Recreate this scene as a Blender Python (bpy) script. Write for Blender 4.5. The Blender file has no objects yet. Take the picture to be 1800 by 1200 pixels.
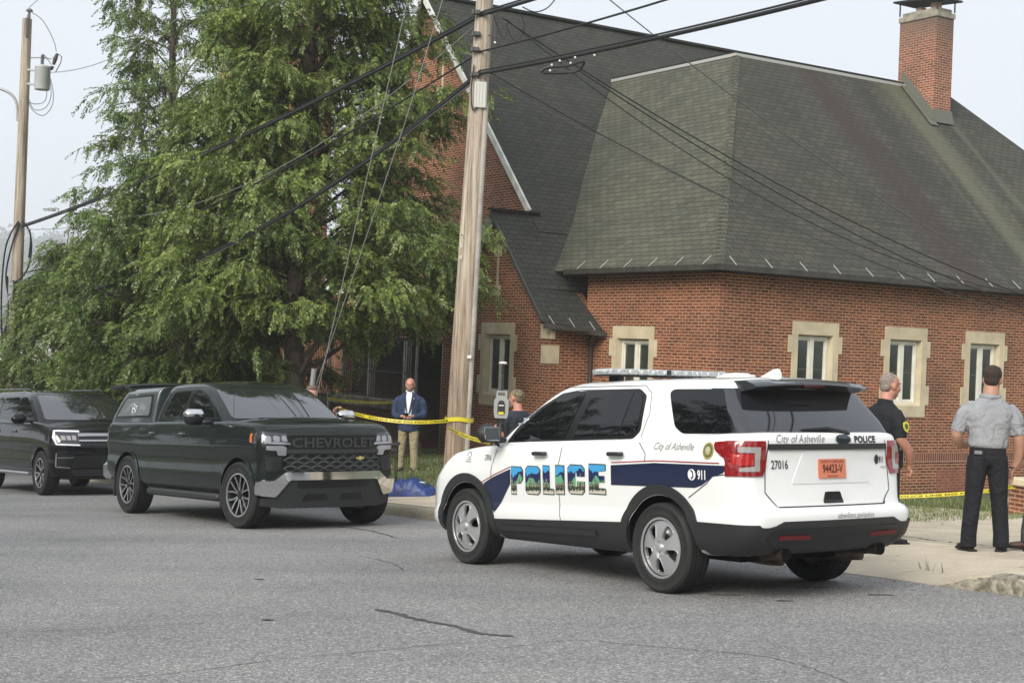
import bpy, bmesh, math, random
import numpy as np
from mathutils import Vector, Matrix
from mathutils.bvhtree import BVHTree
from mathutils.geometry import delaunay_2d_cdt
rad = math.radians
SC = bpy.context.scene
# ---------------------------------------------------------------- camera
cam_d = bpy.data.cameras.new("camera"); cam = bpy.data.objects.new("camera", cam_d)
SC.collection.objects.link(cam); SC.camera = cam
cam_d.lens = 52.0; cam_d.sensor_width = 36.0; cam_d.clip_end = 3000.0; cam_d.clip_start = 0.1
_r = rad(2.3); _p = math.atan(8 / 2600.)
_fw = Vector((0, math.cos(_p), math.sin(_p)))
_rt = Vector((math.cos(_r), 0, math.sin(_r))); _up = _rt.cross(_fw); _rt = _fw.cross(_up)
cam.matrix_world = Matrix(((_rt.x, _up.x, -_fw.x, 0), (_rt.y, _up.y, -_fw.y, 0), (_rt.z, _up.z, -_fw.z, 0), (0, 0, 0, 1)))
# ---------------------------------------------------------------- world, sun, exposure
SUN_EL, SUN_AZ = rad(34), rad(-150)      # sun behind the camera, a little to the left
wd = bpy.data.worlds.new("World"); SC.world = wd; wd.use_nodes = True
nt = wd.node_tree; nt.nodes.clear()
out = nt.nodes.new("ShaderNodeOutputWorld"); bg = nt.nodes.new("ShaderNodeBackground")
sky = nt.nodes.new("ShaderNodeTexSky"); sky.sky_type = 'NISHITA'; sky.sun_disc = False
sky.sun_elevation = SUN_EL; sky.sun_rotation = SUN_AZ; sky.dust_density = 6.0; sky.air_density = 1.0
hs = nt.nodes.new("ShaderNodeHueSaturation"); hs.inputs['Saturation'].default_value = 0.30
mixw = nt.nodes.new("ShaderNodeMix"); mixw.data_type = 'RGBA'; mixw.inputs[0].default_value = 0.82
mixw.inputs[7].default_value = (7.0, 7.5, 8.3, 1)     # high even cloud deck over the clear sky
bg.inputs['Strength'].default_value = 0.083
nt.links.new(sky.outputs[0], hs.inputs['Color']); nt.links.new(hs.outputs[0], mixw.inputs[6])
nt.links.new(mixw.outputs[2], bg.inputs[0]); nt.links.new(bg.outputs[0], out.inputs[0])
sl = bpy.data.lights.new("sun", 'SUN'); sl.energy = 2.4; sl.angle = rad(36); sl.color = (1.0, 0.94, 0.85)
so = bpy.data.objects.new("sun", sl); SC.collection.objects.link(so)
_sd = Vector((math.sin(-SUN_AZ) * math.cos(SUN_EL) * -1, math.cos(SUN_AZ) * math.cos(SUN_EL), math.sin(SUN_EL)))
so.rotation_euler = _sd.to_track_quat('Z', 'Y').to_euler()
SC.view_settings.view_transform = 'Standard'; SC.view_settings.look = 'None'
SC.view_settings.exposure = 0.75; SC.view_settings.gamma = 1.0
try: SC.cycles.volume_bounces = 2; SC.cycles.max_bounces = 8; SC.cycles.transparent_max_bounces = 8
except Exception: pass

# ---------------------------------------------------------------- helpers
def link(o, parent=None):
    SC.collection.objects.link(o)
    if parent is not None: o.parent = parent
    return o
def tag(o, label=None, cat=None, group=None, kind=None):
    if label: o['label'] = label
    if cat: o['category'] = cat
    if group: o['group'] = group
    if kind: o['kind'] = kind
    return o
def empty(name, M=None, parent=None):
    o = bpy.data.objects.new(name, None); o.empty_display_size = 0.2; link(o, parent)
    if M is not None: o.matrix_world = M
    return o
_mats = {}
def lk(t, a, b): t.links.new(a, b)
def mat(name, col=(.5, .5, .5), rough=.5, metal=0., coat=0., ior=1.5, var=0., vscale=3., bump=0., bscale=40., coatr=.03, spec=.5, var2=None, cior=1.5):
    if name in _mats: return _mats[name]
    m = bpy.data.materials.new(name); m.use_nodes = True; _mats[name] = m
    t = m.node_tree; b = t.nodes['Principled BSDF']
    b.inputs['Base Color'].default_value = (*col, 1); b.inputs['Roughness'].default_value = rough
    b.inputs['Metallic'].default_value = metal; b.inputs['Coat Weight'].default_value = coat
    b.inputs['Coat Roughness'].default_value = coatr; b.inputs['Coat IOR'].default_value = cior; b.inputs['IOR'].default_value = ior
    b.inputs['Specular IOR Level'].default_value = spec
    tc = t.nodes.new('ShaderNodeTexCoord')
    if var > 0:
        n = t.nodes.new('ShaderNodeTexNoise'); n.inputs['Scale'].default_value = vscale; n.inputs['Detail'].default_value = 6
        lk(t, tc.outputs['Object'], n.inputs['Vector'])
        r = t.nodes.new('ShaderNodeValToRGB'); lk(t, n.outputs['Fac'], r.inputs[0])
        c2 = var2 if var2 else tuple(min(1, c * (1 + var)) for c in col)
        r.color_ramp.elements[0].position = .35; r.color_ramp.elements[1].position = .65
        r.color_ramp.elements[0].color = (*[c * (1 - var) for c in col], 1) if not var2 else (*col, 1)
        r.color_ramp.elements[1].color = (*c2, 1)
        lk(t, r.outputs[0], b.inputs['Base Color'])
    if bump > 0:
        n = t.nodes.new('ShaderNodeTexNoise'); n.inputs['Scale'].default_value = bscale; n.inputs['Detail'].default_value = 4
        lk(t, tc.outputs['Object'], n.inputs['Vector'])
        bp = t.nodes.new('ShaderNodeBump'); bp.inputs['Strength'].default_value = bump; bp.inputs['Distance'].default_value = .02
        lk(t, n.outputs['Fac'], bp.inputs['Height']); lk(t, bp.outputs[0], b.inputs['Normal'])
    return m

class MB:
    def __init__(s): s.v = []; s.f = []; s.fm = []; s.cm = 0; s.uv = None
    def add(s, vs, fs, mi=None):
        n = len(s.v); s.v += [tuple(map(float, v)) for v in vs]
        s.f += [tuple(i + n for i in f) for f in fs]; s.fm += [s.cm if mi is None else mi] * len(fs); return s
    def box(s, c, d, R=None, mi=None, bev=0.):
        x, y, z = [q / 2 for q in d]
        if bev > 0:
            b = min(bev, x * .9, y * .9, z * .9); pts = []
            for zz, k in ((-z, 1), (-z + b, 0), (z - b, 0), (z, 1)):
                e = b * k
                for (px, py) in ((x - e, y - b), (x - b, y - e), (-x + b, y - e), (-x + e, y - b), (-x + e, -y + b), (-x + b, -y + e), (x - b, -y + e), (x - e, -y + b)):
                    pts.append((px, py, zz))
            fs = [tuple(range(7, -1, -1)), tuple(range(24, 32))]
            for k in range(3):
                for i in range(8): j = (i + 1) % 8; fs.append((k * 8 + i, k * 8 + j, k * 8 + 8 + j, k * 8 + 8 + i))
        else:
            pts = [(i * x, j * y, k * z) for k in (-1, 1) for j in (-1, 1) for i in (-1, 1)]
            fs = [(0, 2, 3, 1), (4, 5, 7, 6), (0, 1, 5, 4), (2, 6, 7, 3), (0, 4, 6, 2), (1, 3, 7, 5)]
        M = R if R is not None else Matrix.Identity(3)
        return s.add([M @ Vector(p) + Vector(c) for p in pts], fs, mi)
    def tube(s, path, r, n=10, cap=True, mi=None, closed=False):
        P = [Vector(p) for p in path]; m = len(P)
        rr = [r] * m if not hasattr(r, '__len__') else list(r)
        T0 = (P[1] - P[0]).normalized(); a = Vector((0, 0, 1)) if abs(T0.z) < .9 else Vector((1, 0, 0))
        u = T0.cross(a).normalized(); vs = []
        for i in range(m):
            if closed: T = P[(i + 1) % m] - P[i - 1]
            else: T = P[min(i + 1, m - 1)] - P[max(i - 1, 0)]
            T = T.normalized() if T.length > 1e-9 else T0
            u = (u - T * u.dot(T)); u = u.normalized() if u.length > 1e-6 else T.orthogonal().normalized()
            w = T.cross(u); q = rr[i]; q = q if hasattr(q, '__len__') else (q, q)
            for k in range(n):
                an = 2 * math.pi * k / n; vs.append(P[i] + u * (q[0] * math.cos(an)) + w * (q[1] * math.sin(an)))
        fs = []
        for i in range(m if closed else m - 1):
            i2 = (i + 1) % m
            for k in range(n): k2 = (k + 1) % n; fs.append((i * n + k, i * n + k2, i2 * n + k2, i2 * n + k))
        if cap and not closed: fs += [tuple(range(n - 1, -1, -1)), tuple(range((m - 1) * n, m * n))]
        return s.add(vs, fs, mi)
    def lathe(s, prof, c=(0, 0, 0), axis='z', n=32, mi=None, cap=False):
        vs = []
        for (r, h) in prof:
            for k in range(n):
                a = 2 * math.pi * k / n; x, y = r * math.cos(a), r * math.sin(a)
                p = (x, y, h) if axis == 'z' else ((x, h, y) if axis == 'y' else (h, x, y))
                vs.append((p[0] + c[0], p[1] + c[1], p[2] + c[2]))
        fs = [(i * n + k, i * n + (k + 1) % n, (i + 1) * n + (k + 1) % n, (i + 1) * n + k) for i in range(len(prof) - 1) for k in range(n)]
        if cap: fs += [tuple(range(n)), tuple(range((len(prof) - 1) * n, len(prof) * n))]
        return s.add(vs, fs, mi)
    def ball(s, c, r, n=12, m=8, mi=None, M=None):
        r = r if hasattr(r, '__len__') else (r, r, r); vs = []
        for i in range(m + 1):
            t = math.pi * i / m
            for k in range(n):
                a = 2 * math.pi * k / n
                p = Vector((math.sin(t) * math.cos(a) * r[0], math.sin(t) * math.sin(a) * r[1], math.cos(t) * r[2]))
                if M: p = M @ p
                vs.append(p + Vector(c))
        return s.add(vs, [(i * n + k, (i + 1) * n + k, (i + 1) * n + (k + 1) % n, i * n + (k + 1) % n) for i in range(m) for k in range(n)], mi)
    def prism(s, poly, fn, d0, d1, holes=(), res=None, mi=None):
        """extrude a 2-D outline (with holes): fn(a,b,d) -> xyz"""
        vs, ts = cdt(poly, holes, res); n = len(vs)
        s.add([fn(a, b, d1) for a, b in vs], ts, mi); s.add([fn(a, b, d0) for a, b in vs], [t[::-1] for t in ts], mi)
        for lp in [poly] + list(holes):
            m = len(lp); s.add([fn(a, b, d0) for a, b in lp] + [fn(a, b, d1) for a, b in lp], [(i, (i + 1) % m, m + (i + 1) % m, m + i) for i in range(m)], mi)
        return s
    def build(s, name, mats, parent=None, smooth=None, uv=False, M=None, fix=True, weld=0.):
        me = bpy.data.meshes.new(name); me.from_pydata(s.v, [], s.f); mats = mats if isinstance(mats, (list, tuple)) else [mats]
        for m in mats: me.materials.append(m)
        if len(mats) > 1 and s.fm: me.polygons.foreach_set('material_index', np.array(s.fm, dtype=np.int32))
        if fix or weld:
            bm = bmesh.new(); bm.from_mesh(me)
            if weld: bmesh.ops.remove_doubles(bm, verts=bm.verts, dist=weld)
            if fix: bmesh.ops.recalc_face_normals(bm, faces=bm.faces)
            bm.to_mesh(me); bm.free()
        finish(me, smooth)
        if uv: auto_uv(me)
        o = bpy.data.objects.new(name, me); link(o, parent)
        if M is not None: o.matrix_world = M
        return o
def finish(me, smooth):
    if smooth:
        me.polygons.foreach_set('use_smooth', [True] * len(me.polygons))
        try: me.set_sharp_from_angle(angle=rad(smooth))
        except Exception: pass
    me.update()
def auto_uv(me):
    uvl = me.uv_layers.new(name='uv')
    for p in me.polygons:
        n = p.normal
        if abs(n.z) > .999: t = Vector((1, 0, 0)); v = Vector((0, 1, 0))
        else: t = Vector((0, 0, 1)).cross(n).normalized(); v = n.cross(t)
        for li in p.loop_indices:
            co = me.vertices[me.loops[li].vertex_index].co; uvl.data[li].uv = (co.dot(t), co.dot(v))
def inpoly(x, y, P):
    c = False; n = len(P); j = n - 1
    for i in range(n):
        xi, yi = P[i]; xj, yj = P[j]
        if (yi > y) != (yj > y) and x < (xj - xi) * (y - yi) / (yj - yi) + xi: c = not c
        j = i
    return c
def dens(P, res):
    o = []; n = len(P)
    for i in range(n):
        a, b = P[i], P[(i + 1) % n]; k = max(1, int(math.ceil(math.dist(a, b) / res)))
        o += [(a[0] + (b[0] - a[0]) * j / k, a[1] + (b[1] - a[1]) * j / k) for j in range(k)]
    return o
def cdt(poly, holes=(), res=None):
    loops = [list(poly)] + [list(h) for h in holes]
    if res: loops = [dens(l, res) for l in loops]
    pts = []; fl = []; ed = []
    for l in loops:
        n0 = len(pts); pts += [Vector(p) for p in l]; idx = list(range(n0, len(pts)))
        ed += [(idx[i], idx[(i + 1) % len(idx)]) for i in range(len(idx))]
        if not fl: fl.append(idx)
    if res:
        xs = [p[0] for p in poly]; ys = [p[1] for p in poly]
        x = min(xs) + res * .5
        while x < max(xs):
            y = min(ys) + res * .5
            while y < max(ys):
                if inpoly(x, y, loops[0]) and not any(inpoly(x, y, h) for h in loops[1:]): pts.append(Vector((x, y)))
                y += res
            x += res
    V, E, Fc, *_ = delaunay_2d_cdt(pts, ed, fl, 1, 1e-6)
    tr = []
    for f in Fc:
        cx = sum(V[i][0] for i in f) / len(f); cy = sum(V[i][1] for i in f) / len(f)
        if inpoly(cx, cy, loops[0]) and not any(inpoly(cx, cy, h) for h in loops[1:]): tr.append(tuple(f))
    return [(v[0], v[1]) for v in V], tr
def rpoly(P, r, n=4):
    """round the corners of an outline"""
    o = []; m = len(P)
    for i in range(m):
        a, b, c = Vector(P[i - 1]), Vector(P[i]), Vector(P[(i + 1) % m])
        q = r[i] if hasattr(r, '__len__') else r
        d1 = min(q, (a - b).length * .45); d2 = min(q, (c - b).length * .45)
        if q <= 0: o.append(tuple(b)); continue
        p1 = b + (a - b).normalized() * d1; p2 = b + (c - b).normalized() * d2
        for k in range(n + 1):
            t = k / n; p = p1 * (1 - t) ** 2 + b * 2 * t * (1 - t) + p2 * t * t; o.append((p.x, p.y))
    return o
def smooth_path(P, k=6, closed=False):
    P = [Vector(p) for p in P]; o = []; m = len(P)
    for i in range(m if closed else m - 1):
        if closed: p0, p1, p2, p3 = P[i - 1], P[i], P[(i + 1) % m], P[(i + 2) % m]
        else: p0, p1, p2, p3 = P[max(i - 1, 0)], P[i], P[i + 1], P[min(i + 2, m - 1)]
        for j in range(k):
            t = j / k; o.append(.5 * ((2 * p1) + (p2 - p0) * t + (2 * p0 - 5 * p1 + 4 * p2 - p3) * t * t + (3 * p1 - p0 - 3 * p2 + p3) * t ** 3))
    if not closed: o.append(P[-1])
    return o
class Shell:
    """conforming patches laid on a shell: windows, lamps, trim and lettering that follow the body"""
    def __init__(s, obs):
        v = []; f = []
        for me in obs:
            n = len(v); v += [x.co.copy() for x in me.vertices]; f += [[i + n for i in p.vertices] for p in me.polygons]
        s.b = BVHTree.FromPolygons(v, f)
    def hit(s, a, b, ax):
        d = {'y+': ((a, 4, b), (0, -1, 0)), 'y-': ((a, -4, b), (0, 1, 0)), 'x-': ((-6, a, b), (1, 0, 0)), 'x+': ((6, a, b), (-1, 0, 0)), 'z': ((a, b, 6), (0, 0, -1))}[ax]
        h, n, i, dist = s.b.ray_cast(Vector(d[0]), Vector(d[1]))
        return (h, n, -Vector(d[1])) if h is not None else None
    def patch(s, mb, poly, ax, off=.003, holes=(), res=.06, skirt=.012, mi=None, verts=None, tris=None):
        if verts is None: verts, tris = cdt(poly, holes, res)
        H = []; last = None
        for a, b in verts:
            h = s.hit(a, b, ax)
            if h is None and last is not None:
                q = s.b.find_nearest(Vector({'y': (a, last[0].y, b), 'x': (last[0].x, a, b), 'z': (a, b, last[0].z)}[ax[0]])); h = (q[0], last[1], last[2])
            H.append(h); last = h or last
        H = [h or last for h in H]
        if H[0] is None: return mb
        P = [h[0] + (h[1].normalized() if h[1].dot(h[2]) > .15 else h[2]) * off for h in H]
        n = len(P)
        cnt = {}
        for t in tris:
            for i in range(len(t)):
                e = (t[i], t[(i + 1) % len(t)]); cnt[e] = 1
        bd = [e for e in cnt if (e[1], e[0]) not in cnt]
        fs = list(tris); vs = list(P)
        if skirt:
            vs += [p - h[2] * skirt for p, h in zip(P, H)]
            fs += [(a, b, b + n, a + n) for a, b in bd]
        return mb.add(vs, fs, mi)
    def strip(s, mb, line, ax, w=.008, off=.002, mi=None, res=.05):
        L = [Vector(p) for p in line]; pts = []
        for a, b in zip(L, L[1:]):
            k = max(1, int((b - a).length / res)); pts += [a + (b - a) * j / k for j in range(k)]
        pts.append(L[-1]); vs = []; fs = []
        for i, p in enumerate(pts):
            t = (pts[min(i + 1, len(pts) - 1)] - pts[max(i - 1, 0)]).normalized(); nn = Vector((-t.y, t.x)) * w / 2
            vs += [(p + nn)[:], (p - nn)[:]]
        fs = [(2 * i, 2 * i + 1, 2 * i + 3, 2 * i + 2) for i in range(len(pts) - 1)]
        return s.patch(mb, None, ax, off, skirt=0, mi=mi, verts=vs, tris=fs)
def text2d(body, size, shear=0., bold=0., sx=1., align='LEFT', space=1.):
    cu = bpy.data.curves.new('t', 'FONT'); cu.body = body; cu.size = size; cu.shear = shear; cu.offset = bold; cu.align_x = align
    cu.space_character = space; cu.resolution_u = 3
    o = bpy.data.objects.new('t', cu); SC.collection.objects.link(o)
    dg = bpy.context.evaluated_depsgraph_get(); me = bpy.data.meshes.new_from_object(o.evaluated_get(dg))
    v = [(p.co.x * sx, p.co.y) for p in me.vertices]; f = [tuple(p.vertices) for p in me.polygons]
    bpy.data.objects.remove(o); bpy.data.curves.remove(cu); bpy.data.meshes.remove(me)
    return v, f
def lay_text(sh, mb, body, size, a0, b0, ax, flip=False, rot=0., off=.004, **k):
    v, f = text2d(body, size, **k); sg = -1 if flip else 1; c, s_ = math.cos(rot), math.sin(rot)
    v = [(a0 + sg * (x * c - y * s_), b0 + x * s_ + y * c) for x, y in v]
    return sh.patch(mb, None, ax, off, skirt=0, verts=v, tris=f)
def baked(o, mods=()):
    """evaluate the modifiers of an object into a plain mesh"""
    dg = bpy.context.evaluated_depsgraph_get(); dg.update()
    me = bpy.data.meshes.new_from_object(o.evaluated_get(dg)); o.modifiers.clear(); o.data = me; return me
def proto(o, parent, M=None, name=None):
    c = o.copy(); SC.collection.objects.link(c); c.parent = parent
    if M is not None: c.matrix_local = M
    return c

# street frame: s runs down the street away from the camera, p to the right of the parked cars' street side
SA = rad(125); SD = Vector((math.cos(SA), math.sin(SA), 0)); SN = Vector((SD.y, -SD.x, 0)); SO = Vector((1.304, 12.0, 0))
GR = -.061
def sp(x, y): return (x - SO.x) * SD.x + (y - SO.y) * SD.y, (x - SO.x) * SN.x + (y - SO.y) * SN.y
def xy(s, p): q = SO + SD * s + SN * p; return q.x, q.y
def sm(a, b, x): t = min(1, max(0, (x - a) / (b - a))); return t * t * (3 - 2 * t)
def plane(s):
    return -1.95 + GR * s if -40 < s < 70 else (-1.95 + GR * 70 - .03 * (s - 70) if s >= 70 else -1.95 + GR * -40 + .02 * (-40 - s))
def kp(s): return min(3.2, max(2.1, 2.33 + .07 * (s + 1.2)))     # kerb face
def hgt(s, p, road=False):
    x, y = xy(s, p); z = plane(s); k = kp(s)
    if p < k: return z
    q = p - k + 2.6
    w = 1 - sm(0, 5, x)
    fl = np.interp(q, (2.6, 4.7, 7.1, 10, 60), (.15, .21, .44, .52, .5)); fr = np.interp(q, (2.6, 5, 11, 13, 18, 60), (.12, .1, 0, -.1, -.24, -.4))
    return z + fl * w + fr * (1 - w)
def gz(x, y): s, p = sp(x, y); return hgt(s, p)
# ================================================================ vehicles
PAINTW = mat('white_paint', (.78, .79, .78), .35, coat=1., coatr=.04)
PAINTG = mat('dark_green_paint', (.0035, .0075, .0062), .5, coat=1., ior=1.5, coatr=.02, spec=.15, cior=1.36)
PAINTB = mat('black_paint', (.0015, .0015, .002), .5, coat=1., ior=1.5, coatr=.02, spec=.15, cior=1.36)
GLASS = mat('dark_glass', (.004, .005, .006), .02, ior=1.5, spec=.5)
GLASSW = mat('windscreen_glass', (.02, .022, .024), .03, ior=2.5, spec=.5)
BLKPL = mat('black_plastic', (.018, .018, .019), .55, bump=.15, bscale=300)
TRIM = mat('black_trim', (.008, .008, .009), .3)
RUB = mat('tyre_rubber', (.014, .014, .014), .75, bump=.2, bscale=90, var=.3, vscale=8)
DARKW = mat('wheel_well', (.006, .006, .006), .95, spec=.1)
CHROME = mat('chrome', (.72, .72, .72), .08, metal=1.)
ALU = mat('painted_alloy', (.55, .55, .56), .34, metal=.7)
ALUD = mat('dark_alloy', (.05, .05, .055), .3, metal=.7)
MACH = mat('machined_alloy', (.5, .5, .5), .22, metal=.95)
NAVY = mat('navy_vinyl', (.008, .014, .048), .4, coat=.4)
REDV = mat('red_vinyl', (.28, .02, .035), .4, coat=.4)
WHV = mat('white_vinyl', (.8, .8, .8), .4)
GREYV = mat('grey_vinyl', (.22, .22, .23), .4)
INK = mat('black_vinyl', (.012, .012, .015), .4)
SEAM = mat('panel_gap', (.03, .03, .03), .8)
REDL = mat('red_lens', (.22, .006, .008), .12, coat=1.)
CLRL = mat('clear_lens', (.33, .31, .30), .12, coat=1.)
LAMPD = mat('lamp_bezel', (.04, .04, .045), .15, metal=.4, coat=1.)
AMBER = mat('amber_lens', (.75, .16, .02), .15, coat=1.)
RUST = mat('rusty_exhaust', (.055, .038, .028), .6, metal=.5, var=.4, vscale=12)

def ring(xr, xf, w, rr, rf, br=0., bf=0., ns=26, nc=7, nf=10, barrel=.02, pe=2.3):
    half = []
    def sw(x): t = (x - (xr + xf) / 2) / ((xf - xr) / 2); return w * (1 - barrel * t * t)
    x0, x1 = xr + rr, xf - rf
    for i in range(ns + 1):
        x = x0 + (x1 - x0) * i / ns; half.append((x, sw(x), 0))
    for i in range(1, nc + 1):
        t = math.pi / 2 * i / nc; c, s_ = abs(math.cos(t)) ** (2 / pe), math.sin(t) ** (2 / pe)
        half.append((x1 + rf * s_, sw(x1) - rf * .9 * (1 - c), 1))
    yf = half[-1][1]
    for i in range(1, nf + 1): half.append((xf, yf * (1 - i / nf), 1))
    re = []
    for i in range(1, nc + 1):
        t = math.pi / 2 * i / nc; c, s_ = abs(math.cos(t)) ** (2 / pe), math.sin(t) ** (2 / pe)
        re.append((x0 - rr * s_, sw(x0) - rr * .9 * (1 - c), -1))
    yr = re[-1][1]
    for i in range(1, nf + 1): re.append((xr, yr * (1 - i / nf), -1))
    h = re[::-1] + half
    h = [(x + (bf if k > 0 else -br) * (1 - (y / w) ** 2) * (1 if k else 0), y) for x, y, k in h]
    return h + [(x, -y) for x, y in h[1:-1][::-1]]
def ringloft(levels, zf, top=6, crown=0., bottom=True, mb=None, zc=None):
    """levels: (t, ring-kwargs); zf(x, y, t) -> z"""
    mb = mb or MB(); vs = []; R = []
    for t, kw in levels:
        r = ring(**kw); R.append(r); vs += [(x, y, zf(x, y, t)) for x, y in r]
    n = len(R[0]); fs = []
    kw = levels[-1][1]; L = R[-1]; a, b = kw['xr'] + kw['rr'] * 1.2, kw['xf'] - kw['rf'] * 1.2; w = kw['w']
    for j in range(1, top + 1):
        k = 1 - j / top
        for x, y in L:
            xc = min(b, max(a, x)); px, py = xc + (x - xc) * k, y * k
            vs.append((px, py, zf(px, py, levels[-1][0]) + crown * (1 - k * k)))
    nr = len(levels) + top
    for i in range(nr - 1):
        for k in range(n): k2 = (k + 1) % n; fs.append((i * n + k, i * n + k2, (i + 1) * n + k2, (i + 1) * n + k))
    if bottom: fs.append(tuple(range(n - 1, -1, -1)))
    return mb.add(vs, fs)
def offset_cols(me, n, i0, i1, fk, off):
    me.update(); N = me.vertex_normals; mb = MB(); ids = {}
    def vid(i):
        if i not in ids: ids[i] = len(mb.v); mb.v.append(tuple(me.vertices[i].co + N[i].vector * off))
        return ids[i]
    for i in range(i0, i1):
        for k in range(n):
            if fk(k) and fk((k + 1) % n): mb.f.append((vid(i * n + k), vid(i * n + (k + 1) % n), vid((i + 1) * n + (k + 1) % n), vid((i + 1) * n + k))); mb.fm.append(0)
    return mb
def cut(o, axles, r, w, smooth=35):
    """open the four wheel arches in a closed shell"""
    for x, zc in axles:
        for sg in (1, -1):
            c = MB(); P = [(x + r * math.cos(math.pi * k / 28), zc + r * math.sin(math.pi * k / 28)) for k in range(29)]
            P += [(x - r, zc - .6), (x + r, zc - .6)]
            c.prism(P, lambda a, b, d: (a, d, b), sg * (w - .40), sg * (w + .3))
            c = c.build('cutter', DARKW, o.parent); old = o.data
            for k in range(8):
                c.location = (.0037 * k, 0, .0023 * k); m = o.modifiers.new('b', 'BOOLEAN'); m.object = c; m.operation = 'DIFFERENCE'; m.solver = 'EXACT' if k < 6 else 'FAST'
                baked(o)
                if len(o.data.vertices) > len(old.vertices): break
                o.data = old
            else: print('ARCH CUT FAILED', o.parent.name, x, sg)
            bpy.data.objects.remove(c)
    me = o.data
    for p in me.polygons:
        p.use_smooth = True
        for x, zc in axles:
            if all(math.hypot(me.vertices[i].co.x - x, max(0, me.vertices[i].co.z - zc)) < r + .02 and abs(me.vertices[i].co.y) > w - .41 for i in p.vertices) and math.hypot(p.center.x - x, max(0, p.center.z - zc)) < r + .02:
                if abs(p.normal.y) < .3 or abs(p.center.y) < w - .38: p.material_index = 1
    try: me.set_sharp_from_angle(angle=rad(smooth))
    except Exception: pass
def wheel(kind, R, w, rr, parent, pos, side, turn=0.):
    """outer face towards +y of the wheel's own frame"""
    o = empty('wheel', None, parent)
    o.matrix_local = Matrix.Translation(pos) @ Matrix.Rotation(rad(turn) + (0 if side > 0 else math.pi), 4, 'Z')
    key = (kind, R)
    if key not in _wh:
        h = w / 2; mb = MB()
        mb.lathe([(rr, -h * .8), (rr + .02, -h * .95), (R * .9, -h), (R * .97, -h * .88), (R, -h * .7)], axis='y', n=56)
        gr = [-.62, -.3, .02, .34, .66]; pr = [(R, -h * .7)]
        for g in gr: pr += [(R, h * (g - .05)), (R - .009, h * (g - .04)), (R - .009, h * (g + .04)), (R, h * (g + .05))]
        mb.lathe(pr + [(R, h * .75), (R * .975, h * .9), (R * .93, h * 1.0), (R * .9, h * 1.0), (R * .895, h * .99), (rr + .035, h * .98), (rr + .03, h * 1.0), (rr + .008, h * .97), (rr, h * .86), (rr - .004, h * .7)], axis='y', n=56)
        ty = mb.build('tyre', [RUB], smooth=35); b = MB()
        b.lathe([(rr + .004, h * .88), (rr - .012, h * .9), (rr - .022, h * .8), (rr - .035, h * .3), (rr - .05, -h * .6), (.05, -h * .6)], axis='y', n=48, mi=1)
        b.lathe([(rr * .62, h * .1), (rr * .62, h * .05), (.06, h * .05)], axis='y', n=32, mi=2)      # brake disc
        b.lathe([(rr + .004, h * .86), (rr + .002, h * .92), (rr - .014, h * .93), (rr - .016, h * .86)], axis='y', n=48, mi=0)
        def F(a, c, d): return (a, d, c)
        if kind == 'police':
            outer = [((rr - .008) * math.cos(2 * math.pi * k / 60), (rr - .008) * math.sin(2 * math.pi * k / 60)) for k in range(60)]
            hs_ = []
            for k in range(5):
                a0 = math.pi / 2 + 2 * math.pi * k / 5 + .25; ho = []
                for rq, da in ((.36, -.17), (.44, -.24), (.70, -.285), (.82, -.20), (.82, .20), (.70, .285), (.44, .24), (.36, .17)):
                    ho.append((rr * rq * math.cos(a0 + da), rr * rq * math.sin(a0 + da)))
                hs_.append(rpoly(ho, .02, 3))
            dome = lambda a, c, d: (a, d - .035 * (math.hypot(a, c) / rr) ** 3 + .012 * math.cos(min(1.5, math.hypot(a, c) / rr * 2)) - (.018 if math.hypot(a, c) < rr * .2 else 0), c)
            b.prism(outer, dome, h * .78, h * .98, hs_, .035, mi=0)
            for ho in hs_:
                cx = sum(p[0] for p in ho) / len(ho); cy = sum(p[1] for p in ho) / len(ho); n = len(ho)
                big = [(cx + (p[0] - cx) * 1.16, cy + (p[1] - cy) * 1.13) for p in ho]
                b.add([dome(p[0], p[1], h * .985) for p in big] + [dome(p[0], p[1], h * .985 + .006) for p in [(cx + (q[0] - cx) * 1.08, cy + (q[1] - cy) * 1.06) for q in ho]] + [dome(p[0], p[1], h * .93) for p in ho],
                      [(i, (i + 1) % n, n + (i + 1) % n, n + i) for i in range(n)] + [(n + i, n + (i + 1) % n, 2 * n + (i + 1) % n, 2 * n + i) for i in range(n)], 0)
            b.lathe([(.001, h * .93 + .028), (.028, h * .93 + .026), (.036, h * .93 + .012), (.04, h * .9)], axis='y', n=20, mi=0)
        else:
            N_ = 6 if kind == 'truck' else 5
            for k in range(N_):
                a0 = 2 * math.pi * k / N_ + .3
                for sgn in (-1, 1):
                    c0, c1, c2 = a0 + sgn * .10, a0 + sgn * .17, a0 + sgn * .30
                    P = [(.045, c0 - .3), (.045, c0 + .3), (rr * .5, c1 + .09), (rr - .012, c2 + .055), (rr - .012, c2 - .06), (rr * .5, c1 - .10)]
                    P = [(q * math.cos(a), q * math.sin(a)) for q, a in P]
                    b.prism(P, lambda a, c, d: (a, d - .03 * (1 - math.hypot(a, c) / rr), c), h * .60, h * .86, mi=3 if kind == 'truck' else 1)
                    P2 = [(sum(p[0] for p in P) / 6 + (p[0] - sum(p[0] for p in P) / 6) * .86, sum(p[1] for p in P) / 6 + (p[1] - sum(p[1] for p in P) / 6) * .86) for p in P]
                    b.prism(P2, lambda a, c, d: (a, d - .03 * (1 - math.hypot(a, c) / rr), c), h * .86, h * .885, mi=4)
            b.lathe([(.001, h * .80), (.038, h * .79), (.042, h * .72), (.06, h * .66), (.065, h * .5)], axis='y', n=20, mi=1)
        rm = b.build('rim', [ALU, ALUD, MACH, ALUD, MACH if kind == 'truck' else ALU], smooth=30)
        _wh[key] = (ty.data, rm.data)
        for q in (ty, rm): bpy.data.objects.remove(q)
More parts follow.
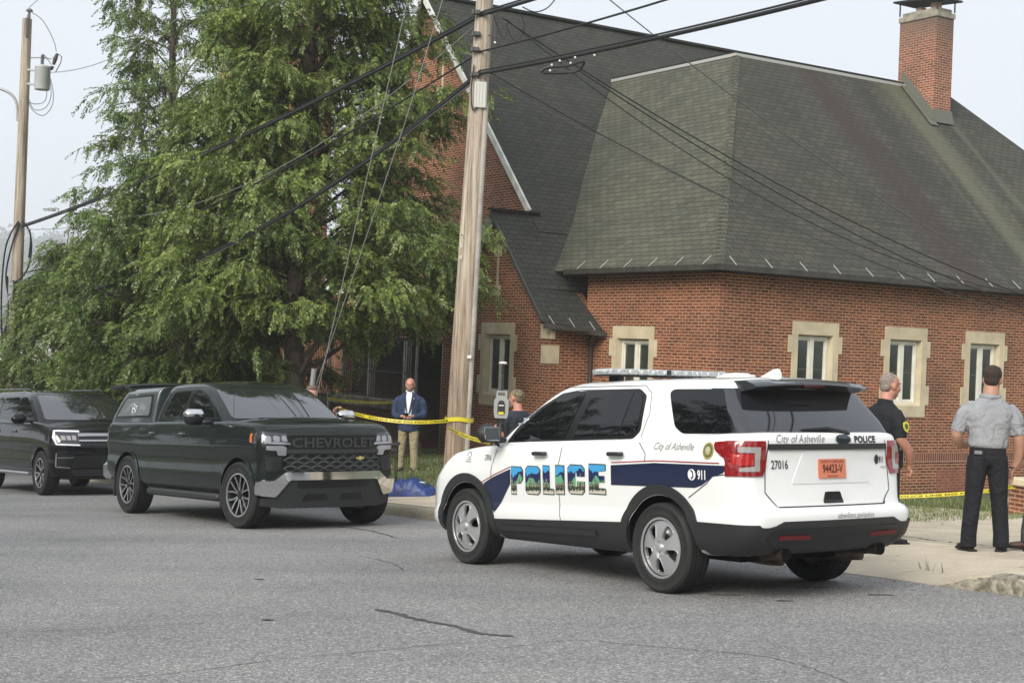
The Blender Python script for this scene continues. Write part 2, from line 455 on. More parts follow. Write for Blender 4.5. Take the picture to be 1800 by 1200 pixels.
    for nm, me in zip(('tyre', 'rim'), _wh[key]):
        q = bpy.data.objects.new(nm, me); link(q, o)
        if nm == 'rim': q.matrix_local = Matrix.Rotation(random.uniform(0, 6), 4, 'Y')
    return o
_wh = {}
def vroot(name, X, Y, x, y, deg, rev):
    a = rad(90 + deg); n = Vector((-GR * SD.x, -GR * SD.y, 1)).normalized()
    f = Vector((math.cos(a), math.sin(a), 0)); f = (f - n * f.dot(n)).normalized()
    if rev: f = -f
    l = n.cross(f); z = plane(sp(X, Y)[0])
    o = Vector((X, Y, z + .005)) - f * x - l * y
    M = Matrix(((f.x, l.x, n.x, o.x), (f.y, l.y, n.y, o.y), (f.z, l.z, n.z, o.z), (0, 0, 0, 1)))
    return empty(name, M)
def both(P): return [('y+', P), ('y-', P)]

# ---------------------------------------------------------------- police SUV
def police():
    T = vroot('police_suv', 1.304, 12.0, -1.433, .93, 35, False)
    tag(T, 'white police patrol SUV with navy stripe and picture lettering, parked facing away', 'police car')
    Wb = .975
    def zt(x): return float(np.interp(x, (-2.4, -2.0, -1.2, -.3, .6, .95, 1.35, 1.7, 1.95, 2.15, 2.4), (1.30, 1.285, 1.245, 1.205, 1.165, 1.155, 1.125, 1.07, 1.0, .90, .80)))
    def zb(x): return float(np.interp(x, (-2.5, -1.9, -1.0, .9, 1.9, 2.4), (.36, .33, .285, .275, .27, .26)))
    K = dict(rr=.20, rf=.42, br=.07, bf=.16)
    def lv(t, xr, xf, w, **q): d = dict(K, xr=xr, xf=xf, w=w); d.update(q); return (t, d)
    L = [lv(0, -2.22, 2.0, .84), lv(.03, -2.32, 2.12, .90), lv(.1, -2.40, 2.2, .945), lv(.2, -2.44, 2.24, .968), lv(.3, -2.45, 2.25, .975), lv(.345, -2.44, 2.25, .966), lv(.37, -2.42, 2.25, .96),
         lv(.395, -2.36, 2.24, .958), lv(.44, -2.345, 2.235, .962), lv(.68, -2.33, 2.22, .97), lv(.78, -2.325, 2.20, .972), lv(.82, -2.33, 2.18, .962), lv(.9, -2.335, 2.12, .95), lv(.96, -2.33, 2.05, .935), lv(.985, -2.32, 2.0, .92), lv(1.0, -2.30, 1.95, .895)]
    zf = lambda x, y, t: zb(x) + (zt(x) - zb(x)) * t
    mb = ringloft(L, zf, crown=.045)
    low = mb.build('body', [PAINTW, DARKW], T, smooth=40, weld=.0004)
    GZ = [(1.10, -2.18, 1.16, .90), (1.20, -2.22, .98, .89), (1.288, -2.27, .85, .878), (1.40, -2.20, .67, .852), (1.55, -2.06, .42, .81), (1.645, -1.98, .24, .775), (1.685, -1.96, .12, .745), (1.71, -1.94, .0, .70), (1.722, -1.93, -.08, .655)]
    G = [(z, dict(xr=a, xf=b, w=w, rr=.08, rf=.10, br=.09, bf=.20, barrel=.05)) for z, a, b, w in GZ]
    gz_ = lambda x, y, t: t + .012 * math.sin(max(0, min(1, (x + 2.2) / 2.6)) * math.pi) if t > 1.6 else t
    gm = ringloft(G, gz_, crown=.028)
    gh = gm.build('cabin', [PAINTW], T, smooth=50)
    wrap = offset_cols(gh.data, 120, 2, 5, lambda k: k <= 18 or k >= 120 - 18, .004)
    sh = Shell([low.data]); sg = Shell([gh.data]); sa = Shell([low.data, gh.data])
    cut(low, [(-1.433, .36), (1.433, .36)], .425, Wb)
    # floor pan so nothing shows through
    MB().box((0, 0, .36), (4.3, 1.5, .14)).box((0, 0, .5), (2.0, 1.7, .2)).build('underbody', DARKW, T)
    # ---- glass
    fw = [(.80, 1.20), (-.05, 1.225), (-.22, 1.632), (-.02, 1.635), (.14, 1.605), (.43, 1.48), (.66, 1.33)]
    rw = [(-.165, 1.228), (-.965, 1.262), (-1.045, 1.315), (-1.035, 1.58), (-.96, 1.632), (-.45, 1.638), (-.335, 1.615)]
    qw = [(-1.355, 1.622), (-1.40, 1.648), (-1.955, 1.642), (-2.16, 1.29), (-1.60, 1.286), (-1.50, 1.34)]
    for ax in ('y+', 'y-'):
        tr = MB()
        sg.patch(tr, rpoly([(.90, 1.175), (-1.0, 1.236), (-1.085, 1.30), (-1.075, 1.60), (-.97, 1.658), (-.1, 1.66), (.16, 1.632), (.45, 1.505), (.70, 1.36)], .03), ax, .002, res=.07, skirt=.01)
        tr.build('window_trim', TRIM, T, smooth=40)
        for P, nm in ((fw, 'front_window'), (rw, 'rear_window'), (qw, 'quarter_window')):
            m_ = MB(); sg.patch(m_, rpoly(P, .035), ax, .006, res=.07, skirt=.01); m_.build(nm, GLASS, T, smooth=40)
        m_ = MB(); sg.strip(m_, [(-.81, 1.27), (-.90, 1.635)], ax, .018, .008); m_.build('window_bar', TRIM, T)
    m_ = MB(); sg.patch(m_, rpoly([(.76, 1.19), (-.76, 1.19), (-.66, 1.635), (.66, 1.635)], .06), 'x+', .005, res=.08); m_.build('windscreen', GLASSW, T, smooth=40)
    wrap.build('rear_windscreen', mat('tailgate_glass', (.012, .013, .016), .04, ior=1.85, spec=.6), T, smooth=40)
    # spoiler
    sp_ = MB(); n = 16
    for k in range(n + 1):
        y = -.64 + 1.28 * k / n; q = 1 - (y / .78) ** 2 * .10; zz = 1.735 - .030 * (y / .7) ** 2
        for (x, z) in ((-1.90, zz + .002), (-2.10, zz - .002), (-2.27 * (1 - .04 * (y / .7) ** 2), zz - .035), (-2.28 * (1 - .04 * (y / .7) ** 2), zz - .052), (-2.20, zz - .062), (-2.02, zz - .09)): sp_.v.append((x, y, z))
    for k in range(n):
        for j in range(6): sp_.f.append((k * 6 + j, k * 6 + (j + 1) % 6, k * 6 + 6 + (j + 1) % 6, k * 6 + 6 + j))
    sp_.f += [tuple(range(6)), tuple(range(n * 6, n * 6 + 6))]; sp_.fm = [0] * len(sp_.f)
    so_ = sp_.build('spoiler', [mat('grey_black_gloss', (.03, .032, .036), .25, coat=.8)], T, smooth=45)
    MB().box((-2.215, 0, 1.672), (.02, .24, .02)).build('brake_light', REDL, so_)
    # ---- lower cladding
    cl = mat('grey_plastic_cladding', (.020, .021, .022), .5, bump=.1, bscale=350)
    for ax in ('y+', 'y-'):
        m_ = MB(); sh.patch(m_, [(1.02, .46), (-1.0, .545), (-.93, .29), (.86, .285), (.97, .38)], ax, .012, res=.08, skirt=.02); m_.build('rocker_panel', cl, T, smooth=40)
        m_ = MB(); sh.patch(m_, rpoly([(.80, .415), (-.62, .455), (-.62, .405), (.80, .37)], .01), ax, .026, res=.08, skirt=.014); m_.build('rub_strip', cl, T, smooth=40)
        for xa, a1, a2 in ((-1.433, -8, 178), (1.433, -8, 192)):
            m_ = MB(); o1 = []; i1 = []
            for k in range(31):
                a = rad(a1 + (a2 - a1) * k / 30); o1.append((xa + .505 * math.cos(a), .37 + .505 * math.sin(a))); i1.append((xa + .422 * math.cos(a), .37 + .422 * math.sin(a)))
            sh.patch(m_, o1 + i1[::-1], ax, .016, res=.05, skirt=.04); m_.build('wheel_arch_trim', cl, T, smooth=40)
        m_ = MB(); sh.patch(m_, [(-1.87, .60), (-2.60, .60), (-2.60, .36), (-1.93, .33)], ax, .018, res=.06, skirt=.02)
        m_.build('bumper_side', cl, T, smooth=40)
        # taillight
        sy = 1 if ax == 'y+' else -1
        m_ = MB(); sh.patch(m_, rpoly([(-2.05, 1.225), (-2.27, 1.235), (-2.27, .965), (-2.245, .98), (-2.225, 1.05), (-2.18, 1.105), (-2.07, 1.16)], [.03, 0, 0, .02, .02, .03, .03]), ax, .014, res=.04, skirt=.02)
        sh.patch(m_, [(sy * .70, 1.235), (sy * .945, 1.235), (sy * .945, .965), (sy * .73, .965), (sy * .695, 1.05)], 'x-', .014, res=.03, skirt=.02)
        tl = m_.build('tail_light', REDL, T, smooth=60, weld=.012)
        m_ = MB(); sh.patch(m_, rpoly([(sy * .75, 1.19), (sy * .90, 1.19), (sy * .90, 1.145), (sy * .80, 1.145), (sy * .80, 1.04), (sy * .90, 1.03), (sy * .90, 1.0), (sy * .76, 1.0)], .008), 'x-', .019, res=.03, skirt=.004); m_.build('reverse_light', CLRL, tl, smooth=40)
        m_ = MB(); sh.patch(m_, rpoly([(sy * .81, 1.135), (sy * .93, 1.135), (sy * .93, 1.05), (sy * .81, 1.05)], .008), 'x-', .019, res=.03, skirt=.004); m_.build('brake_light', mat('red_lens_bright', (.38, .012, .012), .12, coat=1.), tl, smooth=40)
    s2 = Shell([low.data])
    m_ = MB(); sh.patch(m_, [(.90, .575), (.72, .58), (.62, .622), (-.62, .622), (-.72, .58), (-.90, .575), (-.88, .37), (-.70, .345), (.70, .345), (.88, .37)], 'x-', .012, res=.05, skirt=.03)
    bp_ = m_.build('rear_bumper', cl, T, smooth=40)
    m_ = MB(); sh.patch(m_, rpoly([(.70, .56), (-.70, .56), (-.78, .50), (-.62, .40), (.62, .40), (.78, .50)], .03), 'x-', .022, res=.06, skirt=.012); m_.build('diffuser', mat('black_plastic_shiny', (.012, .012, .013), .35), bp_, smooth=40)
    for sy in (1, -1):
        m_ = MB(); sh.patch(m_, [(sy * .66, .525), (sy * .36, .52), (sy * .34, .485), (sy * .66, .49)], 'x-', .030, res=.05); m_.build('reflector', mat('reflector_red', (.14, .008, .01), .25), bp_)
        m_ = MB(); m_.tube([(-2.05, sy * .52, .33), (-2.30, sy * .54, .36), (-2.43, sy * .54, .36)], [.045, .05, .052], 16, cap=False)
        m_.tube([(-2.432, sy * .54, .36), (-2.30, sy * .54, .355)], [.045, .045], 16, mi=1); m_.build('tailpipe', [RUST, DARKW], T, smooth=40)
        m_ = MB(); m_.tube([(-1.75, sy * .25, .30), (-1.85, sy * .35, .31), (-2.15, sy * .42, .31), (-2.30, sy * .46, .30)], [(.05, .05), (.12, .06), (.12, .06), (.04, .04)], 14); m_.build('muffler', RUST, T, smooth=40)
    # ---- tailgate
    m_ = MB()
    gate = [(.665, 1.24), (.70, 1.0), (.71, .84), (.60, .725), (-.60, .725), (-.71, .84), (-.70, 1.0), (-.665, 1.24)]
    sa.strip(m_, gate, 'x-', .009, .003); m_.build('tailgate_seam', SEAM, T)
    m_ = MB(); sa.patch(m_, [(.665, 1.212), (-.665, 1.212), (-.665, 1.168), (.665, 1.168)], 'x-', .018, res=.08, skirt=.02); m_.build('tailgate_trim', cl, T, smooth=40)
    m_ = MB(); sa.patch(m_, rpoly([(.30, 1.165), (-.30, 1.165), (-.44, .90), (.44, .90)], .02), 'x-', .004, res=.06, skirt=.004); m_.build('plate_recess', mat('white_paint_panel', (.74, .75, .745), .4, coat=.7), T, smooth=40)
    m_ = MB(); sa.patch(m_, rpoly([(.155, 1.095), (-.155, 1.095), (-.155, .94), (.155, .94)], .012), 'x-', .014, res=.08, skirt=.01)
    lp = m_.build('number_plate', mat('plate_orange', (.62, .20, .11), .45), T)
    m_ = MB(); lay_text(sa, m_, '94423-V', .092, .0, .985, 'x-', flip=True, off=.017, align='CENTER', sx=.72, bold=.002)
    lay_text(sa, m_, 'NORTH CAROLINA', .030, .0, 1.062, 'x-', flip=True, off=.017, align='CENTER'); lay_text(sa, m_, 'PERMANENT', .022, .0, .948, 'x-', flip=True, off=.017, align='CENTER')
    m_.build('plate_lettering', mat('plate_ink', (.10, .02, .015), .5), lp)
    m_ = MB(); sa.patch(m_, rpoly([(.115, .745), (-.115, .745), (-.085, .835), (.085, .835)], .015), 'x-', .005, res=.05); m_.build('handle_recess', TRIM, T)
    MB().box((-2.345, 0, 1.145), (.05, .10, .035), bev=.01).build('rear_camera', TRIM, T)
    m_ = MB(); lay_text(sa, m_, 'City of Asheville', .088, .60, 1.224, 'x-', flip=True, shear=.35, sx=.88, off=.005); m_.build('lettering', GREYV, T)
    m_ = MB(); lay_text(sa, m_, 'POLICE', .072, -.27, 1.222, 'x-', flip=True, bold=.003, sx=1.05, off=.005, space=1.1); m_.build('lettering', INK, T)
    m_ = MB(); lay_text(sa, m_, '27016', .095, .64, 1.02, 'x-', flip=True, sx=.72, bold=.001, off=.005)
    lay_text(sa, m_, '911', .075, -.585, 1.055, 'x-', flip=True, sx=.55, bold=.002, off=.005); m_.build('unit_number', INK, T)
    m_ = MB(); sa.patch(m_, [(-.555 + .026 * math.cos(k * .35), 1.083 + .04 * math.sin(k * .35)) for k in range(18)][::-1], 'x-', .005, res=.03, skirt=0)
    lay_text(sa, m_, 'POLICE', .022, -.61, 1.01, 'x-', flip=True, off=.005); m_.build('emblem', INK, T)
    m_ = MB(); lay_text(s2, m_, 'ashevillenc.gov/police', .058, .06, .632, 'x-', flip=True, sx=.86, off=.006); m_.build('web_address', GREYV, T)
    # oval badge
    m_ = MB(); ov = lambda r_, z_=1.245: [(-.13 + .085 * r_ * math.cos(k * .2618), z_ + .036 * r_ * math.sin(k * .2618)) for k in range(24)]
    sa.patch(m_, ov(1), 'x-', .016, res=.03, skirt=.012); bd = m_.build('badge', mat('badge_blue', (.01, .014, .03), .25, coat=1.), T)
    m_ = MB(); lay_text(sa, m_, 'Ford', .045, -.13, 1.231, 'x-', flip=True, align='CENTER', shear=.3, off=.019); m_.build('badge_lettering', CHROME, bd)
    # wiper
    MB().tube([(-2.37, -.20, 1.30), (-2.36, .0, 1.335), (-2.345, .26, 1.325)], [.018, .012, .006], 8).box((-2.37, -.20, 1.295), (.05, .09, .05), bev=.02).tube([(-2.345, -.25, 1.315), (-2.34, .28, 1.325)], .006, 6).build('rear_wiper', TRIM, T, smooth=40)
    # ---- side seams, handles, decals
    for ax in ('y+', 'y-'):
        sy = 1 if ax == 'y+' else -1; fl = (ax == 'y+')
        m_ = MB()
        for ln in ([(.93, 1.14), (1.0, .9), (.985, .55), (.90, .30)], [(-.09, 1.20), (-.06, .9), (-.085, .6), (-.16, .30)], [(-1.09, 1.25), (-1.235, 1.12), (-1.25, 1.0), (-1.16, .87)],
                   [(-1.77, .78), (-1.98, .90), (-2.05, .96), (-2.22, .98)]): sh.strip(m_, ln, ax, .008, .0025)
        sg.strip(m_, [(-1.10, 1.25), (-1.16, 1.45), (-1.13, 1.62), (-1.02, 1.685), (.10, 1.685), (.32, 1.60)], ax, .006, .0025)
        m_.build('door_seam', SEAM, T)
        for xh in (.20, -.88):
            hd = MB(); y = .972
            hd.box((xh, sy * (y - .002), 1.085 + .02 * (xh < 0)), (.19, .012, .05), bev=.02, mi=0)
            hd.tube([(xh + .10, sy * (y + .005), 1.085 + .02 * (xh < 0)), (xh + .07, sy * (y + .035), 1.087 + .02 * (xh < 0)), (xh - .07, sy * (y + .035), 1.09 + .02 * (xh < 0)), (xh - .10, sy * (y + .005), 1.09 + .02 * (xh < 0))], [(.014, .018)] * 4, 10, mi=1)
            hd.build('door_handle', [PAINTW, BLKPL], T, smooth=40)
        for P in ([(-.81, 1.012), (-1.37, 1.045), (-2.215, 1.045), (-2.235, 1.035), (-2.16, .985), (-2.05, .955), (-1.93, .885), (-1.85, .862), (-.81, .845)], [(.675, .935), (.95, .855), (1.02, .83), (1.13, .785), (1.03, .65), (.94, .52), (.90, .545), (.675, .80)]):
            m_ = MB(); sh.patch(m_, P, ax, .004, res=.07, skirt=0); m_.build('stripe', NAVY, T, smooth=40)
        for P in ([(-.81, 1.032), (-1.37, 1.062), (-2.13, 1.062)], [(.675, .955), (.95, .872), (1.19, .785)]): m_ = MB(); sh.strip(m_, P, ax, .009, .004); m_.build('pinstripe', REDV, T)
        m_ = MB(); lay_text(sh, m_, 'City of Asheville', .085, -1.33 if fl else -1.92, 1.155, ax, flip=fl, shear=.35, sx=.86, off=.004); m_.build('lettering', GREYV, T)
        m_ = MB(); lay_text(sh, m_, '911', .10, -1.885 if fl else -2.03, .932, ax, flip=fl, sx=.68, bold=.003, off=.008)
        cx = -1.82 if fl else -2.08
        sh.patch(m_, [(cx + .045 * math.cos(k * .35), .965 + .045 * math.sin(k * .35)) for k in range(18)], ax, .008, res=.05, skirt=0); m_.build('emergency_number', WHV, T)
        m_ = MB(); sh.strip(m_, [(cx + .012, 1.0), (cx - .012, .985), (cx - .016, .95), (cx + .008, .93)], ax, .014, .0095); m_.build('phone_mark', NAVY, T)
        m_ = MB(); lay_text(sh, m_, '27016', .075, 1.125 if fl else .95, 1.005, ax, flip=fl, sx=.62, off=.004)
        m_.build('unit_number', INK, T)
        m_ = MB()
        for i in range(3): sh.strip(m_, [(1.46 - .02 * i, .985 + .022 * i), (1.36 + .01 * i, .985 + .022 * i)], ax, .008, .004)
        sh.strip(m_, [(1.45, 1.04), (1.43, 1.075), (1.39, 1.075), (1.37, 1.04)], ax, .01, .004); m_.build('fender_badge', GREYV, T)
        # oval gold seal
        m_ = MB(); cs = -1.99
        for r_, mi_, of in ((1, 0, .004), (.78, 1, .006), (.5, 2, .008)):
            sh.patch(m_, [(cs + .062 * r_ * math.cos(k * .2618), 1.155 + .068 * r_ * math.sin(k * .2618)) for k in range(24)], ax, of, res=.05, skirt=0, mi=mi_)
        for k in range(6): sh.strip(m_, [(cs - .03 + .012 * k, 1.12), (cs - .03 + .012 * k, 1.13 + .03 * math.sin(k + 1) ** 2)], ax, .006, .010, mi=0)
        m_.build('seal', [mat('seal_gold', (.33, .27, .07), .45), mat('seal_olive', (.10, .12, .05), .5), mat('seal_cream', (.45, .42, .28), .5)], T)
        # picture lettering, block by block
        pict(sh, T, ax)
    # mirrors, left with spot lamp
    for sy in (1, -1):
        m_ = MB(); m_.box((.86, sy * 1.10, 1.255), (.15, .21, .16), bev=.05, mi=0).box((.87, sy * .96, 1.20), (.08, .14, .06), bev=.02, mi=0)
        mr = m_.build('mirror', [BLKPL], T, smooth=50)
        MB().box((.781, sy * 1.105, 1.258), (.006, .165, .125), R=Matrix.Rotation(rad(9), 3, 'Y'), bev=.003).build('mirror_glass', mat('mirror_glass', (.85, .9, .88), .02, metal=1.), mr)
        m_ = MB(); m_.lathe([(.001, -.07), (.04, -.065), (.065, -.02), (.07, .04), (.064, .045), (.001, .045)], (.99, sy * 1.0, 1.285), 'x', 20); m_.tube([(.99, sy * 1.0, 1.24), (.96, sy * .9, 1.14)], .014, 8)
        m_.build('spot_lamp', BLKPL, T, smooth=50)
    # light bar
    LB = empty('light_bar', None, T)
    LBc = mat('light_bar_lens', (.42, .44, .44), .12, coat=1., var=.12, vscale=14, ior=1.5)
    m_ = MB()
    for k in range(13):
        y0 = -.69 + k * .1062; m_.box((-.33, y0 + .052, 1.822), (.27, .1058, .050), bev=.006)
    m_.box((-.33, .705, 1.822), (.20, .06, .046), bev=.02).box((-.33, -.705, 1.822), (.20, .06, .046), bev=.02)
    m_.build('lens', LBc, LB, smooth=40)
    m_ = MB(); m_.box((-.33, 0, 1.795), (.25, 1.36, .022), bev=.005); m_.box((-.468, .02, 1.822), (.006, .05, .045)); [m_.box((-.33, y_, 1.765), (.16, .06, .06), bev=.01) for y_ in (.52, -.52)]
    m_.build('base', BLKPL, LB); m_ = MB()
    for k in range(10): m_.lathe([(.001, 0), (.016, -.002), (.018, .004)], (-.468, -.6 + k * .133, 1.822), 'x', 12)
    m_.build('led', mat('led_reflector', (.8, .8, .8), .2, metal=.6), LB)
    MB().box((-.95, -.35, 1.775), (.30, .24, .05), bev=.02).box((-.95, -.35, 1.80), (.2, .17, .03), bev=.012).build('antenna_box', PAINTW, T, smooth=40)
    m_ = MB(); m_.prism([(-1.60, 1.745), (-1.83, 1.745), (-1.835, 1.80), (-1.82, 1.825), (-1.77, 1.82), (-1.70, 1.785)], lambda a, b, d: (a, d * (1 - (b - 1.745) * 9), b), -.035, .035); m_.build('antenna_fin', PAINTW, T, smooth=50)
    m_ = MB(); m_.lathe([(.001, .004), (.01, .003), (.011, 0)], (-2.46, .66, .70), 'x', 10); m_.build('parking_sensor', INK, T)
    # front end (seen only from elsewhere)
    for sy in (1, -1):
        m_ = MB(); sh.patch(m_, rpoly([(sy * .52, .90), (sy * .82, .88), (sy * .82, .76), (sy * .56, .76)], .03), 'x+', .006, res=.05); m_.build('headlight', LAMPD, T, smooth=40)
    m_ = MB(); sh.patch(m_, rpoly([(-.48, .84), (.48, .84), (.44, .56), (-.44, .56)], .04), 'x+', .006, res=.08); m_.build('grille', BLKPL, T)
    for x in (1.433, -1.433):
        for sy in (1, -1): wheel('police', .365, .245, .245, T, Vector((x, sy * .845, .36)), sy)
    MB().tube([(-1.433, -.75, .36), (-1.433, .75, .36)], .05, 10).tube([(1.433, -.75, .36), (1.433, .75, .36)], .05, 10).box((-1.433, 0, .42), (.4, .5, .2), bev=.05).build('axle', DARKW, T)
    return T

def pict(sh, T, ax):
    """the six block letters, each cut from one landscape picture"""
    n_ = 'picture_vinyl'
    if n_ not in _mats:
        m = bpy.data.materials.new(n_); m.use_nodes = True; _mats[n_] = m; t = m.node_tree; b = t.nodes['Principled BSDF']; b.inputs['Roughness'].default_value = .4
        tc = t.nodes.new('ShaderNodeTexCoord'); sx_ = t.nodes.new('ShaderNodeSeparateXYZ'); lk(t, tc.outputs['Object'], sx_.inputs[0])
        def math_(op, a, b_):
            q = t.nodes.new('ShaderNodeMath'); q.operation = op
            for i, v in enumerate((a, b_)):
                if isinstance(v, (int, float)): q.inputs[i].default_value = v
                else: lk(t, v, q.inputs[i])
            return q.outputs[0]
        def noise(sc, det, off=0):
            n = t.nodes.new('ShaderNodeTexNoise'); n.noise_dimensions = '1D'; n.inputs['Scale'].default_value = sc; n.inputs['Detail'].default_value = det
            lk(t, math_('ADD', sx_.outputs[0], off), n.inputs['W']); return n.outputs['Fac']
        # height inside the band, 0 at the foot and 1 at the top (the band climbs towards the tail)
        h = math_('DIVIDE', math_('SUBTRACT', sx_.outputs[2], math_('SUBTRACT', .735, math_('MULTIPLY', sx_.outputs[0], .045))), .245)
        col = None
        def layer(prev, c, edge):
            mx = t.nodes.new('ShaderNodeMix'); mx.data_type = 'RGBA'
            lk(t, math_('LESS_THAN', h, edge), mx.inputs[0]); mx.inputs[7].default_value = (*c, 1)
            if isinstance(prev, tuple): mx.inputs[6].default_value = (*prev, 1)
            else: lk(t, prev, mx.inputs[6])
            return mx
        c = layer((.05, .32, .62), (.012, .02, .085), math_('ADD', math_('MULTIPLY', noise(9, 2), .75), .40)).outputs[2]
        c = layer(c, (.10, .36, .19), math_('ADD', math_('MULTIPLY', noise(7, 1, 5), 1.0), -.02)).outputs[2]
        mx = layer(c, (.22, .22, .13), math_('ADD', math_('MULTIPLY', noise(24, 0, 9), .75), .02))
        br = t.nodes.new('ShaderNodeTexBrick'); br.inputs['Scale'].default_value = 1; br.inputs['Brick Width'].default_value = .035; br.inputs['Row Height'].default_value = .03; br.inputs['Mortar Size'].default_value = .004
        br.inputs['Color1'].default_value = (.30, .27, .17, 1); br.inputs['Color2'].default_value = (.20, .23, .13, 1); br.inputs['Mortar'].default_value = (.06, .06, .05, 1)
        cb = t.nodes.new('ShaderNodeCombineXYZ'); lk(t, sx_.outputs[0], cb.inputs[0]); lk(t, sx_.outputs[2], cb.inputs[1]); lk(t, cb.outputs[0], br.inputs['Vector']); lk(t, br.outputs[0], mx.inputs[7])
        c = layer(mx.outputs[2], (.025, .03, .02), math_('ADD', math_('MULTIPLY', noise(45, 2, 2), .55), -.02)).outputs[2]
        c = layer(c, (.5, .48, .40), math_('MULTIPLY', noise(60, 1, 3), .22)).outputs[2]
        lk(t, c, b.inputs['Base Color'])
    G = {'P': [(0, 0), (.45, 0), (.45, .40), (.78, .40), (1, .55), (1, .88), (.85, 1), (0, 1)], 'O': [(.16, 0), (.84, 0), (1, .12), (1, .88), (.84, 1), (.16, 1), (0, .88), (0, .12)],
         'L': [(0, 0), (1, 0), (1, .2), (.62, .2), (.62, 1), (0, 1)], 'I': [(0, 0), (1, 0), (1, 1), (0, 1)],
         'C': [(.16, 0), (.84, 0), (1, .12), (1, .42), (.52, .42), (.52, .22), (.44, .22), (.44, .78), (.52, .78), (.52, .62), (1, .62), (1, .88), (.84, 1), (.16, 1), (0, .88), (0, .12)],
         'E': [(0, 0), (1, 0), (1, .2), (.58, .2), (.58, .40), (.92, .40), (.92, .62), (.58, .62), (.58, .79), (1, .79), (1, 1), (0, 1)]}
    G['C'] = [(.16, 0), (.84, 0), (1, .12), (1, .45), (.55, .45), (.55, .25), (.46, .25), (.46, .75), (.55, .75), (.55, .62), (1, .62), (1, .88), (.84, 1), (.16, 1), (0, .88), (0, .12)]
    sp_ = [('P', .655, .475), ('O', .425, .205), ('L', .155, .0), ('I', -.035, -.155), ('C', -.215, -.445), ('E', -.515, -.735)]
    if ax == 'y-': sp_ = [(g, -.08 - a, -.08 - b_) for g, a, b_ in sp_]
    for g, a, b_ in sp_:
        zb_ = .735 - .045 * ((a + b_) / 2); H = .245
        for nm, e, of, mt in (('letter_edge', .009, .004, mat('letter_edge', (.05, .055, .05), .5)), ('letter', 0, .0065, _mats[n_])):
            P = [(a + (b_ - a) * u + (e if b_ > a else -e) * (2 * u - 1), zb_ + H * v + e * (2 * v - 1)) for u, v in G[g]]
            m_ = MB(); sh.patch(m_, P, ax, of, res=.06, skirt=0); m_.build(nm, mt, T)
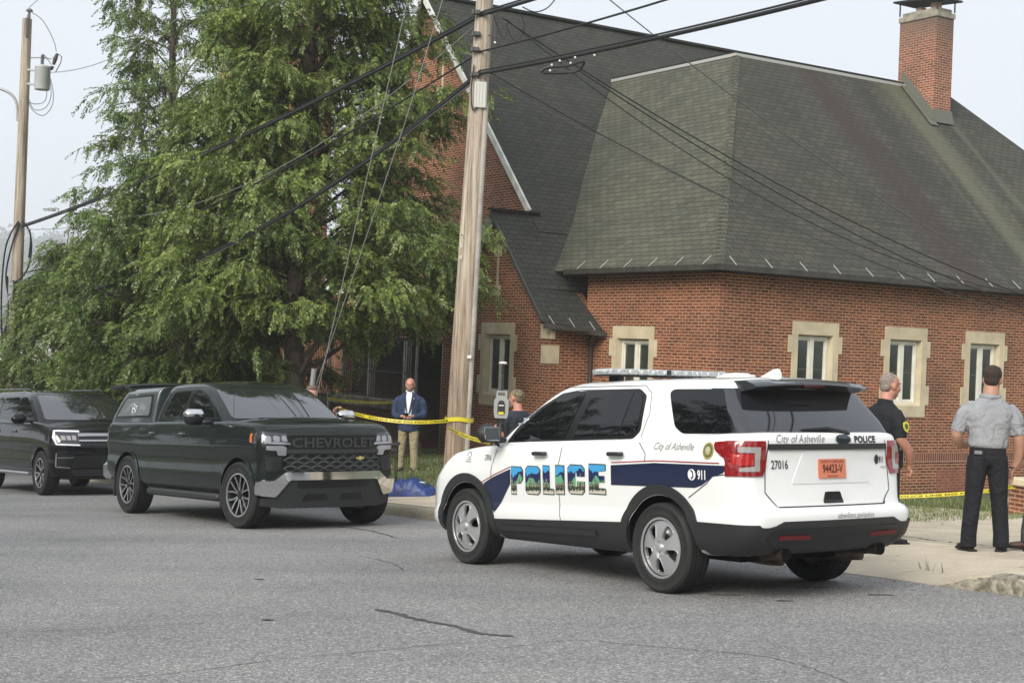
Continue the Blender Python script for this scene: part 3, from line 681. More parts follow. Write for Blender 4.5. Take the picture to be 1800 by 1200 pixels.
# ---------------------------------------------------------------- pickup truck
def pickup():
    T = vroot('pickup_truck', -.1796 * 18.75, 18.75, 1.87, -.98, 36.5, True)
    tag(T, 'dark green crew cab pickup truck with a canopy over its bed and its hatch raised', 'pickup truck')
    W = 1.0
    def zt(x): return float(np.interp(x, (-2.7, -1.0, -.9, 1.1, 1.4, 1.9, 2.25, 2.45, 2.6), (1.325, 1.325, 1.335, 1.345, 1.355, 1.35, 1.325, 1.30, 1.28)))
    def zb(x): return float(np.interp(x, (-2.7, -1.2, 1.2, 2.0, 2.6), (.52, .40, .40, .44, .50)))
    K = dict(rr=.12, rf=.17, br=.03, bf=.12, barrel=.006)
    def lv(t, xr, xf, w, **q): d = dict(K, xr=xr, xf=xf, w=w); d.update(q); return (t, d)
    L = [lv(0, -2.60, 2.30, .90), lv(.04, -2.64, 2.38, .95), lv(.12, -2.65, 2.42, .985), lv(.22, -2.65, 2.44, 1.0), lv(.33, -2.65, 2.44, .992), lv(.42, -2.65, 2.44, .982), lv(.52, -2.65, 2.44, .982), lv(.60, -2.65, 2.44, .992), lv(.655, -2.65, 2.44, 1.0), lv(.68, -2.65, 2.44, .996), lv(.80, -2.65, 2.43, .99), lv(.84, -2.65, 2.42, .978), lv(.92, -2.645, 2.38, .965), lv(.97, -2.63, 2.33, .95), lv(1.0, -2.62, 2.28, .925)]
    low = ringloft(L, lambda x, y, t: zb(x) + (zt(x) - zb(x)) * t, crown=.05).build('body', [PAINTG, DARKW], T, smooth=40, weld=.0004)
    GZ = [(1.28, -1.02, 1.36, .925), (1.36, -1.0, 1.26, .91), (1.45, -.96, 1.12, .895), (1.60, -.88, .86, .86), (1.74, -.80, .60, .82), (1.80, -.77, .47, .79), (1.84, -.74, .36, .74), (1.862, -.70, .26, .66), (1.868, -.68, .2, .60)]
    gm = ringloft([(z, dict(xr=a, xf=b, w=w, rr=.10, rf=.12, br=.02, bf=.20, barrel=.02)) for z, a, b, w in GZ], lambda x, y, t: t + (.018 * math.sin(max(0, min(1, (x + .8) / 1.3)) * math.pi) if t > 1.75 else 0), crown=.03)
    gh = gm.build('cab', [PAINTG], T, smooth=50)
    TZ = [(1.33, -2.67, -1.10, .915), (1.42, -2.62, -1.10, .90), (1.60, -2.46, -1.10, .865), (1.74, -2.33, -1.09, .83), (1.79, -2.27, -1.08, .80), (1.815, -2.22, -1.07, .75), (1.825, -2.18, -1.06, .68)]
    tm = ringloft([(z, dict(xr=a, xf=b, w=w, rr=.08, rf=.05, br=.04, bf=.02, barrel=.02)) for z, a, b, w in TZ], lambda x, y, t: t + (.012 * (x + 2.3) if t > 1.7 else 0), crown=.03)
    tp = tm.build('canopy', [mat('canopy_paint', (.035, .048, .048), .3, coat=1., ior=1.6)], T, smooth=50)
    sh, sg, st = Shell([low.data]), Shell([gh.data]), Shell([tp.data]); sa = Shell([low.data, gh.data, tp.data])
    cut(low, [(-1.80, .43), (1.83, .43)], .468, W)
    MB().box((0, 0, .52), (4.4, 1.5, .2)).box((-.1, .0, .60), (2.6, 1.7, .3)).tube([(-1.8, -.8, .42), (-1.8, .8, .42)], .06, 10).tube([(1.86, -.8, .42), (1.86, .8, .42)], .05, 10).box((-1.8, 0, .42), (.35, .35, .3), bev=.1).build('chassis', DARKW, T)
    bar = mat('dark_grey_plastic', (.022, .024, .024), .5, bump=.1, bscale=300)
    for ax in ('y-', 'y+'):
        sy = 1 if ax == 'y+' else -1
        tr = MB(); sg.patch(tr, rpoly([(1.06, 1.375), (-.82, 1.372), (-.80, 1.44), (-.54, 1.775), (.33, 1.79), (.62, 1.69), (.88, 1.52)], .03), ax, .003, res=.07, skirt=.01); tr.build('window_trim', TRIM, T, smooth=40)
        for nm, P in (('rear_window', [(-.13, 1.40), (-.60, 1.40), (-.70, 1.46), (-.49, 1.745), (.03, 1.76)]), ('front_window', [(.0, 1.40), (.14, 1.76), (.30, 1.765), (.56, 1.69), (.80, 1.53), (.93, 1.41)])):
            m_ = MB(); sg.patch(m_, rpoly(P, .035), ax, .007, res=.07); m_.build(nm, GLASS, T, smooth=40)
        m_ = MB(); st.patch(m_, rpoly([(-2.52, 1.38), (-1.19, 1.40), (-1.22, 1.73), (-2.20, 1.70)], .04), ax, .004, res=.1, skirt=.01); m_.build('canopy_window_trim', TRIM, T, smooth=40)
        m_ = MB(); st.patch(m_, rpoly([(-2.42, 1.41), (-1.25, 1.43), (-1.28, 1.70), (-2.16, 1.675)], .04), ax, .009, res=.1); cw = m_.build('canopy_window', mat('canopy_glass', (.16, .18, .2), .05, ior=1.9, spec=.7), T, smooth=40)
        m_ = MB()
        for ln in ([(-1.86, 1.57), (-1.86, 1.48), (-1.81, 1.46)], [(-1.84, 1.60), (-1.78, 1.57)], [(-1.79, 1.55), (-1.76, 1.48)], [(-1.76, 1.56), (-1.70, 1.56)], [(-1.72, 1.54), (-1.74, 1.47)], [(-1.86, 1.52), (-1.80, 1.53)]): st.strip(m_, ln, ax, .016, .013)
        m_.build('sticker', WHV, cw)
        m_ = MB()
        for ln in ([(-1.06, 1.34), (-1.03, .9), (-.98, .60), (-.78, .42)], [(.0, 1.345), (.04, 1.1), (.06, .45)], [(1.10, 1.30), (1.14, 1.1), (1.13, .8), (1.08, .45)], [(-.95, .455), (1.15, .455)]): sh.strip(m_, ln, ax, .010, .003)
        sg.strip(m_, [(-.87, 1.42), (-.56, 1.80), (.35, 1.815), (.66, 1.71), (1.0, 1.50)], ax, .008, .003); m_.build('door_seam', SEAM, T)
        m_ = MB(); sh.patch(m_, [(-1.25, .46), (1.30, .46), (1.28, .345), (-1.1, .345)], ax, .006, res=.1, skirt=.03); m_.build('sill', bar, T, smooth=40)
        MB().box((.12, sy * .93, .36), (2.3, .16, .10), bev=.03).build('side_skirt', bar, T, smooth=40)
        for xa in (-1.80, 1.83):
            o1, i1 = [], []
            for k in range(25):
                a = math.pi * (-.04 + 1.08 * k / 24); o1.append((xa + .505 * math.cos(a), .43 + .505 * math.sin(a))); i1.append((xa + .465 * math.cos(a), .43 + .465 * math.sin(a)))
            m_ = MB(); sh.patch(m_, o1 + i1[::-1], ax, .012, res=.06, skirt=.03); m_.build('arch_lip', PAINTG, T, smooth=50)
            MB().box((xa - .50, sy * .86, .40), (.03, .26, .34), bev=.01).build('mud_flap', BLKPL, T)
        for xh in (-.90, .12):
            MB().box((xh, sy * .985, 1.165), (.22, .05, .055), bev=.02, mi=0).box((xh, sy * .975, 1.15), (.17, .03, .09), bev=.02, mi=1).build('door_handle', [PAINTG, TRIM], T, smooth=40)
        m_ = MB(); m_.box((.86, sy * 1.15, 1.40), (.13, .28, .20), bev=.05).box((.90, sy * .96, 1.34), (.08, .2, .06), bev=.02); mr = m_.build('mirror', ALUD, T, smooth=50)
        MB().box((.865, sy * 1.15, 1.445), (.15, .285, .13), bev=.05).build('mirror_cap', CHROME, mr, smooth=50)
        MB().box((.79, sy * 1.15, 1.40), (.006, .22, .14), bev=.003).build('mirror_glass', mat('mirror_glass'), mr)
        # lamps and front corners
        m_ = MB(); sh.patch(m_, rpoly([(sy * .60, 1.195), (sy * .93, 1.225), (sy * .945, 1.08), (sy * .60, 1.06)], .02), 'x+', .012, res=.05, skirt=.03)
        sh.patch(m_, rpoly([(2.18, 1.205), (2.36, 1.205), (2.36, 1.075), (2.21, 1.08)], .02), ax, .012, res=.05, skirt=.02)
        hl = m_.build('headlight', LAMPD, T, smooth=40)
        m_ = MB(); sh.patch(m_, rpoly([(2.185, 1.20), (2.235, 1.20), (2.25, 1.09), (2.205, 1.09)], .015), ax, .02, res=.04, skirt=.005); m_.build('indicator', AMBER, hl, smooth=40)
        m_ = MB()
        for k in range(3): sh.patch(m_, rpoly([(sy * (.635 + .105 * k), 1.165), (sy * (.715 + .105 * k), 1.172), (sy * (.715 + .105 * k), 1.105), (sy * (.635 + .105 * k), 1.10)], .02), 'x+', .018, res=.05, skirt=.004)
        sh.patch(m_, [(sy * .61, 1.09), (sy * .94, 1.105), (sy * .94, 1.075), (sy * .60, 1.062)], 'x+', .019, res=.05, skirt=.004)
        m_.build('lamp_lens', mat('lamp_reflector', (.34, .34, .35), .12, metal=.8, coat=1.), hl, smooth=40)
        m_ = MB(); sh.patch(m_, rpoly([(sy * .70, 1.05), (sy * .90, 1.05), (sy * .90, 1.0), (sy * .78, .99), (sy * .76, .93), (sy * .66, .93), (sy * .655, 1.03)], .01), 'x+', .014, res=.05, skirt=.02); m_.build('lamp_bracket', mat('satin_silver', (.42, .42, .43), .3, metal=.8), T, smooth=40)
        m_ = MB(); sh.patch(m_, rpoly([(sy * .70, .91), (sy * .91, .93), (sy * .90, .74), (sy * .78, .72), (sy * .72, .80)], .02), 'x+', .006, res=.05, skirt=.01); ve = m_.build('corner_vent', TRIM, T)
        m_ = MB()
        for k in range(5): sh.strip(m_, [(sy * .72, .89 - .033 * k), (sy * .90, .90 - .033 * k)], 'x+', .013, .016)
        m_.build('vent_slats', bar, ve)
    m_ = MB(); sg.patch(m_, rpoly([(.80, 1.385), (-.80, 1.385), (-.70, 1.785), (.70, 1.785)], .06), 'x+', .006, res=.08); m_.build('windscreen', GLASSW, T, smooth=40)
    MB().tube([(1.40, -.55, 1.385), (1.36, .05, 1.39)], .009, 6).tube([(1.45, .15, 1.385), (1.36, .68, 1.39)], .009, 6).build('wiper', TRIM, T)
    MB().tube([(1.38, -.83, 1.36), (1.38, -.83, 1.84)], .003, 6).build('aerial', TRIM, T)
    # hood: raised centre and crease lines
    m_ = MB(); sh.patch(m_, rpoly([(1.42, .52), (2.28, .40), (2.28, -.40), (1.42, -.52)], .06), 'z', .012, res=.08, skirt=.02); m_.build('bonnet_bulge', PAINTG, T, smooth=60)
    m_ = MB()
    for s_ in (1, -1): sh.strip(m_, [(1.30, s_ * .90), (1.9, s_ * .885), (2.25, s_ * .80)], 'z', .010, .003)
    sh.strip(m_, [(.86, 1.255), (.5, 1.275), (-.5, 1.275), (-.86, 1.255)], 'x+', .012, .004); m_.build('bonnet_seam', SEAM, T)
    # grille: backing, name bar, hexagon mesh
    F = lambda a, b, d: (2.565 + d - .10 * (a / .75) ** 2, a, b)
    m_ = MB(); m_.prism(dens(rpoly([(-.66, 1.19), (.66, 1.19), (.62, .98), (.66, .80), (.50, .735), (-.50, .735), (-.66, .80), (-.62, .98)], .03), .1), F, -.05, .03, res=.12); gr = m_.build('grille', mat('grille_black', (.004, .004, .004), .5), T)
    m_ = MB()
    m_.prism(dens([(-.66, 1.005), (.66, 1.005), (.66, .955), (-.66, .955)], .1), F, .0, .065, res=.12); m_.prism(dens([(-.64, 1.205), (.64, 1.205), (.64, 1.18), (-.64, 1.18)], .1), F, .0, .05, res=.12)
    m_.build('grille_bar', bar, gr)
    v, f = text2d('CHEVROLET', .165, bold=.004, sx=1.28, align='CENTER', space=1.03)
    m_ = MB(); m_.add([F(a, 1.035 + b * 1.0, .045) for a, b in v], f); o_ = len(v)
    m_.build('grille_lettering', mat('letter_grey', (.035, .038, .040), .35), gr)
    m_ = MB(); hw_ = .092
    for r_ in range(4):
        for c_ in range(-4, 5):
            cx, cz = c_ * .176 + (.088 if r_ % 2 else 0), .925 - r_ * .052
            if abs(cx) > .62: continue
            P = [(cx + hw_ * math.cos(a) * (1 if abs(math.cos(a)) > .9 else .55), cz + .036 * (1 if math.sin(a) > .5 else (-1 if math.sin(a) < -.5 else 0))) for a in (0, math.pi / 3, 2 * math.pi / 3, math.pi, 4 * math.pi / 3, 5 * math.pi / 3)]
            Q = [(cx + (a - cx) * .80, cz + (b - cz) * .70) for a, b in P]
            for i in range(6):
                a, b, c, d = P[i], P[(i + 1) % 6], Q[(i + 1) % 6], Q[i]
                m_.add([F(*a, .045), F(*b, .045), F(*c, .05), F(*d, .05)], [(0, 1, 2, 3)])
    m_.build('grille_mesh', mat('mesh_grey', (.05, .054, .055), .4), gr)
    m_ = MB(); m_.prism([(.30, .905), (.34, .905), (.345, .92), (.375, .92), (.38, .905), (.42, .905), (.41, .88), (.378, .88), (.373, .866), (.343, .866), (.338, .88), (.298, .88)], F, .05, .066); m_.build('emblem', mat('emblem_gold', (.62, .50, .22), .3, metal=.7), gr)
    # bumpers
    def B(a, b, d): return (2.61 + d - .20 * abs(a / .97) ** 2.6 - (.0 if b > .6 else (.6 - b) * .25), a, b)
    P = [(-.985, .615), (-.82, .615), (-.68, .725), (.68, .725), (.82, .615), (.985, .615), (.965, .43), (.78, .41), (.63, .625), (-.63, .625), (-.78, .41), (-.965, .43)]
    m_ = MB(); m_.prism(dens(rpoly(P, .03), .08), B, -.10, .03, res=.1); m_.build('front_bumper', CHROME, T, smooth=35)
    m_ = MB(); m_.prism(dens([(-.62, .66), (.62, .66), (.78, .40), (.90, .40), (.90, .30), (.70, .27), (-.70, .27), (-.90, .30), (-.90, .40), (-.78, .40)], .08), B, -.12, .0, res=.1)
    m_.prism(dens(rpoly([(-.60, .705), (.60, .705), (.60, .66), (-.60, .66)], .0), .1), B, -.10, -.02, res=.15); lo = m_.build('lower_bumper', bar, T, smooth=35)
    m_ = MB(); [m_.prism(dens([(-.34, .605 - .03 * k), (.34, .605 - .03 * k), (.34, .59 - .03 * k), (-.34, .59 - .03 * k)], .1), B, .0, .012) for k in range(3)]
    for s_ in (1, -1): m_.prism(dens(rpoly([(s_ * .36, .61), (s_ * .50, .61), (s_ * .52, .55), (s_ * .48, .52), (s_ * .36, .53)], .01), .1), B, .0, .008)
    m_.build('tow_hook_cover', TRIM, lo)
    m_ = MB(); m_.prism(dens([(-.40, .45), (-.12, .45), (-.08, .37), (-.44, .36)], .1), B, 0, .004); m_.prism(dens([(.40, .45), (.12, .45), (.08, .37), (.44, .36)], .1), B, 0, .004); m_.build('air_intake', mat('grille_black'), lo)
    m_ = MB(); m_.box((-2.78, 0, .60), (.16, 1.9, .18), bev=.05).box((-2.72, -.90, .60), (.25, .12, .26), bev=.05).box((-2.72, .90, .60), (.25, .12, .26), bev=.05); m_.build('rear_bumper', CHROME, T, smooth=40)
    for sy in (1, -1):
        m_ = MB(); sh.patch(m_, rpoly([(sy * .84, 1.26), (sy * .96, 1.26), (sy * .96, .95), (sy * .86, .95)], .02), 'x-', .012, res=.05); m_.build('tail_light', REDL, T, smooth=40)
        MB().tube([(-2.70, sy * .70, .38), (-2.62, sy * .72, .45)], .02, 8).build('tow_loop', CHROME, T)
    m_ = MB(); sh.strip(m_, [(.82, 1.30), (.82, .66), (-.82, .66), (-.82, 1.30)], 'x-', .01, .003); m_.build('tailgate_seam', SEAM, T)
    # the raised rear hatch of the canopy
    m_ = MB(); n = 10
    for k in range(n + 1):
        y = -.80 + 1.6 * k / n; dz = -.03 * (y / .8) ** 2
        for x, z in ((-2.20, 1.845), (-2.5, 1.875), (-2.85, 1.87), (-3.05, 1.83), (-3.06, 1.80), (-2.85, 1.83), (-2.5, 1.845), (-2.22, 1.815)): m_.v.append((x, y * (1 - .05 * max(0, (-x - 2.5))), z + dz + .05))
    for k in range(n):
        for j in range(8): m_.f.append((k * 8 + j, k * 8 + (j + 1) % 8, k * 8 + 8 + (j + 1) % 8, k * 8 + 8 + j))
    m_.f += [tuple(range(8)), tuple(range(n * 8, n * 8 + 8))]; m_.fm = [0] * len(m_.f)
    ht = m_.build('raised_hatch', mat('hatch_glass', (.012, .013, .015), .35), T, smooth=45)
    MB().tube([(-2.36, -.74, 1.70), (-2.66, -.74, 1.88)], .010, 8).build('gas_strut', TRIM, ht); MB().tube([(-2.36, .74, 1.70), (-2.66, .74, 1.88)], .010, 8).build('gas_strut', TRIM, ht)
    m_ = MB(); st.patch(m_, rpoly([(-.76, 1.39), (.76, 1.39), (.70, 1.74), (-.70, 1.74)], .04), 'x-', .004, res=.1); m_.build('canopy_opening', mat('grille_black'), T)
    MB().box((.05, 0, 1.895), (.08, .06, .04), bev=.015).build('roof_antenna', PAINTG, T)
    for x in (1.83, -1.80):
        for sy in (1, -1): wheel('truck', .42, .285, .275, T, Vector((x, sy * .855, .42)), sy, turn=(6 if x > 0 else 0))
    return T
# ---------------------------------------------------------------- black SUV
def black_suv():
    T = vroot('large_suv', -.315 * 26.6, 26.6, 1.56, -.98, 36, True)
    tag(T, 'shiny black full-size SUV parked behind the green pickup, cut off by the left edge', 'SUV')
    def zt(x): return float(np.interp(x, (-2.8, -1.5, .6, 1.0, 1.5, 1.9, 2.1, 2.3), (1.36, 1.35, 1.325, 1.315, 1.28, 1.24, 1.19, 1.12)))
    def zb(x): return float(np.interp(x, (-2.8, -1.2, 1.2, 2.3), (.40, .36, .36, .28)))
    K = dict(rr=.2, rf=.26, br=.05, bf=.12, barrel=.01)
    def lv(t, xr, xf, w, **q): d = dict(K, xr=xr, xf=xf, w=w); d.update(q); return (t, d)
    L = [lv(0, -2.68, 2.08, .88), lv(.05, -2.74, 2.16, .95), lv(.15, -2.78, 2.2, .985), lv(.25, -2.78, 2.21, .998), lv(.36, -2.78, 2.22, .982), lv(.5, -2.77, 2.22, .985), lv(.66, -2.76, 2.22, 1.0), lv(.72, -2.76, 2.22, .994), lv(.8, -2.74, 2.21, .985), lv(.9, -2.72, 2.16, .97), lv(.96, -2.7, 2.1, .95), lv(1., -2.68, 2.04, .92)]
    low = ringloft(L, lambda x, y, t: zb(x) + (zt(x) - zb(x)) * t, crown=.045).build('body', [PAINTB, DARKW], T, smooth=40, weld=.0004)
    GZ = [(1.28, -2.62, 1.28, .92), (1.38, -2.62, 1.14, .90), (1.5, -2.58, .95, .88), (1.65, -2.50, .70, .84), (1.77, -2.44, .47, .80), (1.83, -2.40, .33, .76), (1.865, -2.36, .2, .70), (1.875, -2.34, .12, .64)]
    gh = ringloft([(z, dict(xr=a, xf=b, w=w, rr=.1, rf=.11, br=.03, bf=.20, barrel=.02)) for z, a, b, w in GZ], lambda x, y, t: t + (.012 if -1.8 < x < -.2 and t > 1.8 else 0), crown=.03).build('cabin', [PAINTB], T, smooth=50)
    sh, sg = Shell([low.data]), Shell([gh.data]); cut(low, [(-1.55, .40), (1.56, .40)], .46, 1.0)
    MB().box((0, 0, .45), (4.2, 1.5, .2)).box((0, 0, .55), (2.3, 1.7, .3)).tube([(-1.55, -.8, .4), (-1.55, .8, .4)], .05, 8).tube([(1.56, -.8, .4), (1.56, .8, .4)], .05, 8).build('chassis', DARKW, T)
    for ax in ('y-', 'y+'):
        sy = 1 if ax == 'y+' else -1
        for nm, P in (('front_window', [(.86, 1.40), (-.02, 1.40), (-.10, 1.76), (.22, 1.765), (.52, 1.66)]), ('rear_window', [(-.12, 1.40), (-.98, 1.41), (-1.02, 1.76), (-.20, 1.77)]), ('quarter_window', [(-1.14, 1.42), (-2.28, 1.46), (-2.22, 1.74), (-1.16, 1.77)])):
            m_ = MB(); sg.patch(m_, rpoly(P, .03), ax, .006, res=.08); m_.build(nm, GLASS, T, smooth=40)
        m_ = MB()
        for ln in ([(1.0, 1.28), (1.04, 1.0), (1.0, .45)], [(-.07, 1.33), (-.05, .9), (-.08, .42)], [(-1.08, 1.34), (-1.2, 1.1), (-1.1, .85)]): sh.strip(m_, ln, ax, .009, .003)
        m_.build('door_seam', SEAM, T)
        MB().box((.06, sy * 1.0, .37), (2.2, .16, .06), bev=.02).build('running_board', mat('satin_silver', (.42, .42, .43), .3, metal=.8), T)
        for xh in (.12, -.88): MB().box((xh, sy * .985, 1.13), (.2, .05, .04), bev=.015).build('door_handle', PAINTB, T)
        MB().tube([(-2.1, sy * .70, 1.90), (-2.0, sy * .70, 1.935), (.0, sy * .70, 1.93), (.1, sy * .70, 1.89)], .016, 8).build('roof_rail', PAINTB, T, smooth=50)
        m_ = MB(); m_.box((.80, sy * 1.14, 1.36), (.16, .28, .17), bev=.06).box((.84, sy * .96, 1.32), (.08, .2, .05), bev=.02); m_.build('mirror', PAINTB, T, smooth=50)
        m_ = MB(); sh.patch(m_, rpoly([(sy * .52, 1.13), (sy * .90, 1.15), (sy * .94, .92), (sy * .54, .90)], .02), 'x+', .010, res=.05, skirt=.02)
        hl = m_.build('headlight', LAMPD, T, smooth=40)
        m_ = MB(); sh.strip(m_, [(sy * .50, 1.135), (sy * .90, 1.145), (sy * .93, 1.03), (sy * .90, .915), (sy * .52, .90)], 'x+', .030, .018); m_.build('running_light', mat('light_guide', (.8, .8, .82), .2, coat=1.), hl, smooth=40)
        m_ = MB()
        for k in range(3): sh.patch(m_, rpoly([(sy * (.58 + .09 * k), 1.06), (sy * (.65 + .09 * k), 1.065), (sy * (.65 + .09 * k), .985), (sy * (.58 + .09 * k), .98)], .01), 'x+', .016, res=.05, skirt=.003)
        m_.build('lamp_lens', CLRL, hl)
        m_ = MB(); sh.patch(m_, rpoly([(sy * .60, .80), (sy * .90, .80), (sy * .90, .48), (sy * .68, .48)], .03), 'x+', .005, res=.06); cv = m_.build('corner_vent', TRIM, T)
        m_ = MB(); sh.strip(m_, [(sy * .90, .76), (sy * .905, .52), (sy * .68, .50)], 'x+', .014, .010); sh.strip(m_, [(sy * .62, .68), (sy * .88, .68)], 'x+', .012, .010); m_.build('vent_trim', mat('satin_silver'), cv)
    m_ = MB(); sg.patch(m_, rpoly([(.80, 1.345), (-.80, 1.345), (-.70, 1.80), (.70, 1.80)], .06), 'x+', .006, res=.08); m_.build('windscreen', GLASSW, T, smooth=40)
    m_ = MB(); sh.patch(m_, rpoly([(-.55, 1.12), (.55, 1.12), (.52, .86), (-.52, .86)], .03), 'x+', .008, res=.08, skirt=.02); gr = m_.build('grille', mat('grille_black'), T)
    m_ = MB()
    for z, w_ in ((1.075, .05), (.975, .03)): sh.strip(m_, [(-.54, z), (.54, z)], 'x+', w_, .022)
    m_.build('grille_bar', mat('satin_silver'), gr)
    m_ = MB()
    for k in range(9):
        for z in (.90, 1.03): cx = -.48 + .12 * k; sh.strip(m_, [(cx - .05, z), (cx - .02, z + .02), (cx + .02, z + .02), (cx + .05, z), (cx + .02, z - .02), (cx - .02, z - .02), (cx - .05, z)], 'x+', .008, .016)
    m_.build('grille_mesh', mat('mesh_grey'), gr)
    m_ = MB(); sh.patch(m_, rpoly([(-.60, .72), (.60, .72), (.66, .50), (-.66, .50)], .03), 'x+', .006, res=.08); m_.build('air_intake', TRIM, T)
    m_ = MB(); sh.patch(m_, rpoly([(-.66, .47), (.66, .47), (.60, .36), (-.60, .36)], .03), 'x+', .012, res=.08); m_.build('skid_plate', ALUD, T, smooth=40)
    MB().tube([(1.30, -.6, 1.335), (1.34, 0, 1.345)], .009, 6).tube([(1.36, .05, 1.34), (1.28, .7, 1.335)], .009, 6).build('wiper', TRIM, T)
    m_ = MB(); sh.strip(m_, [(1.2, .84), (1.9, .80), (2.1, .70)], 'z', .01, .003); sh.strip(m_, [(1.2, -.84), (1.9, -.80), (2.1, -.70)], 'z', .01, .003); m_.build('bonnet_seam', SEAM, T)
    for x in (1.56, -1.55):
        for sy in (1, -1): wheel('suv', .395, .265, .265, T, Vector((x, sy * .865, .395)), sy)
    return T
# ================================================================ ground, road, kerb, pavement
def nmat(name, build, rough=.8):
    m = bpy.data.materials.new(name); m.use_nodes = True; _mats[name] = m; t = m.node_tree; b = t.nodes['Principled BSDF']; b.inputs['Roughness'].default_value = rough
    build(t, b); return m
def N_(t, ty, **k):
    n = t.nodes.new(ty)
    for a, v in k.items():
        if a in n.inputs: n.inputs[a].default_value = v
        else: setattr(n, a, v)
    return n
def ramp(t, src, stops):
    r = t.nodes.new('ShaderNodeValToRGB'); e = r.color_ramp.elements
    while len(e) < len(stops): e.new(.5)
    for q, (p, c) in zip(e, stops): q.position = p; q.color = (*c, 1) if len(c) == 3 else c
    lk(t, src, r.inputs[0]); return r.outputs[0]
def mix(t, f, a, b, mode='MIX'):
    m = t.nodes.new('ShaderNodeMix'); m.data_type = 'RGBA'; m.blend_type = mode
    for i, v in ((0, f), (6, a), (7, b)):
        if hasattr(v, 'default_value') or hasattr(v, 'links'): lk(t, v, m.inputs[i])
        elif isinstance(v, (int, float)): m.inputs[i].default_value = v
        else: m.inputs[i].default_value = (*v, 1)
    return m.outputs[2]
def mth(t, op, a, b=0.):
    q = t.nodes.new('ShaderNodeMath'); q.operation = op
    for i, v in enumerate((a, b)):
        if isinstance(v, (int, float)): q.inputs[i].default_value = v
        else: lk(t, v, q.inputs[i])
    return q.outputs[0]
def bumpn(t, b, h, st, d):
    n = t.nodes.new('ShaderNodeBump'); n.inputs['Strength'].default_value = st; n.inputs['Distance'].default_value = d; lk(t, h, n.inputs['Height']); lk(t, n.outputs[0], b.inputs['Normal'])
def asphalt(t, b):
    tc = N_(t, 'ShaderNodeTexCoord'); o = tc.outputs['Object']
    v = N_(t, 'ShaderNodeTexVoronoi', Scale=85.); lk(t, o, v.inputs['Vector'])
    n1 = N_(t, 'ShaderNodeTexNoise', Scale=38., Detail=5., Roughness=.75); lk(t, o, n1.inputs['Vector'])
    n2 = N_(t, 'ShaderNodeTexNoise', Scale=.45, Detail=5.); lk(t, o, n2.inputs['Vector'])
    n3 = N_(t, 'ShaderNodeTexNoise', Scale=110., Detail=3.); lk(t, o, n3.inputs['Vector'])
    sep = N_(t, 'ShaderNodeSeparateColor'); lk(t, v.outputs['Color'], sep.inputs[0])
    c = ramp(t, sep.outputs[0], [(0, (.115, .115, .115)), (.45, (.195, .193, .189)), (.8, (.262, .259, .252)), (1, (.46, .455, .44))])
    c2 = ramp(t, n1.outputs[0], [(.3, (.75, .75, .75)), (.7, (1.25, 1.25, 1.25))]); c = mix(t, 1., c, c2, 'MULTIPLY')
    c3 = ramp(t, n2.outputs[0], [(.25, (.80, .80, .81)), (.5, (1., 1., 1.)), (.75, (1.13, 1.12, 1.10))]); c = mix(t, 1., c, c3, 'MULTIPLY')
    mp = N_(t, 'ShaderNodeMapping'); mp.inputs['Rotation'].default_value = (0, 0, -rad(125)); mp.inputs['Scale'].default_value = (.10, .75, 1); lk(t, o, mp.inputs[0]); n4 = N_(t, 'ShaderNodeTexNoise', Scale=1., Detail=3.); lk(t, mp.outputs[0], n4.inputs['Vector'])
    c = mix(t, 1., c, ramp(t, n4.outputs[0], [(.32, (.86, .86, .87)), (.5, (1, 1, 1)), (.68, (1.10, 1.09, 1.07))]), 'MULTIPLY')
    lk(t, c, b.inputs['Base Color']); bumpn(t, b, mth(t, 'ADD', n3.outputs[0], v.outputs['Distance']), .5, .006)
ASPH = nmat('asphalt', asphalt, .82)
def concrete(t, b, base=(.54, .465, .35)):
    tc = N_(t, 'ShaderNodeTexCoord'); o = tc.outputs['Object']
    n1 = N_(t, 'ShaderNodeTexNoise', Scale=1.1, Detail=8., Roughness=.65); lk(t, o, n1.inputs['Vector'])
    n2 = N_(t, 'ShaderNodeTexNoise', Scale=45., Detail=3.); lk(t, o, n2.inputs['Vector'])
    mp = N_(t, 'ShaderNodeMapping'); mp.inputs['Rotation'].default_value = (0, 0, -rad(125)); mp.inputs['Scale'].default_value = (.9, 5., 1); lk(t, o, mp.inputs[0])
    n3 = N_(t, 'ShaderNodeTexNoise', Scale=1.2, Detail=5.); lk(t, mp.outputs[0], n3.inputs['Vector'])
    c = ramp(t, n1.outputs[0], [(.3, tuple(q * .72 for q in base)), (.5, base), (.7, tuple(q * 1.14 for q in base))])
    c = mix(t, 1., c, ramp(t, n2.outputs[0], [(.3, (.85, .85, .85)), (.7, (1.1, 1.1, 1.1))]), 'MULTIPLY')
    c = mix(t, ramp(t, n3.outputs[0], [(.60, (0, 0, 0)), (.72, (.55, .55, .55))]), c, tuple(q * .45 for q in base))
    lk(t, c, b.inputs['Base Color']); bumpn(t, b, n2.outputs[0], .3, .01)
CONC = nmat('concrete_pavement', concrete, .85)
CONC2 = nmat('concrete_kerb', lambda t, b: concrete(t, b, (.30, .27, .20)), .9)
def grassm(t, b):
    tc = N_(t, 'ShaderNodeTexCoord'); o = tc.outputs['Object']
    n1 = N_(t, 'ShaderNodeTexNoise', Scale=.9, Detail=6.); lk(t, o, n1.inputs['Vector']); n2 = N_(t, 'ShaderNodeTexNoise', Scale=30., Detail=4.); lk(t, o, n2.inputs['Vector'])
    c = ramp(t, n1.outputs[0], [(.35, (.055, .075, .022)), (.55, (.10, .12, .04)), (.7, (.17, .15, .07))]); c = mix(t, 1., c, ramp(t, n2.outputs[0], [(.3, (.5, .5, .5)), (.7, (1.4, 1.4, 1.4))]), 'MULTIPLY')
    lk(t, c, b.inputs['Base Color']); bumpn(t, b, n2.outputs[0], .8, .03)
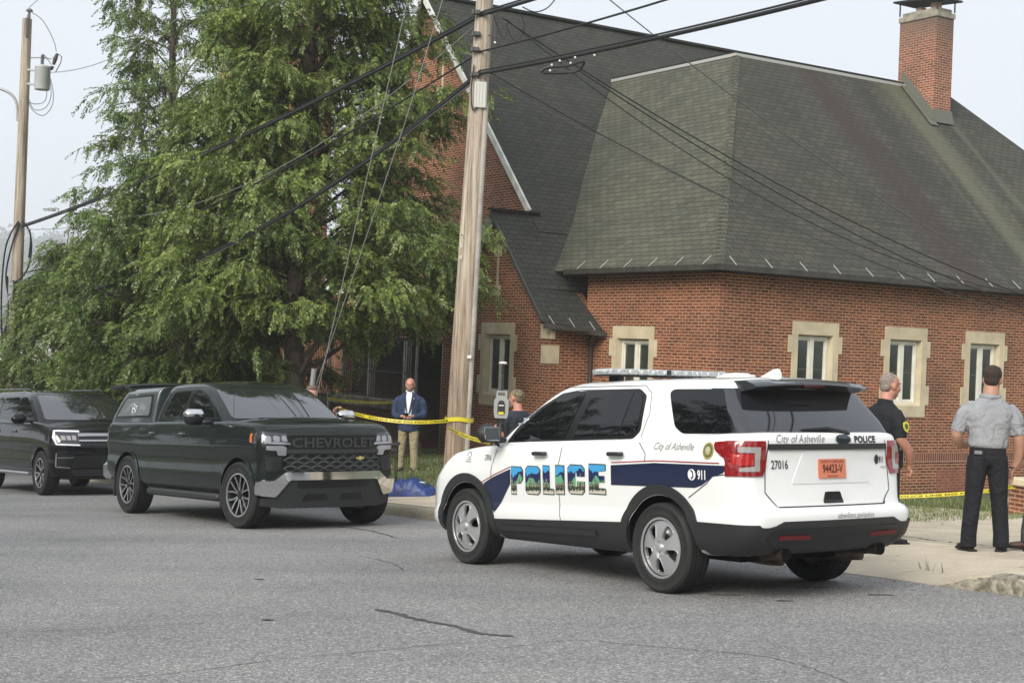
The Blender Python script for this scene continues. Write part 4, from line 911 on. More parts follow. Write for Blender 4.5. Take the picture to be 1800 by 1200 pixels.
GRASSM = nmat('grass_soil', grassm, .95)
def sheet(name, ss, pp, zf, m, dz=0., kind='structure', cond=None):
    vs = []; fs = []; n = len(pp)
    for s in ss:
        for p in pp:
            q = p(s) if callable(p) else p; x, y = xy(s, q); vs.append((x, y, zf(s, q) + dz))
    for i in range(len(ss) - 1):
        for j in range(n - 1): fs.append((i * n + j, (i + 1) * n + j, (i + 1) * n + j + 1, i * n + j + 1))
    mb = MB(); mb.add(vs, fs); o = mb.build(name, m, fix=False, smooth=60); tag(o, kind=kind); return o
S_ = list(np.arange(-16, 60, 1.0))
far = [-600, -200, -80, -40, -24, -17] + S_ + [62, 70, 85, 110, 160, 260, 420, 700]
ppf = [-700, -300, -120, -50, -25, -12, -9.5]
def road_in(s, p): return plane(s) - .35
GP = ppf + [-9, -4, 0, 1.9] + [(lambda s, d=d: kp(s) + d) for d in (.12, .6, 1.2, 1.8, 2.6, 3.4, 4.5, 6, 8, 10, 12, 14, 17, 20, 25, 32, 45, 80, 160, 320, 700)]
def gzf(s, p):
    if kp(s) + .05 < p < kp(s) + 1.5 and s < 62: t = sm(0, 1.3, p - kp(s)); return plane(s) * (1 - t) + hgt(s, p) * t - .04
    if p > kp(s) + .05: return hgt(s, p) - .03 - (.0 if p < 40 else min(6, (p - 40) * .03))
    return plane(s) - .30 if p > -9.2 else plane(s) + .12 - .02 * min(20, -9.2 - p) * 0
sheet('ground', far, GP, gzf, GRASSM)
sheet('road', [-60, -30] + S_ + [62, 70, 100, 160, 260], [-9.2, -6, -3, 0, 1.2, (lambda s: kp(s) + .02)], lambda s, p: plane(s), ASPH)
# kerb stones: one along the upper walk, a weathered one beyond the driveway
def kerb(name, s0, s1, label, rough):
    mb = MB(); n = max(2, int((s1 - s0) / .25)); R_ = random.Random(5)
    for i in range(n + 1):
        s = s0 + (s1 - s0) * i / n; k = kp(s); j = lambda a: R_.uniform(-a, a) * rough
        end = min(1, (i + .25) / 1.6) if name == 'kerb' and s0 > 0 else 1
        if rough > .95: end = min(1, (n - i + .25) / 1.8)
        for dp, dz in ((-.02 + j(.02), -.08), (-.012 + j(.03), .07 * end + j(.02)), (.012 + j(.02), .125 * end + j(.015)), (.05, .148 * end + j(.012)), (.16 + j(.01), .152 * end + j(.01)), (.17, -.05)):
            x, y = xy(s, k + dp); mb.v.append((x, y, plane(s) + dz))
    for i in range(n):
        for q in range(5): mb.f.append((i * 6 + q, i * 6 + 6 + q, i * 6 + 7 + q, i * 6 + q + 1))
    mb.f += [tuple(range(5, -1, -1)), tuple(range(n * 6, n * 6 + 6))]; mb.fm = [0] * len(mb.f)
    o = mb.build(name, CONC2, smooth=50 if rough < .8 else 25); tag(o, kind='structure'); return o
kerb('kerb', 5.2, 60, '', .25)
kw = mat('weathered_kerb', (.13, .12, .085), .95, var=.6, vscale=14, bump=1., bscale=30, var2=(.36, .33, .26))
k2 = kerb('kerb', -1.75, -.86, '', 1.); k2.data.materials[0] = kw
k3 = kerb('kerb', -12, -1.79, '', .9); k3.data.materials[0] = kw
kd = lambda d: (lambda s: kp(s) + d)
sheet('pavement', list(np.arange(5, 60.1, .5)), [kd(.15), kd(.8), kd(1.5), kd(2.1)], hgt, CONC, .004)
def drz(s, p):
    t = sm(0, 1.3, p - kp(s)); e = sm(-1.0, -1.6, s) + sm(4.6, 5.2, s)
    return plane(s) * (1 - t) + hgt(s, p) * t + .004 if e < .5 else hgt(s, p) + .004
def drz(s, p):
    t = sm(0, 1.3, p - kp(s)); e = min(1, sm(-.8, -1.3, s) + sm(4.5, 5.1, s)); t = max(t, e)
    if p - kp(s) < .005: return plane(s) - .06
    return plane(s) * (1 - t) + hgt(s, p) * t + .006
sheet('driveway', [-14, -10, -6, -3] + list(np.arange(-2, 6.1, .25)), [kd(.0), kd(.02), kd(.16), kd(.5), kd(.9), kd(1.3), kd(1.7), kd(2.4)], drz, CONC)
CR = nmat('old_concrete', lambda t, b: concrete(t, b, (.46, .40, .30)), .9)
sheet('driveway', [-14, -10, -6, -3] + list(np.arange(-2, 8.1, .5)), [kd(2.45), kd(3.2), kd(4.2), kd(5.4), kd(6.8), kd(8.2), kd(9.4)], hgt, CR, .004)
# tar-sealed cracks and hairline cracks
def wob(P, amp, k=8, seed=0):
    R_ = random.Random(seed); o = []
    for q in smooth_path([(a, b, 0) for a, b in P], k): o.append((q.x + R_.uniform(-amp, amp), q.y + R_.uniform(-amp, amp)))
    return o
def crack(name, P, w, m, seed=0, amp=.012, zf=None, lift=.004):
    L = wob(P, amp, 10, seed); R_ = random.Random(seed + 9); vs = []
    for i, (x, y) in enumerate(L):
        a = Vector(L[max(0, i - 1)]); b = Vector(L[min(len(L) - 1, i + 1)]); t = (b - a).normalized(); ww = w * R_.uniform(.45, 1.4) * min(1, .25 + .3 * min(i, len(L) - 1 - i))
        for q in (1, -1): X, Y = x - t.y * ww * q / 2, y + t.x * ww * q / 2; vs.append((X, Y, (zf or (lambda x, y: plane(sp(x, y)[0])))(X, Y) + lift))
    mb = MB(); mb.add(vs, [(2 * i, 2 * i + 1, 2 * i + 3, 2 * i + 2) for i in range(len(L) - 1)]); o = mb.build(name, m, fix=False); tag(o, kind='structure'); return o
TAR = mat('road_tar', (.055, .056, .058), .6, var=.25, vscale=9); CRK = mat('dark_crack', (.03, .03, .028), .95); HAIR = mat('hairline_crack', (.075, .074, .070), .95); STN = mat('oil_stain', (.085, .083, .08), .6)  # CRK: plain dark colour for open cracks and joints
def uvn(t): return N_(t, 'ShaderNodeUVMap').outputs[0]
def brickm(c1, c2, mo, soot=False):
    def f(t, b):
        u = uvn(t); br = N_(t, 'ShaderNodeTexBrick', Scale=1.); br.inputs['Brick Width'].default_value = .213; br.inputs['Row Height'].default_value = .0677; br.inputs['Mortar Size'].default_value = .0105
        br.inputs['Mortar Smooth'].default_value = .15; br.inputs['Bias'].default_value = -.1
        br.inputs['Color1'].default_value = (*c1, 1); br.inputs['Color2'].default_value = (*c2, 1); br.inputs['Mortar'].default_value = (*mo, 1); lk(t, u, br.inputs['Vector'])
        n = N_(t, 'ShaderNodeTexNoise', Scale=.7, Detail=6.); lk(t, u, n.inputs['Vector']); n2 = N_(t, 'ShaderNodeTexNoise', Scale=9., Detail=4.); lk(t, u, n2.inputs['Vector'])
        c = mix(t, 1., br.outputs[0], ramp(t, n.outputs[0], [(.3, (.70, .72, .72)), (.5, (1, 1, 1)), (.7, (1.16, 1.12, 1.08))]), 'MULTIPLY'); c = mix(t, 1., c, ramp(t, n2.outputs[0], [(.3, (.78, .76, .76)), (.7, (1.16, 1.16, 1.16))]), 'MULTIPLY')
        if soot:
            tc = N_(t, 'ShaderNodeTexCoord'); s = N_(t, 'ShaderNodeSeparateXYZ'); lk(t, tc.outputs['Object'], s.inputs[0])
            k = mth(t, 'ADD', s.outputs[2], mth(t, 'MULTIPLY', n2.outputs[0], .6)); c = mix(t, ramp(t, mth(t, 'MULTIPLY', mth(t, 'SUBTRACT', k, 8.9), .9), [(0, (0, 0, 0)), (1, (.75, .75, .75))]), c, (.10, .09, .07))
        lk(t, c, b.inputs['Base Color']); bumpn(t, b, mth(t, 'SUBTRACT', 1., br.outputs['Fac']), .5, .01)
    return f
BRICK = nmat('red_brick', brickm((.245, .072, .033), (.095, .028, .016), (.45, .28, .165)), .88)
BRICKC = nmat('chimney_brick', brickm((.27, .085, .045), (.13, .04, .025), (.46, .32, .22), True), .88)
BRICKL = nmat('light_brick', brickm((.26, .085, .05), (.20, .06, .04), (.30, .16, .11)), .88)
def soldier(t, b):
    u = uvn(t); br = N_(t, 'ShaderNodeTexBrick', Scale=1.); br.offset = 0; br.inputs['Brick Width'].default_value = .074; br.inputs['Row Height'].default_value = .23; br.inputs['Mortar Size'].default_value = .008
    br.inputs['Color1'].default_value = (.19, .06, .035, 1); br.inputs['Color2'].default_value = (.11, .035, .02, 1); br.inputs['Mortar'].default_value = (.44, .30, .2, 1); lk(t, u, br.inputs['Vector']); lk(t, br.outputs[0], b.inputs['Base Color'])
DBR = nmat('shaded_brick', brickm((.10, .035, .022), (.05, .02, .014), (.15, .12, .09)), .9)  # brick colour darkened for the shade under the trees and in the bay
SOLD = nmat('soldier_brick', soldier, .88)
def shingle(base, front):
    def f(t, b):
        u = uvn(t); br = N_(t, 'ShaderNodeTexBrick', Scale=1.); br.inputs['Brick Width'].default_value = .30; br.inputs['Row Height'].default_value = .16; br.inputs['Mortar Size'].default_value = .014; br.inputs['Mortar Smooth'].default_value = .5
        br.inputs['Color1'].default_value = (*[q * 1.22 for q in base], 1); br.inputs['Color2'].default_value = (*[q * .84 for q in base], 1); br.inputs['Mortar'].default_value = (*[q * .25 for q in base], 1); lk(t, u, br.inputs['Vector'])
        n = N_(t, 'ShaderNodeTexNoise', Scale=.45, Detail=7., Roughness=.6); lk(t, u, n.inputs['Vector']); n2 = N_(t, 'ShaderNodeTexNoise', Scale=60., Detail=2.); lk(t, u, n2.inputs['Vector'])
        c = mix(t, 1., br.outputs[0], ramp(t, n.outputs[0], [(.3, (.72, .74, .74)), (.5, (1, 1, 1)), (.72, (1.25, 1.2, 1.1))]), 'MULTIPLY'); c = mix(t, 1., c, ramp(t, n2.outputs[0], [(.25, (.7, .7, .7)), (.75, (1.3, 1.3, 1.3))]), 'MULTIPLY')
        if front:
            tc = N_(t, 'ShaderNodeTexCoord'); s = N_(t, 'ShaderNodeSeparateXYZ'); lk(t, tc.outputs['Object'], s.inputs[0])
            mp = N_(t, 'ShaderNodeMapping'); mp.inputs['Scale'].default_value = (1.6, .12, .12); lk(t, tc.outputs['Object'], mp.inputs[0]); ns = N_(t, 'ShaderNodeTexNoise', Scale=1.5, Detail=4.); lk(t, mp.outputs[0], ns.inputs['Vector'])
            x = mth(t, 'ADD', s.outputs[0], mth(t, 'MULTIPLY', ns.outputs[0], 1.4))
            def streak(c0, w, k=1.): return ramp(t, mth(t, 'SUBTRACT', 1., mth(t, 'DIVIDE', mth(t, 'ABSOLUTE', mth(t, 'SUBTRACT', x, c0)), w)), [(0, (0, 0, 0)), (.8, (k, k, k))])
            c = mix(t, streak(11.5, .75, .5), c, (.135, .14, .085)); c = mix(t, streak(12.9, .35, .4), c, (.125, .13, .085)); c = mix(t, streak(8.4, 1.0, .7), c, (.032, .020, .017)); c = mix(t, streak(9.9, .5, .4), c, (.02, .02, .018))
        lk(t, c, b.inputs['Base Color']); bumpn(t, b, mth(t, 'SUBTRACT', 1., br.outputs['Fac']), .6, .015)
    return f
RDARK = nmat('weathered_shingle', shingle((.050, .049, .037), True), .92)
RGREEN = nmat('mossy_shingle', shingle((.080, .081, .057), False), .92)
RMAIN = nmat('dark_shingle', shingle((.036, .038, .030), False), .92)
STONE = mat('limestone', (.56, .48, .33), .85, var=.12, vscale=2.5, bump=.2, bscale=60)
WOODW = mat('painted_frame', (.74, .72, .63), .55, var=.06, vscale=6)
PANE = mat('window_pane', (.035, .042, .036), .06, ior=1.6, var=.35, vscale=1.2)
GUT = mat('bronze_gutter', (.055, .05, .042), .5, metal=.2, var=.25, vscale=5); FLASH = mat('pale_flashing', (.40, .40, .38), .5)
GUTI = mat('weathered_flashing', (.12, .125, .10), .6)
WHB = mat('verge_board', (.60, .60, .55), .6, var=.15, vscale=3); OLDB = mat('mossy_board', (.20, .22, .16), .8, var=.4, vscale=6, var2=(.34, .33, .27))
BM = Matrix.Translation((4.3, 31.0, 0)) @ Matrix.Rotation(rad(33), 4, 'Z')
def tow(r, l, z=0): v = BM @ Vector((r, l, z)); return v
def church():
    T = empty('brick_church', BM); tag(T, 'red brick church with steep dark shingle roofs and cream stone window surrounds', 'church')
    def fR(l0): return lambda a, b, d: (a, l0 - d, b)
    def fL(r0): return lambda a, b, d: (r0 - d, a, b)
    def wall(name, fn, poly, holes, m=BRICK):
        mb = MB(); mb.prism(poly, fn, -.25, 0, holes); return mb.build(name, m, T, uv=True)
    def window(fn, c, zt, zb, w=1.40, sill=True):
        g = .115; x0, x1 = c - w / 2, c + w / 2; oz0, oz1 = zb + .26, zt - .28; ox0, ox1 = x0 + .17, x1 - .17
        P = [(x0, zt), (x0, zt - .30), (x0 - g, zt - .30), (x0 - g, zt - .68), (x0, zt - .68), (x0, zb + .72), (x0 - g, zb + .72), (x0 - g, zb + .28), (x0, zb + .28), (x0, zb), (x1, zb), (x1, zb + .28), (x1 + g, zb + .28), (x1 + g, zb + .72), (x1, zb + .72), (x1, zt - .68), (x1 + g, zt - .68), (x1 + g, zt - .30), (x1, zt - .30), (x1, zt)]
        H = [(ox0, oz0), (ox1, oz0), (ox1, oz1), (ox0, oz1)]
        mb = MB(); mb.prism(P[::-1], fn, -.06, .022, [H])
        for a, b, dx, dz in ((ox0, ox0 + .05, 0, 0), (ox1, ox1 - .05, 0, 0)):
            mb.add([fn(a, oz0, .02), fn(b, oz0 + .02, -.16), fn(b, oz1 - .04, -.16), fn(a, oz1, .02)], [(0, 1, 2, 3)])
        mb.add([fn(ox0, oz1, .02), fn(ox0 + .05, oz1 - .04, -.16), fn(ox1 - .05, oz1 - .04, -.16), fn(ox1, oz1, .02)], [(0, 1, 2, 3)]); mb.add([fn(ox0, oz0, .02), fn(ox0 + .05, oz0 + .06, -.16), fn(ox1 - .05, oz0 + .06, -.16), fn(ox1, oz0, .02)], [(3, 2, 1, 0)])
        W = mb.build('window', STONE, T, smooth=20)
        a0, a1, b0, b1 = ox0 + .05, ox1 - .05, oz0 + .04, oz1 - .04; mid = (a0 + a1) / 2; q = .055
        Ls = [(a0 + q, mid - .06), (mid + .06, a1 - q)]
        mb = MB(); mb.prism([(a0, b0), (a1, b0), (a1, b1), (a0, b1)], fn, -.17, -.10, [[(u, b0 + .07), (v, b0 + .07), (v, b1 - .06), (u, b1 - .06)] for u, v in Ls])
        for u, v in Ls: mb.prism([(u - .004, b0 + .066), (v + .004, b0 + .066), (v + .004, b1 - .056), (u - .004, b1 - .056)], fn, -.165, -.135, [[(u + .03, b0 + .10), (v - .03, b0 + .10), (v - .03, b1 - .09), (u + .03, b1 - .09)]])
        mb.build('frame', WOODW, W)
        for u, v in Ls:
            MB().add([fn(u, b0 + .05, -.15), fn(v, b0 + .05, -.15), fn(v, b1 - .04, -.15), fn(u, b1 - .04, -.15)], [(0, 1, 2, 3)]).build('pane', PANE, W)
            mb = MB(); zz = (b0 + b1) / 2; mb.add([fn(u, zz - .006, -.147), fn(v, zz - .006, -.147), fn(v, zz + .006, -.147), fn(u, zz + .006, -.147)], [(0, 1, 2, 3)]); mb.build('glazing_bar', GUTI, W)
        return H
    wr = [(2.82, .79, -1.27), (5.69, .79, -1.27), (8.43, .79, -1.27), (11.2, .79, -1.27), (14.0, .79, -1.27)]
    HR = [window(fR(0), *a) for a in wr]
    wall('wall', fR(0), [(0, -2.10), (18, -2.10), (18, 1.92), (0, 1.92)], [[(p[0] + (.06 if p[0] > c else -.06), p[1] + (.06 if p[1] > 0 else -.06)) for p in h] for h, (c, _, _) in zip(HR, wr)])
    wall('plinth', fR(-.05), [(-.05, -6), (18, -6), (18, -2.33), (-.05, -2.33)], [])
    MB().prism([(-.06, -2.33), (18, -2.33), (18, -2.10), (-.06, -2.10)], fR(-.0), -.2, .062).build('soldier_course', SOLD, T, uv=True)
    MB().prism([(6.85, -3.0), (7.85, -3.0), (7.85, -2.50), (6.85, -2.50)], fR(-.055), -.03, .012).build('blocked_vent', BRICKL, T, uv=True)
    h = window(fL(0), 2.87, .56, -1.50, 1.52)
    wall('wall', fL(0), [(0.25, -6), (4.7, -6), (4.7, 1.92), (0.25, 1.92)], [[(p[0] + (.06 if p[0] > 2.87 else -.06), p[1] + (.06 if p[1] > -.5 else -.06)) for p in h]])
    wall('wall', fR(4.46), [(-.95, -6), (0.0, -6), (0.0, .38), (-.95, .38)], [])
    h = window(fL(-1.2), 6.68, .56, -1.46, 1.50)
    wall('wall', fL(-1.2), [(4.46, -6), (9.3, -6), (9.3, .45), (6.88, 3.16), (4.46, .50)], [[(p[0] + (.06 if p[0] > 6.68 else -.06), p[1] + (.06 if p[1] > -.5 else -.06)) for p in h]])
    gab = [(4.46, -6), (26, -6), (26, 1.0), (17.6, 1.4), (12.85, 9.55), (6.2, 2.35), (4.46, .5)]
    wall('wall', fL(0.0), gab, [[(6.3, -1.2), (7.05, -1.2), (7.05, .3), (6.3, .3)], [(9.7, -3.4), (17.2, -3.4), (17.2, .1), (9.7, .1)]])
    # slit vents
    for fn, c, z1, z0 in ((fL(-1.2), 6.80, 2.32, 1.36), (fL(0.0), 11.95, 8.02, 6.75)):
        k = 1.0 if z1 < 3 else 1.25
        mb = MB(); mb.prism([(c - .16 * k, z1 - .16), (c + .16 * k, z1 - .16), (c + .16 * k, z1 + .1), (c - .16 * k, z1 + .1)], fn, -.02, .02); mb.prism([(c - .16 * k, z0 - .14), (c + .16 * k, z0 - .14), (c + .16 * k, z0 + .1), (c - .16 * k, z0 + .1)], fn, -.02, .02)
        mb.prism([(c - .045, z0 + .1), (c + .045, z0 + .1), (c + .045, z1 - .16), (c - .045, z1 - .16)], fn, -.02, .012); mb.build('slit_vent', STONE, T)
    mb = MB(); mb.box((-1.08, 4.60, -.16), (.30, .32, .42)); mb.build('corner_stone', STONE, T)
    mb = MB(); mb.prism([(4.38, .20), (4.80, .20), (4.80, .58), (4.50, .52), (4.38, .40)], fL(-1.2), -.1, .03); mb.build('kneeler_stone', STONE, T)
    # roofs -------------------------------------------------------------
    def roof(name, polys, m, th=.05, uvo=None):
        mb = MB()
        for P in polys:
            P = [Vector(p) for p in P]; n = (P[1] - P[0]).cross(P[2] - P[0]).normalized(); n = n if n.z > 0 else -n; k = len(P)
            mb.add([p for p in P] + [p - n * th for p in P], [tuple(range(k)), tuple(range(2 * k - 1, k - 1, -1))] + [(i, (i + 1) % k, k + (i + 1) % k, k + i) for i in range(k)])
        return mb.build(name, m, T, uv=True, fix=True)
    zm = lambda l: .62 + 1.088 * (l - 4.45)
    o = .36; D = 7.8; rc, lc, lend, re_ = 5.1, 5.6, 10.95, 13.2
    e0 = (-o, -o, 1.84); d0 = (rc, lc, D)
    def bell(a, b, k): return tuple(a[i] + (b[i] - a[i]) * k + (0 if i < 2 else -.10 * math.sin(math.pi * min(1, k * 2.2)) if k < .45 else 0) for i in range(3))
    K = [0, .06, .14, .25, .4, 1]
    zr = lambda P, Q, k: bell(P, Q, k)
    fe, ft = (18.6, -o, 1.84), (re_, lc, D)
    roof('roof_front', [[zr(e0, d0, a), zr(fe, ft, a), zr(fe, ft, b), zr(e0, d0, b)] for a, b in zip(K, K[1:])], RDARK)
    le, lt = (-o, 5.75, 1.84), (rc, lend, D)
    roof('roof_side', [[zr(le, lt, a), zr(e0, d0, a), zr(e0, d0, b), zr(le, lt, b)] for a, b in zip(K, K[1:])], RGREEN)
    roof('roof_deck', [[(rc, lc, D - .01), (re_, lc, D - .01), (re_, lend, D - .01), (rc, lend, D - .01)]], RMAIN)
    roof('roof_end', [[(18.6, -o, 1.84), (18.6, 12, 1.84), (re_, lend, D), (re_, lc, D)]], RMAIN)
    rk = -.28
    roof('roof_main', [[(rk, 6.45, zm(6.45) + .03), (20, 6.45, zm(6.45)), (20, 12.85, zm(12.85)), (rk, 12.85, zm(12.85) + .03)], [(rk, 12.85, zm(12.85) + .03), (20, 12.85, zm(12.85)), (20, 17.9, 1.6), (rk, 17.9, 1.6)]], RMAIN)
    roof('roof_porch', [[(-1.42, 4.42, .59), (-.02, 3.95, .42), (-.02, 5.2, 1.36), (-1.42, 5.2, 1.38)], [(-1.42, 5.2, 1.38), (.6, 5.2, 1.38), (.6, 6.88, zm(6.88) + .01), (-1.42, 6.88, zm(6.88) + .01)], [(-1.42, 6.88, zm(6.88) + .01), (.0, 6.88, zm(6.88) + .01), (.0, 9.6, .34), (-1.42, 9.6, .34)]], RMAIN)
    mb = MB(); mb.box((-.6, 4.40, .42), (1.2, .9, .05)); mb.build('soffit', GUT, T)
    # verges, ridges, flashings
    def bar(name, a, b, w, h, m, up=(0, 0, 1)):
        a, b = Vector(a), Vector(b); d = (b - a).normalized(); s_ = d.cross(Vector(up)).normalized(); u = s_.cross(d); mb = MB()
        vs = [p + s_ * (w / 2 * i) + u * (h / 2 * j) for p in (a, b) for i, j in ((-1, -1), (1, -1), (1, 1), (-1, 1))]
        mb.add(vs, [(0, 3, 2, 1), (4, 5, 6, 7), (0, 1, 5, 4), (1, 2, 6, 5), (2, 3, 7, 6), (3, 0, 4, 7)]); return mb.build(name, m, T)
    bar('verge_board', (rk + .02, 6.95, zm(6.95) + .0), (rk + .02, 12.86, zm(12.86) + .02), .06, .16, WHB)
    bar('verge_board', (rk + .02, 12.86, zm(12.86)), (rk + .02, 17.9, 1.58), .06, .16, WHB)
    bar('verge_board', (-1.38, 6.90, zm(6.88) - .18), (-1.38, 9.58, .20), .10, .26, OLDB)
    bar('verge_trim', (-1.42, 4.45, .56), (-1.42, 6.90, zm(6.88) - .04), .05, .08, GUT)
    bar('ridge_cap', (-1.45, 6.88, zm(6.88) + .05), (-.02, 6.88, zm(6.88) + .05), .22, .05, RMAIN); bar('ridge_cap', (rk, 12.85, zm(12.85) + .05), (20, 12.85, zm(12.85) + .05), .25, .07, RGREEN)
    mb = MB(); pts = [Vector(zr(e0, d0, q / 60)) for q in range(61)]
    for a_, b_ in zip(pts, pts[1:]):
        u = Vector((0, 0, .022)); v = Vector((0, 0, .036)); mb.add([a_ + v, a_ + Vector((.15, 0, 0)) + v, a_ + Vector((0, .15, 0)) + v, b_ + u, b_ + Vector((.15, 0, 0)) + u, b_ + Vector((0, .15, 0)) + u], [(0, 1, 4, 3), (2, 0, 3, 5)])
        mb.add([a_ + v, a_ + Vector((.15, 0, 0)) + v, a_ + Vector((.15, 0, -.01)), a_ + Vector((0, 0, -.01))], [(0, 1, 2, 3)])
    mb.build('hip_cap', RGREEN, T, uv=True, fix=False)
    bar('deck_flashing', (rc - .02, lc - .03, D + .0), (re_, lc - .03, D + .0), .05, .08, FLASH); bar('deck_flashing', (rc - .03, lc - .05, D + .0), (rc - .03, lend, D + .0), .05, .08, FLASH)
    bar('deck_edge', (rc, lc + .05, D + .06), (re_, lc + .05, D + .06), .12, .07, RMAIN); bar('deck_edge', (rc + .05, lc, D + .06), (rc + .05, lend, D + .06), .12, .07, RMAIN)
    # gutters with pale straps
    def gutter(a, b, straps, dv, w=.13):
        g = bar('gutter', a, b, w, .12, GUT); a, b = Vector(a), Vector(b)
        for k in range(straps):
            p = a + (b - a) * ((k + .5) / straps); q = p + Vector(dv) * .24 + Vector((0, 0, .26)); mb = MB(); mb.tube([p + Vector((0, 0, .06)), q], .009, 5); mb.build('gutter_strap', FLASH, g)
        return g
    gutter((-o - .06, -o - .06, 1.80), (18.7, -o - .06, 1.80), 19, (0, 1, 0)); gutter((-o - .06, -o, 1.80), (-o - .06, 5.05, 1.80), 6, (1, 0, 0))
    gutter((-1.44, 4.36, .50), (-.03, 3.90, .36), 3, (0, 1, 0), .11)
    mb = MB(); mb.prism([(-o, 1.72), (18.6, 1.72), (18.6, 1.76), (-o, 1.76)], lambda a, b, d: (a, d, b), -o, .05); mb.prism([(-o, 1.72), (5.2, 1.72), (5.2, 1.76), (-o, 1.76)], lambda a, b, d: (d, a, b), -o, .05); mb.build('soffit', mat('dark_soffit', (.045, .032, .025), .8), T)
    mb = MB(); mb.tube(smooth_path([(-.22, 4.05, .40), (-.20, 4.1, .28), (-.12, 4.32, .12), (-.06, 4.40, -.05), (-.06, 4.40, -3.2)], 5), .055, 10); mb.build('downspout', mat('brown_downspout', (.07, .05, .04), .5), T, smooth=60)
    # chimney
    mb = MB(); mb.prism([(11.42, 4.50), (12.10, 4.50), (12.10, 5.85), (11.42, 5.85)], lambda a, b, d: (a, b, d), 5.2, 9.62); ch = mb.build('chimney', BRICKC, T, uv=True)
    mb = MB(); mb.prism([(11.39, 4.47), (12.13, 4.47), (12.13, 5.88), (11.39, 5.88)], lambda a, b, d: (a, b, d), 9.62, 9.76); mb.prism([(11.46, 4.55), (12.06, 4.55), (12.06, 5.80), (11.46, 5.80)], lambda a, b, d: (a, b, d), 9.76, 9.88); mb.build('cap', mat('sooty_mortar', (.26, .24, .19), .9, var=.3, vscale=5), ch)
    mb = MB(); mb.lathe([(.15, 0), (.15, .26), (.12, .27), (.12, .02)], (11.76, 4.85, 9.82), n=20); mb.lathe([(.14, 0), (.14, .20), (.11, .21)], (11.76, 5.4, 9.82), n=20); mb.build('flue_pot', mat('clay_pot', (.52, .36, .24), .8), ch, smooth=40)
    mb = MB(); mb.box((11.76, 5.17, 10.16), (.95, 1.7, .05), R=Matrix.Rotation(rad(4), 3, 'X')); [mb.box((x, y, 9.98), (.03, .03, .36)) for x in (11.40, 12.12) for y in (4.5, 5.85)]; mb.build('hood', mat('black_metal', (.012, .012, .012), .5), ch)
    k_ = (D - 1.84) / (lc + o)
    zf = lambda l: 1.84 + k_ * (l + o)
    mb = MB(); mb.add([(11.40, 4.36, zf(4.36) + .04), (11.40, 5.7, zf(5.7) + .04), (11.40, 5.7, zf(5.7) + .36), (11.40, 4.46, zf(4.46) + .30)], [(0, 1, 2, 3)]); mb.add([(11.32, 4.40, zf(4.4) + .06), (12.16, 4.40, zf(4.4) + .06), (12.14, 4.485, zf(4.5) + .34), (11.38, 4.485, zf(4.5) + .34)], [(0, 1, 2, 3)])
    mb.add([(11.10, 4.30, zf(4.3) + .055), (11.42, 4.30, zf(4.3) + .055), (11.42, 5.6, zf(5.6) + .055), (11.22, 5.6, zf(5.6) + .055)], [(0, 1, 2, 3)]); mb.build('flashing', GUTI, ch)
    # tower beyond the trees
    def bx_(x0, x1, y0, y1, z0, z1, nm, m): return MB().prism([(x0, y0), (x1, y0), (x1, y1), (x0, y1)], lambda a, b, d: (a, b, d), z0, z1).build(nm, m, T, uv=True)
    bx_(-1.2, 1.2, 21.4, 25.6, -6, 10.5, 'tower', BRICK); bx_(-1.3, 1.3, 21.3, 25.7, 10.5, 10.8, 'tower_coping', STONE)
    # recessed entrance bay left of the porch gable
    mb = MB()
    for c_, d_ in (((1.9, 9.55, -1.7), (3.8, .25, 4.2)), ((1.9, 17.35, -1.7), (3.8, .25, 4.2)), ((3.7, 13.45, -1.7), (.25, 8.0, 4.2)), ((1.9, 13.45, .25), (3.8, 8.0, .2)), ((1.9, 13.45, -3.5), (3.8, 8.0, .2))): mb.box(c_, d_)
    mb.build('entrance_recess', DBR, T, uv=True)  # lined with the darkened brick, so the bay's shade is partly in its colour
    for l_ in (11.2, 13.4, 15.6): MB().box((.05, l_, -1.65), (.22, .22, 3.4), bev=.02).build('porch_post', mat('peeling_post', (.20, .20, .17), .8, var=.3, vscale=6), T)
    MB().prism([(12.4, -3.3), (13.9, -3.3), (13.9, -.8), (13.15, -.3), (12.4, -.8)], fL(3.5), -.02, .03).build('door', mat('dark_door', (.03, .018, .012), .6), T)
    return T
church()
def rot_box(name, c, size, ang, m, label=None, cat=None, uv=True):
    mb = MB(); mb.box((0, 0, 0), size, bev=0); o = mb.build(name, m, uv=uv, M=Matrix.Translation(c) @ Matrix.Rotation(ang, 4, 'Z'))
    if label: tag(o, label, cat)
    return o
A33 = rad(33)
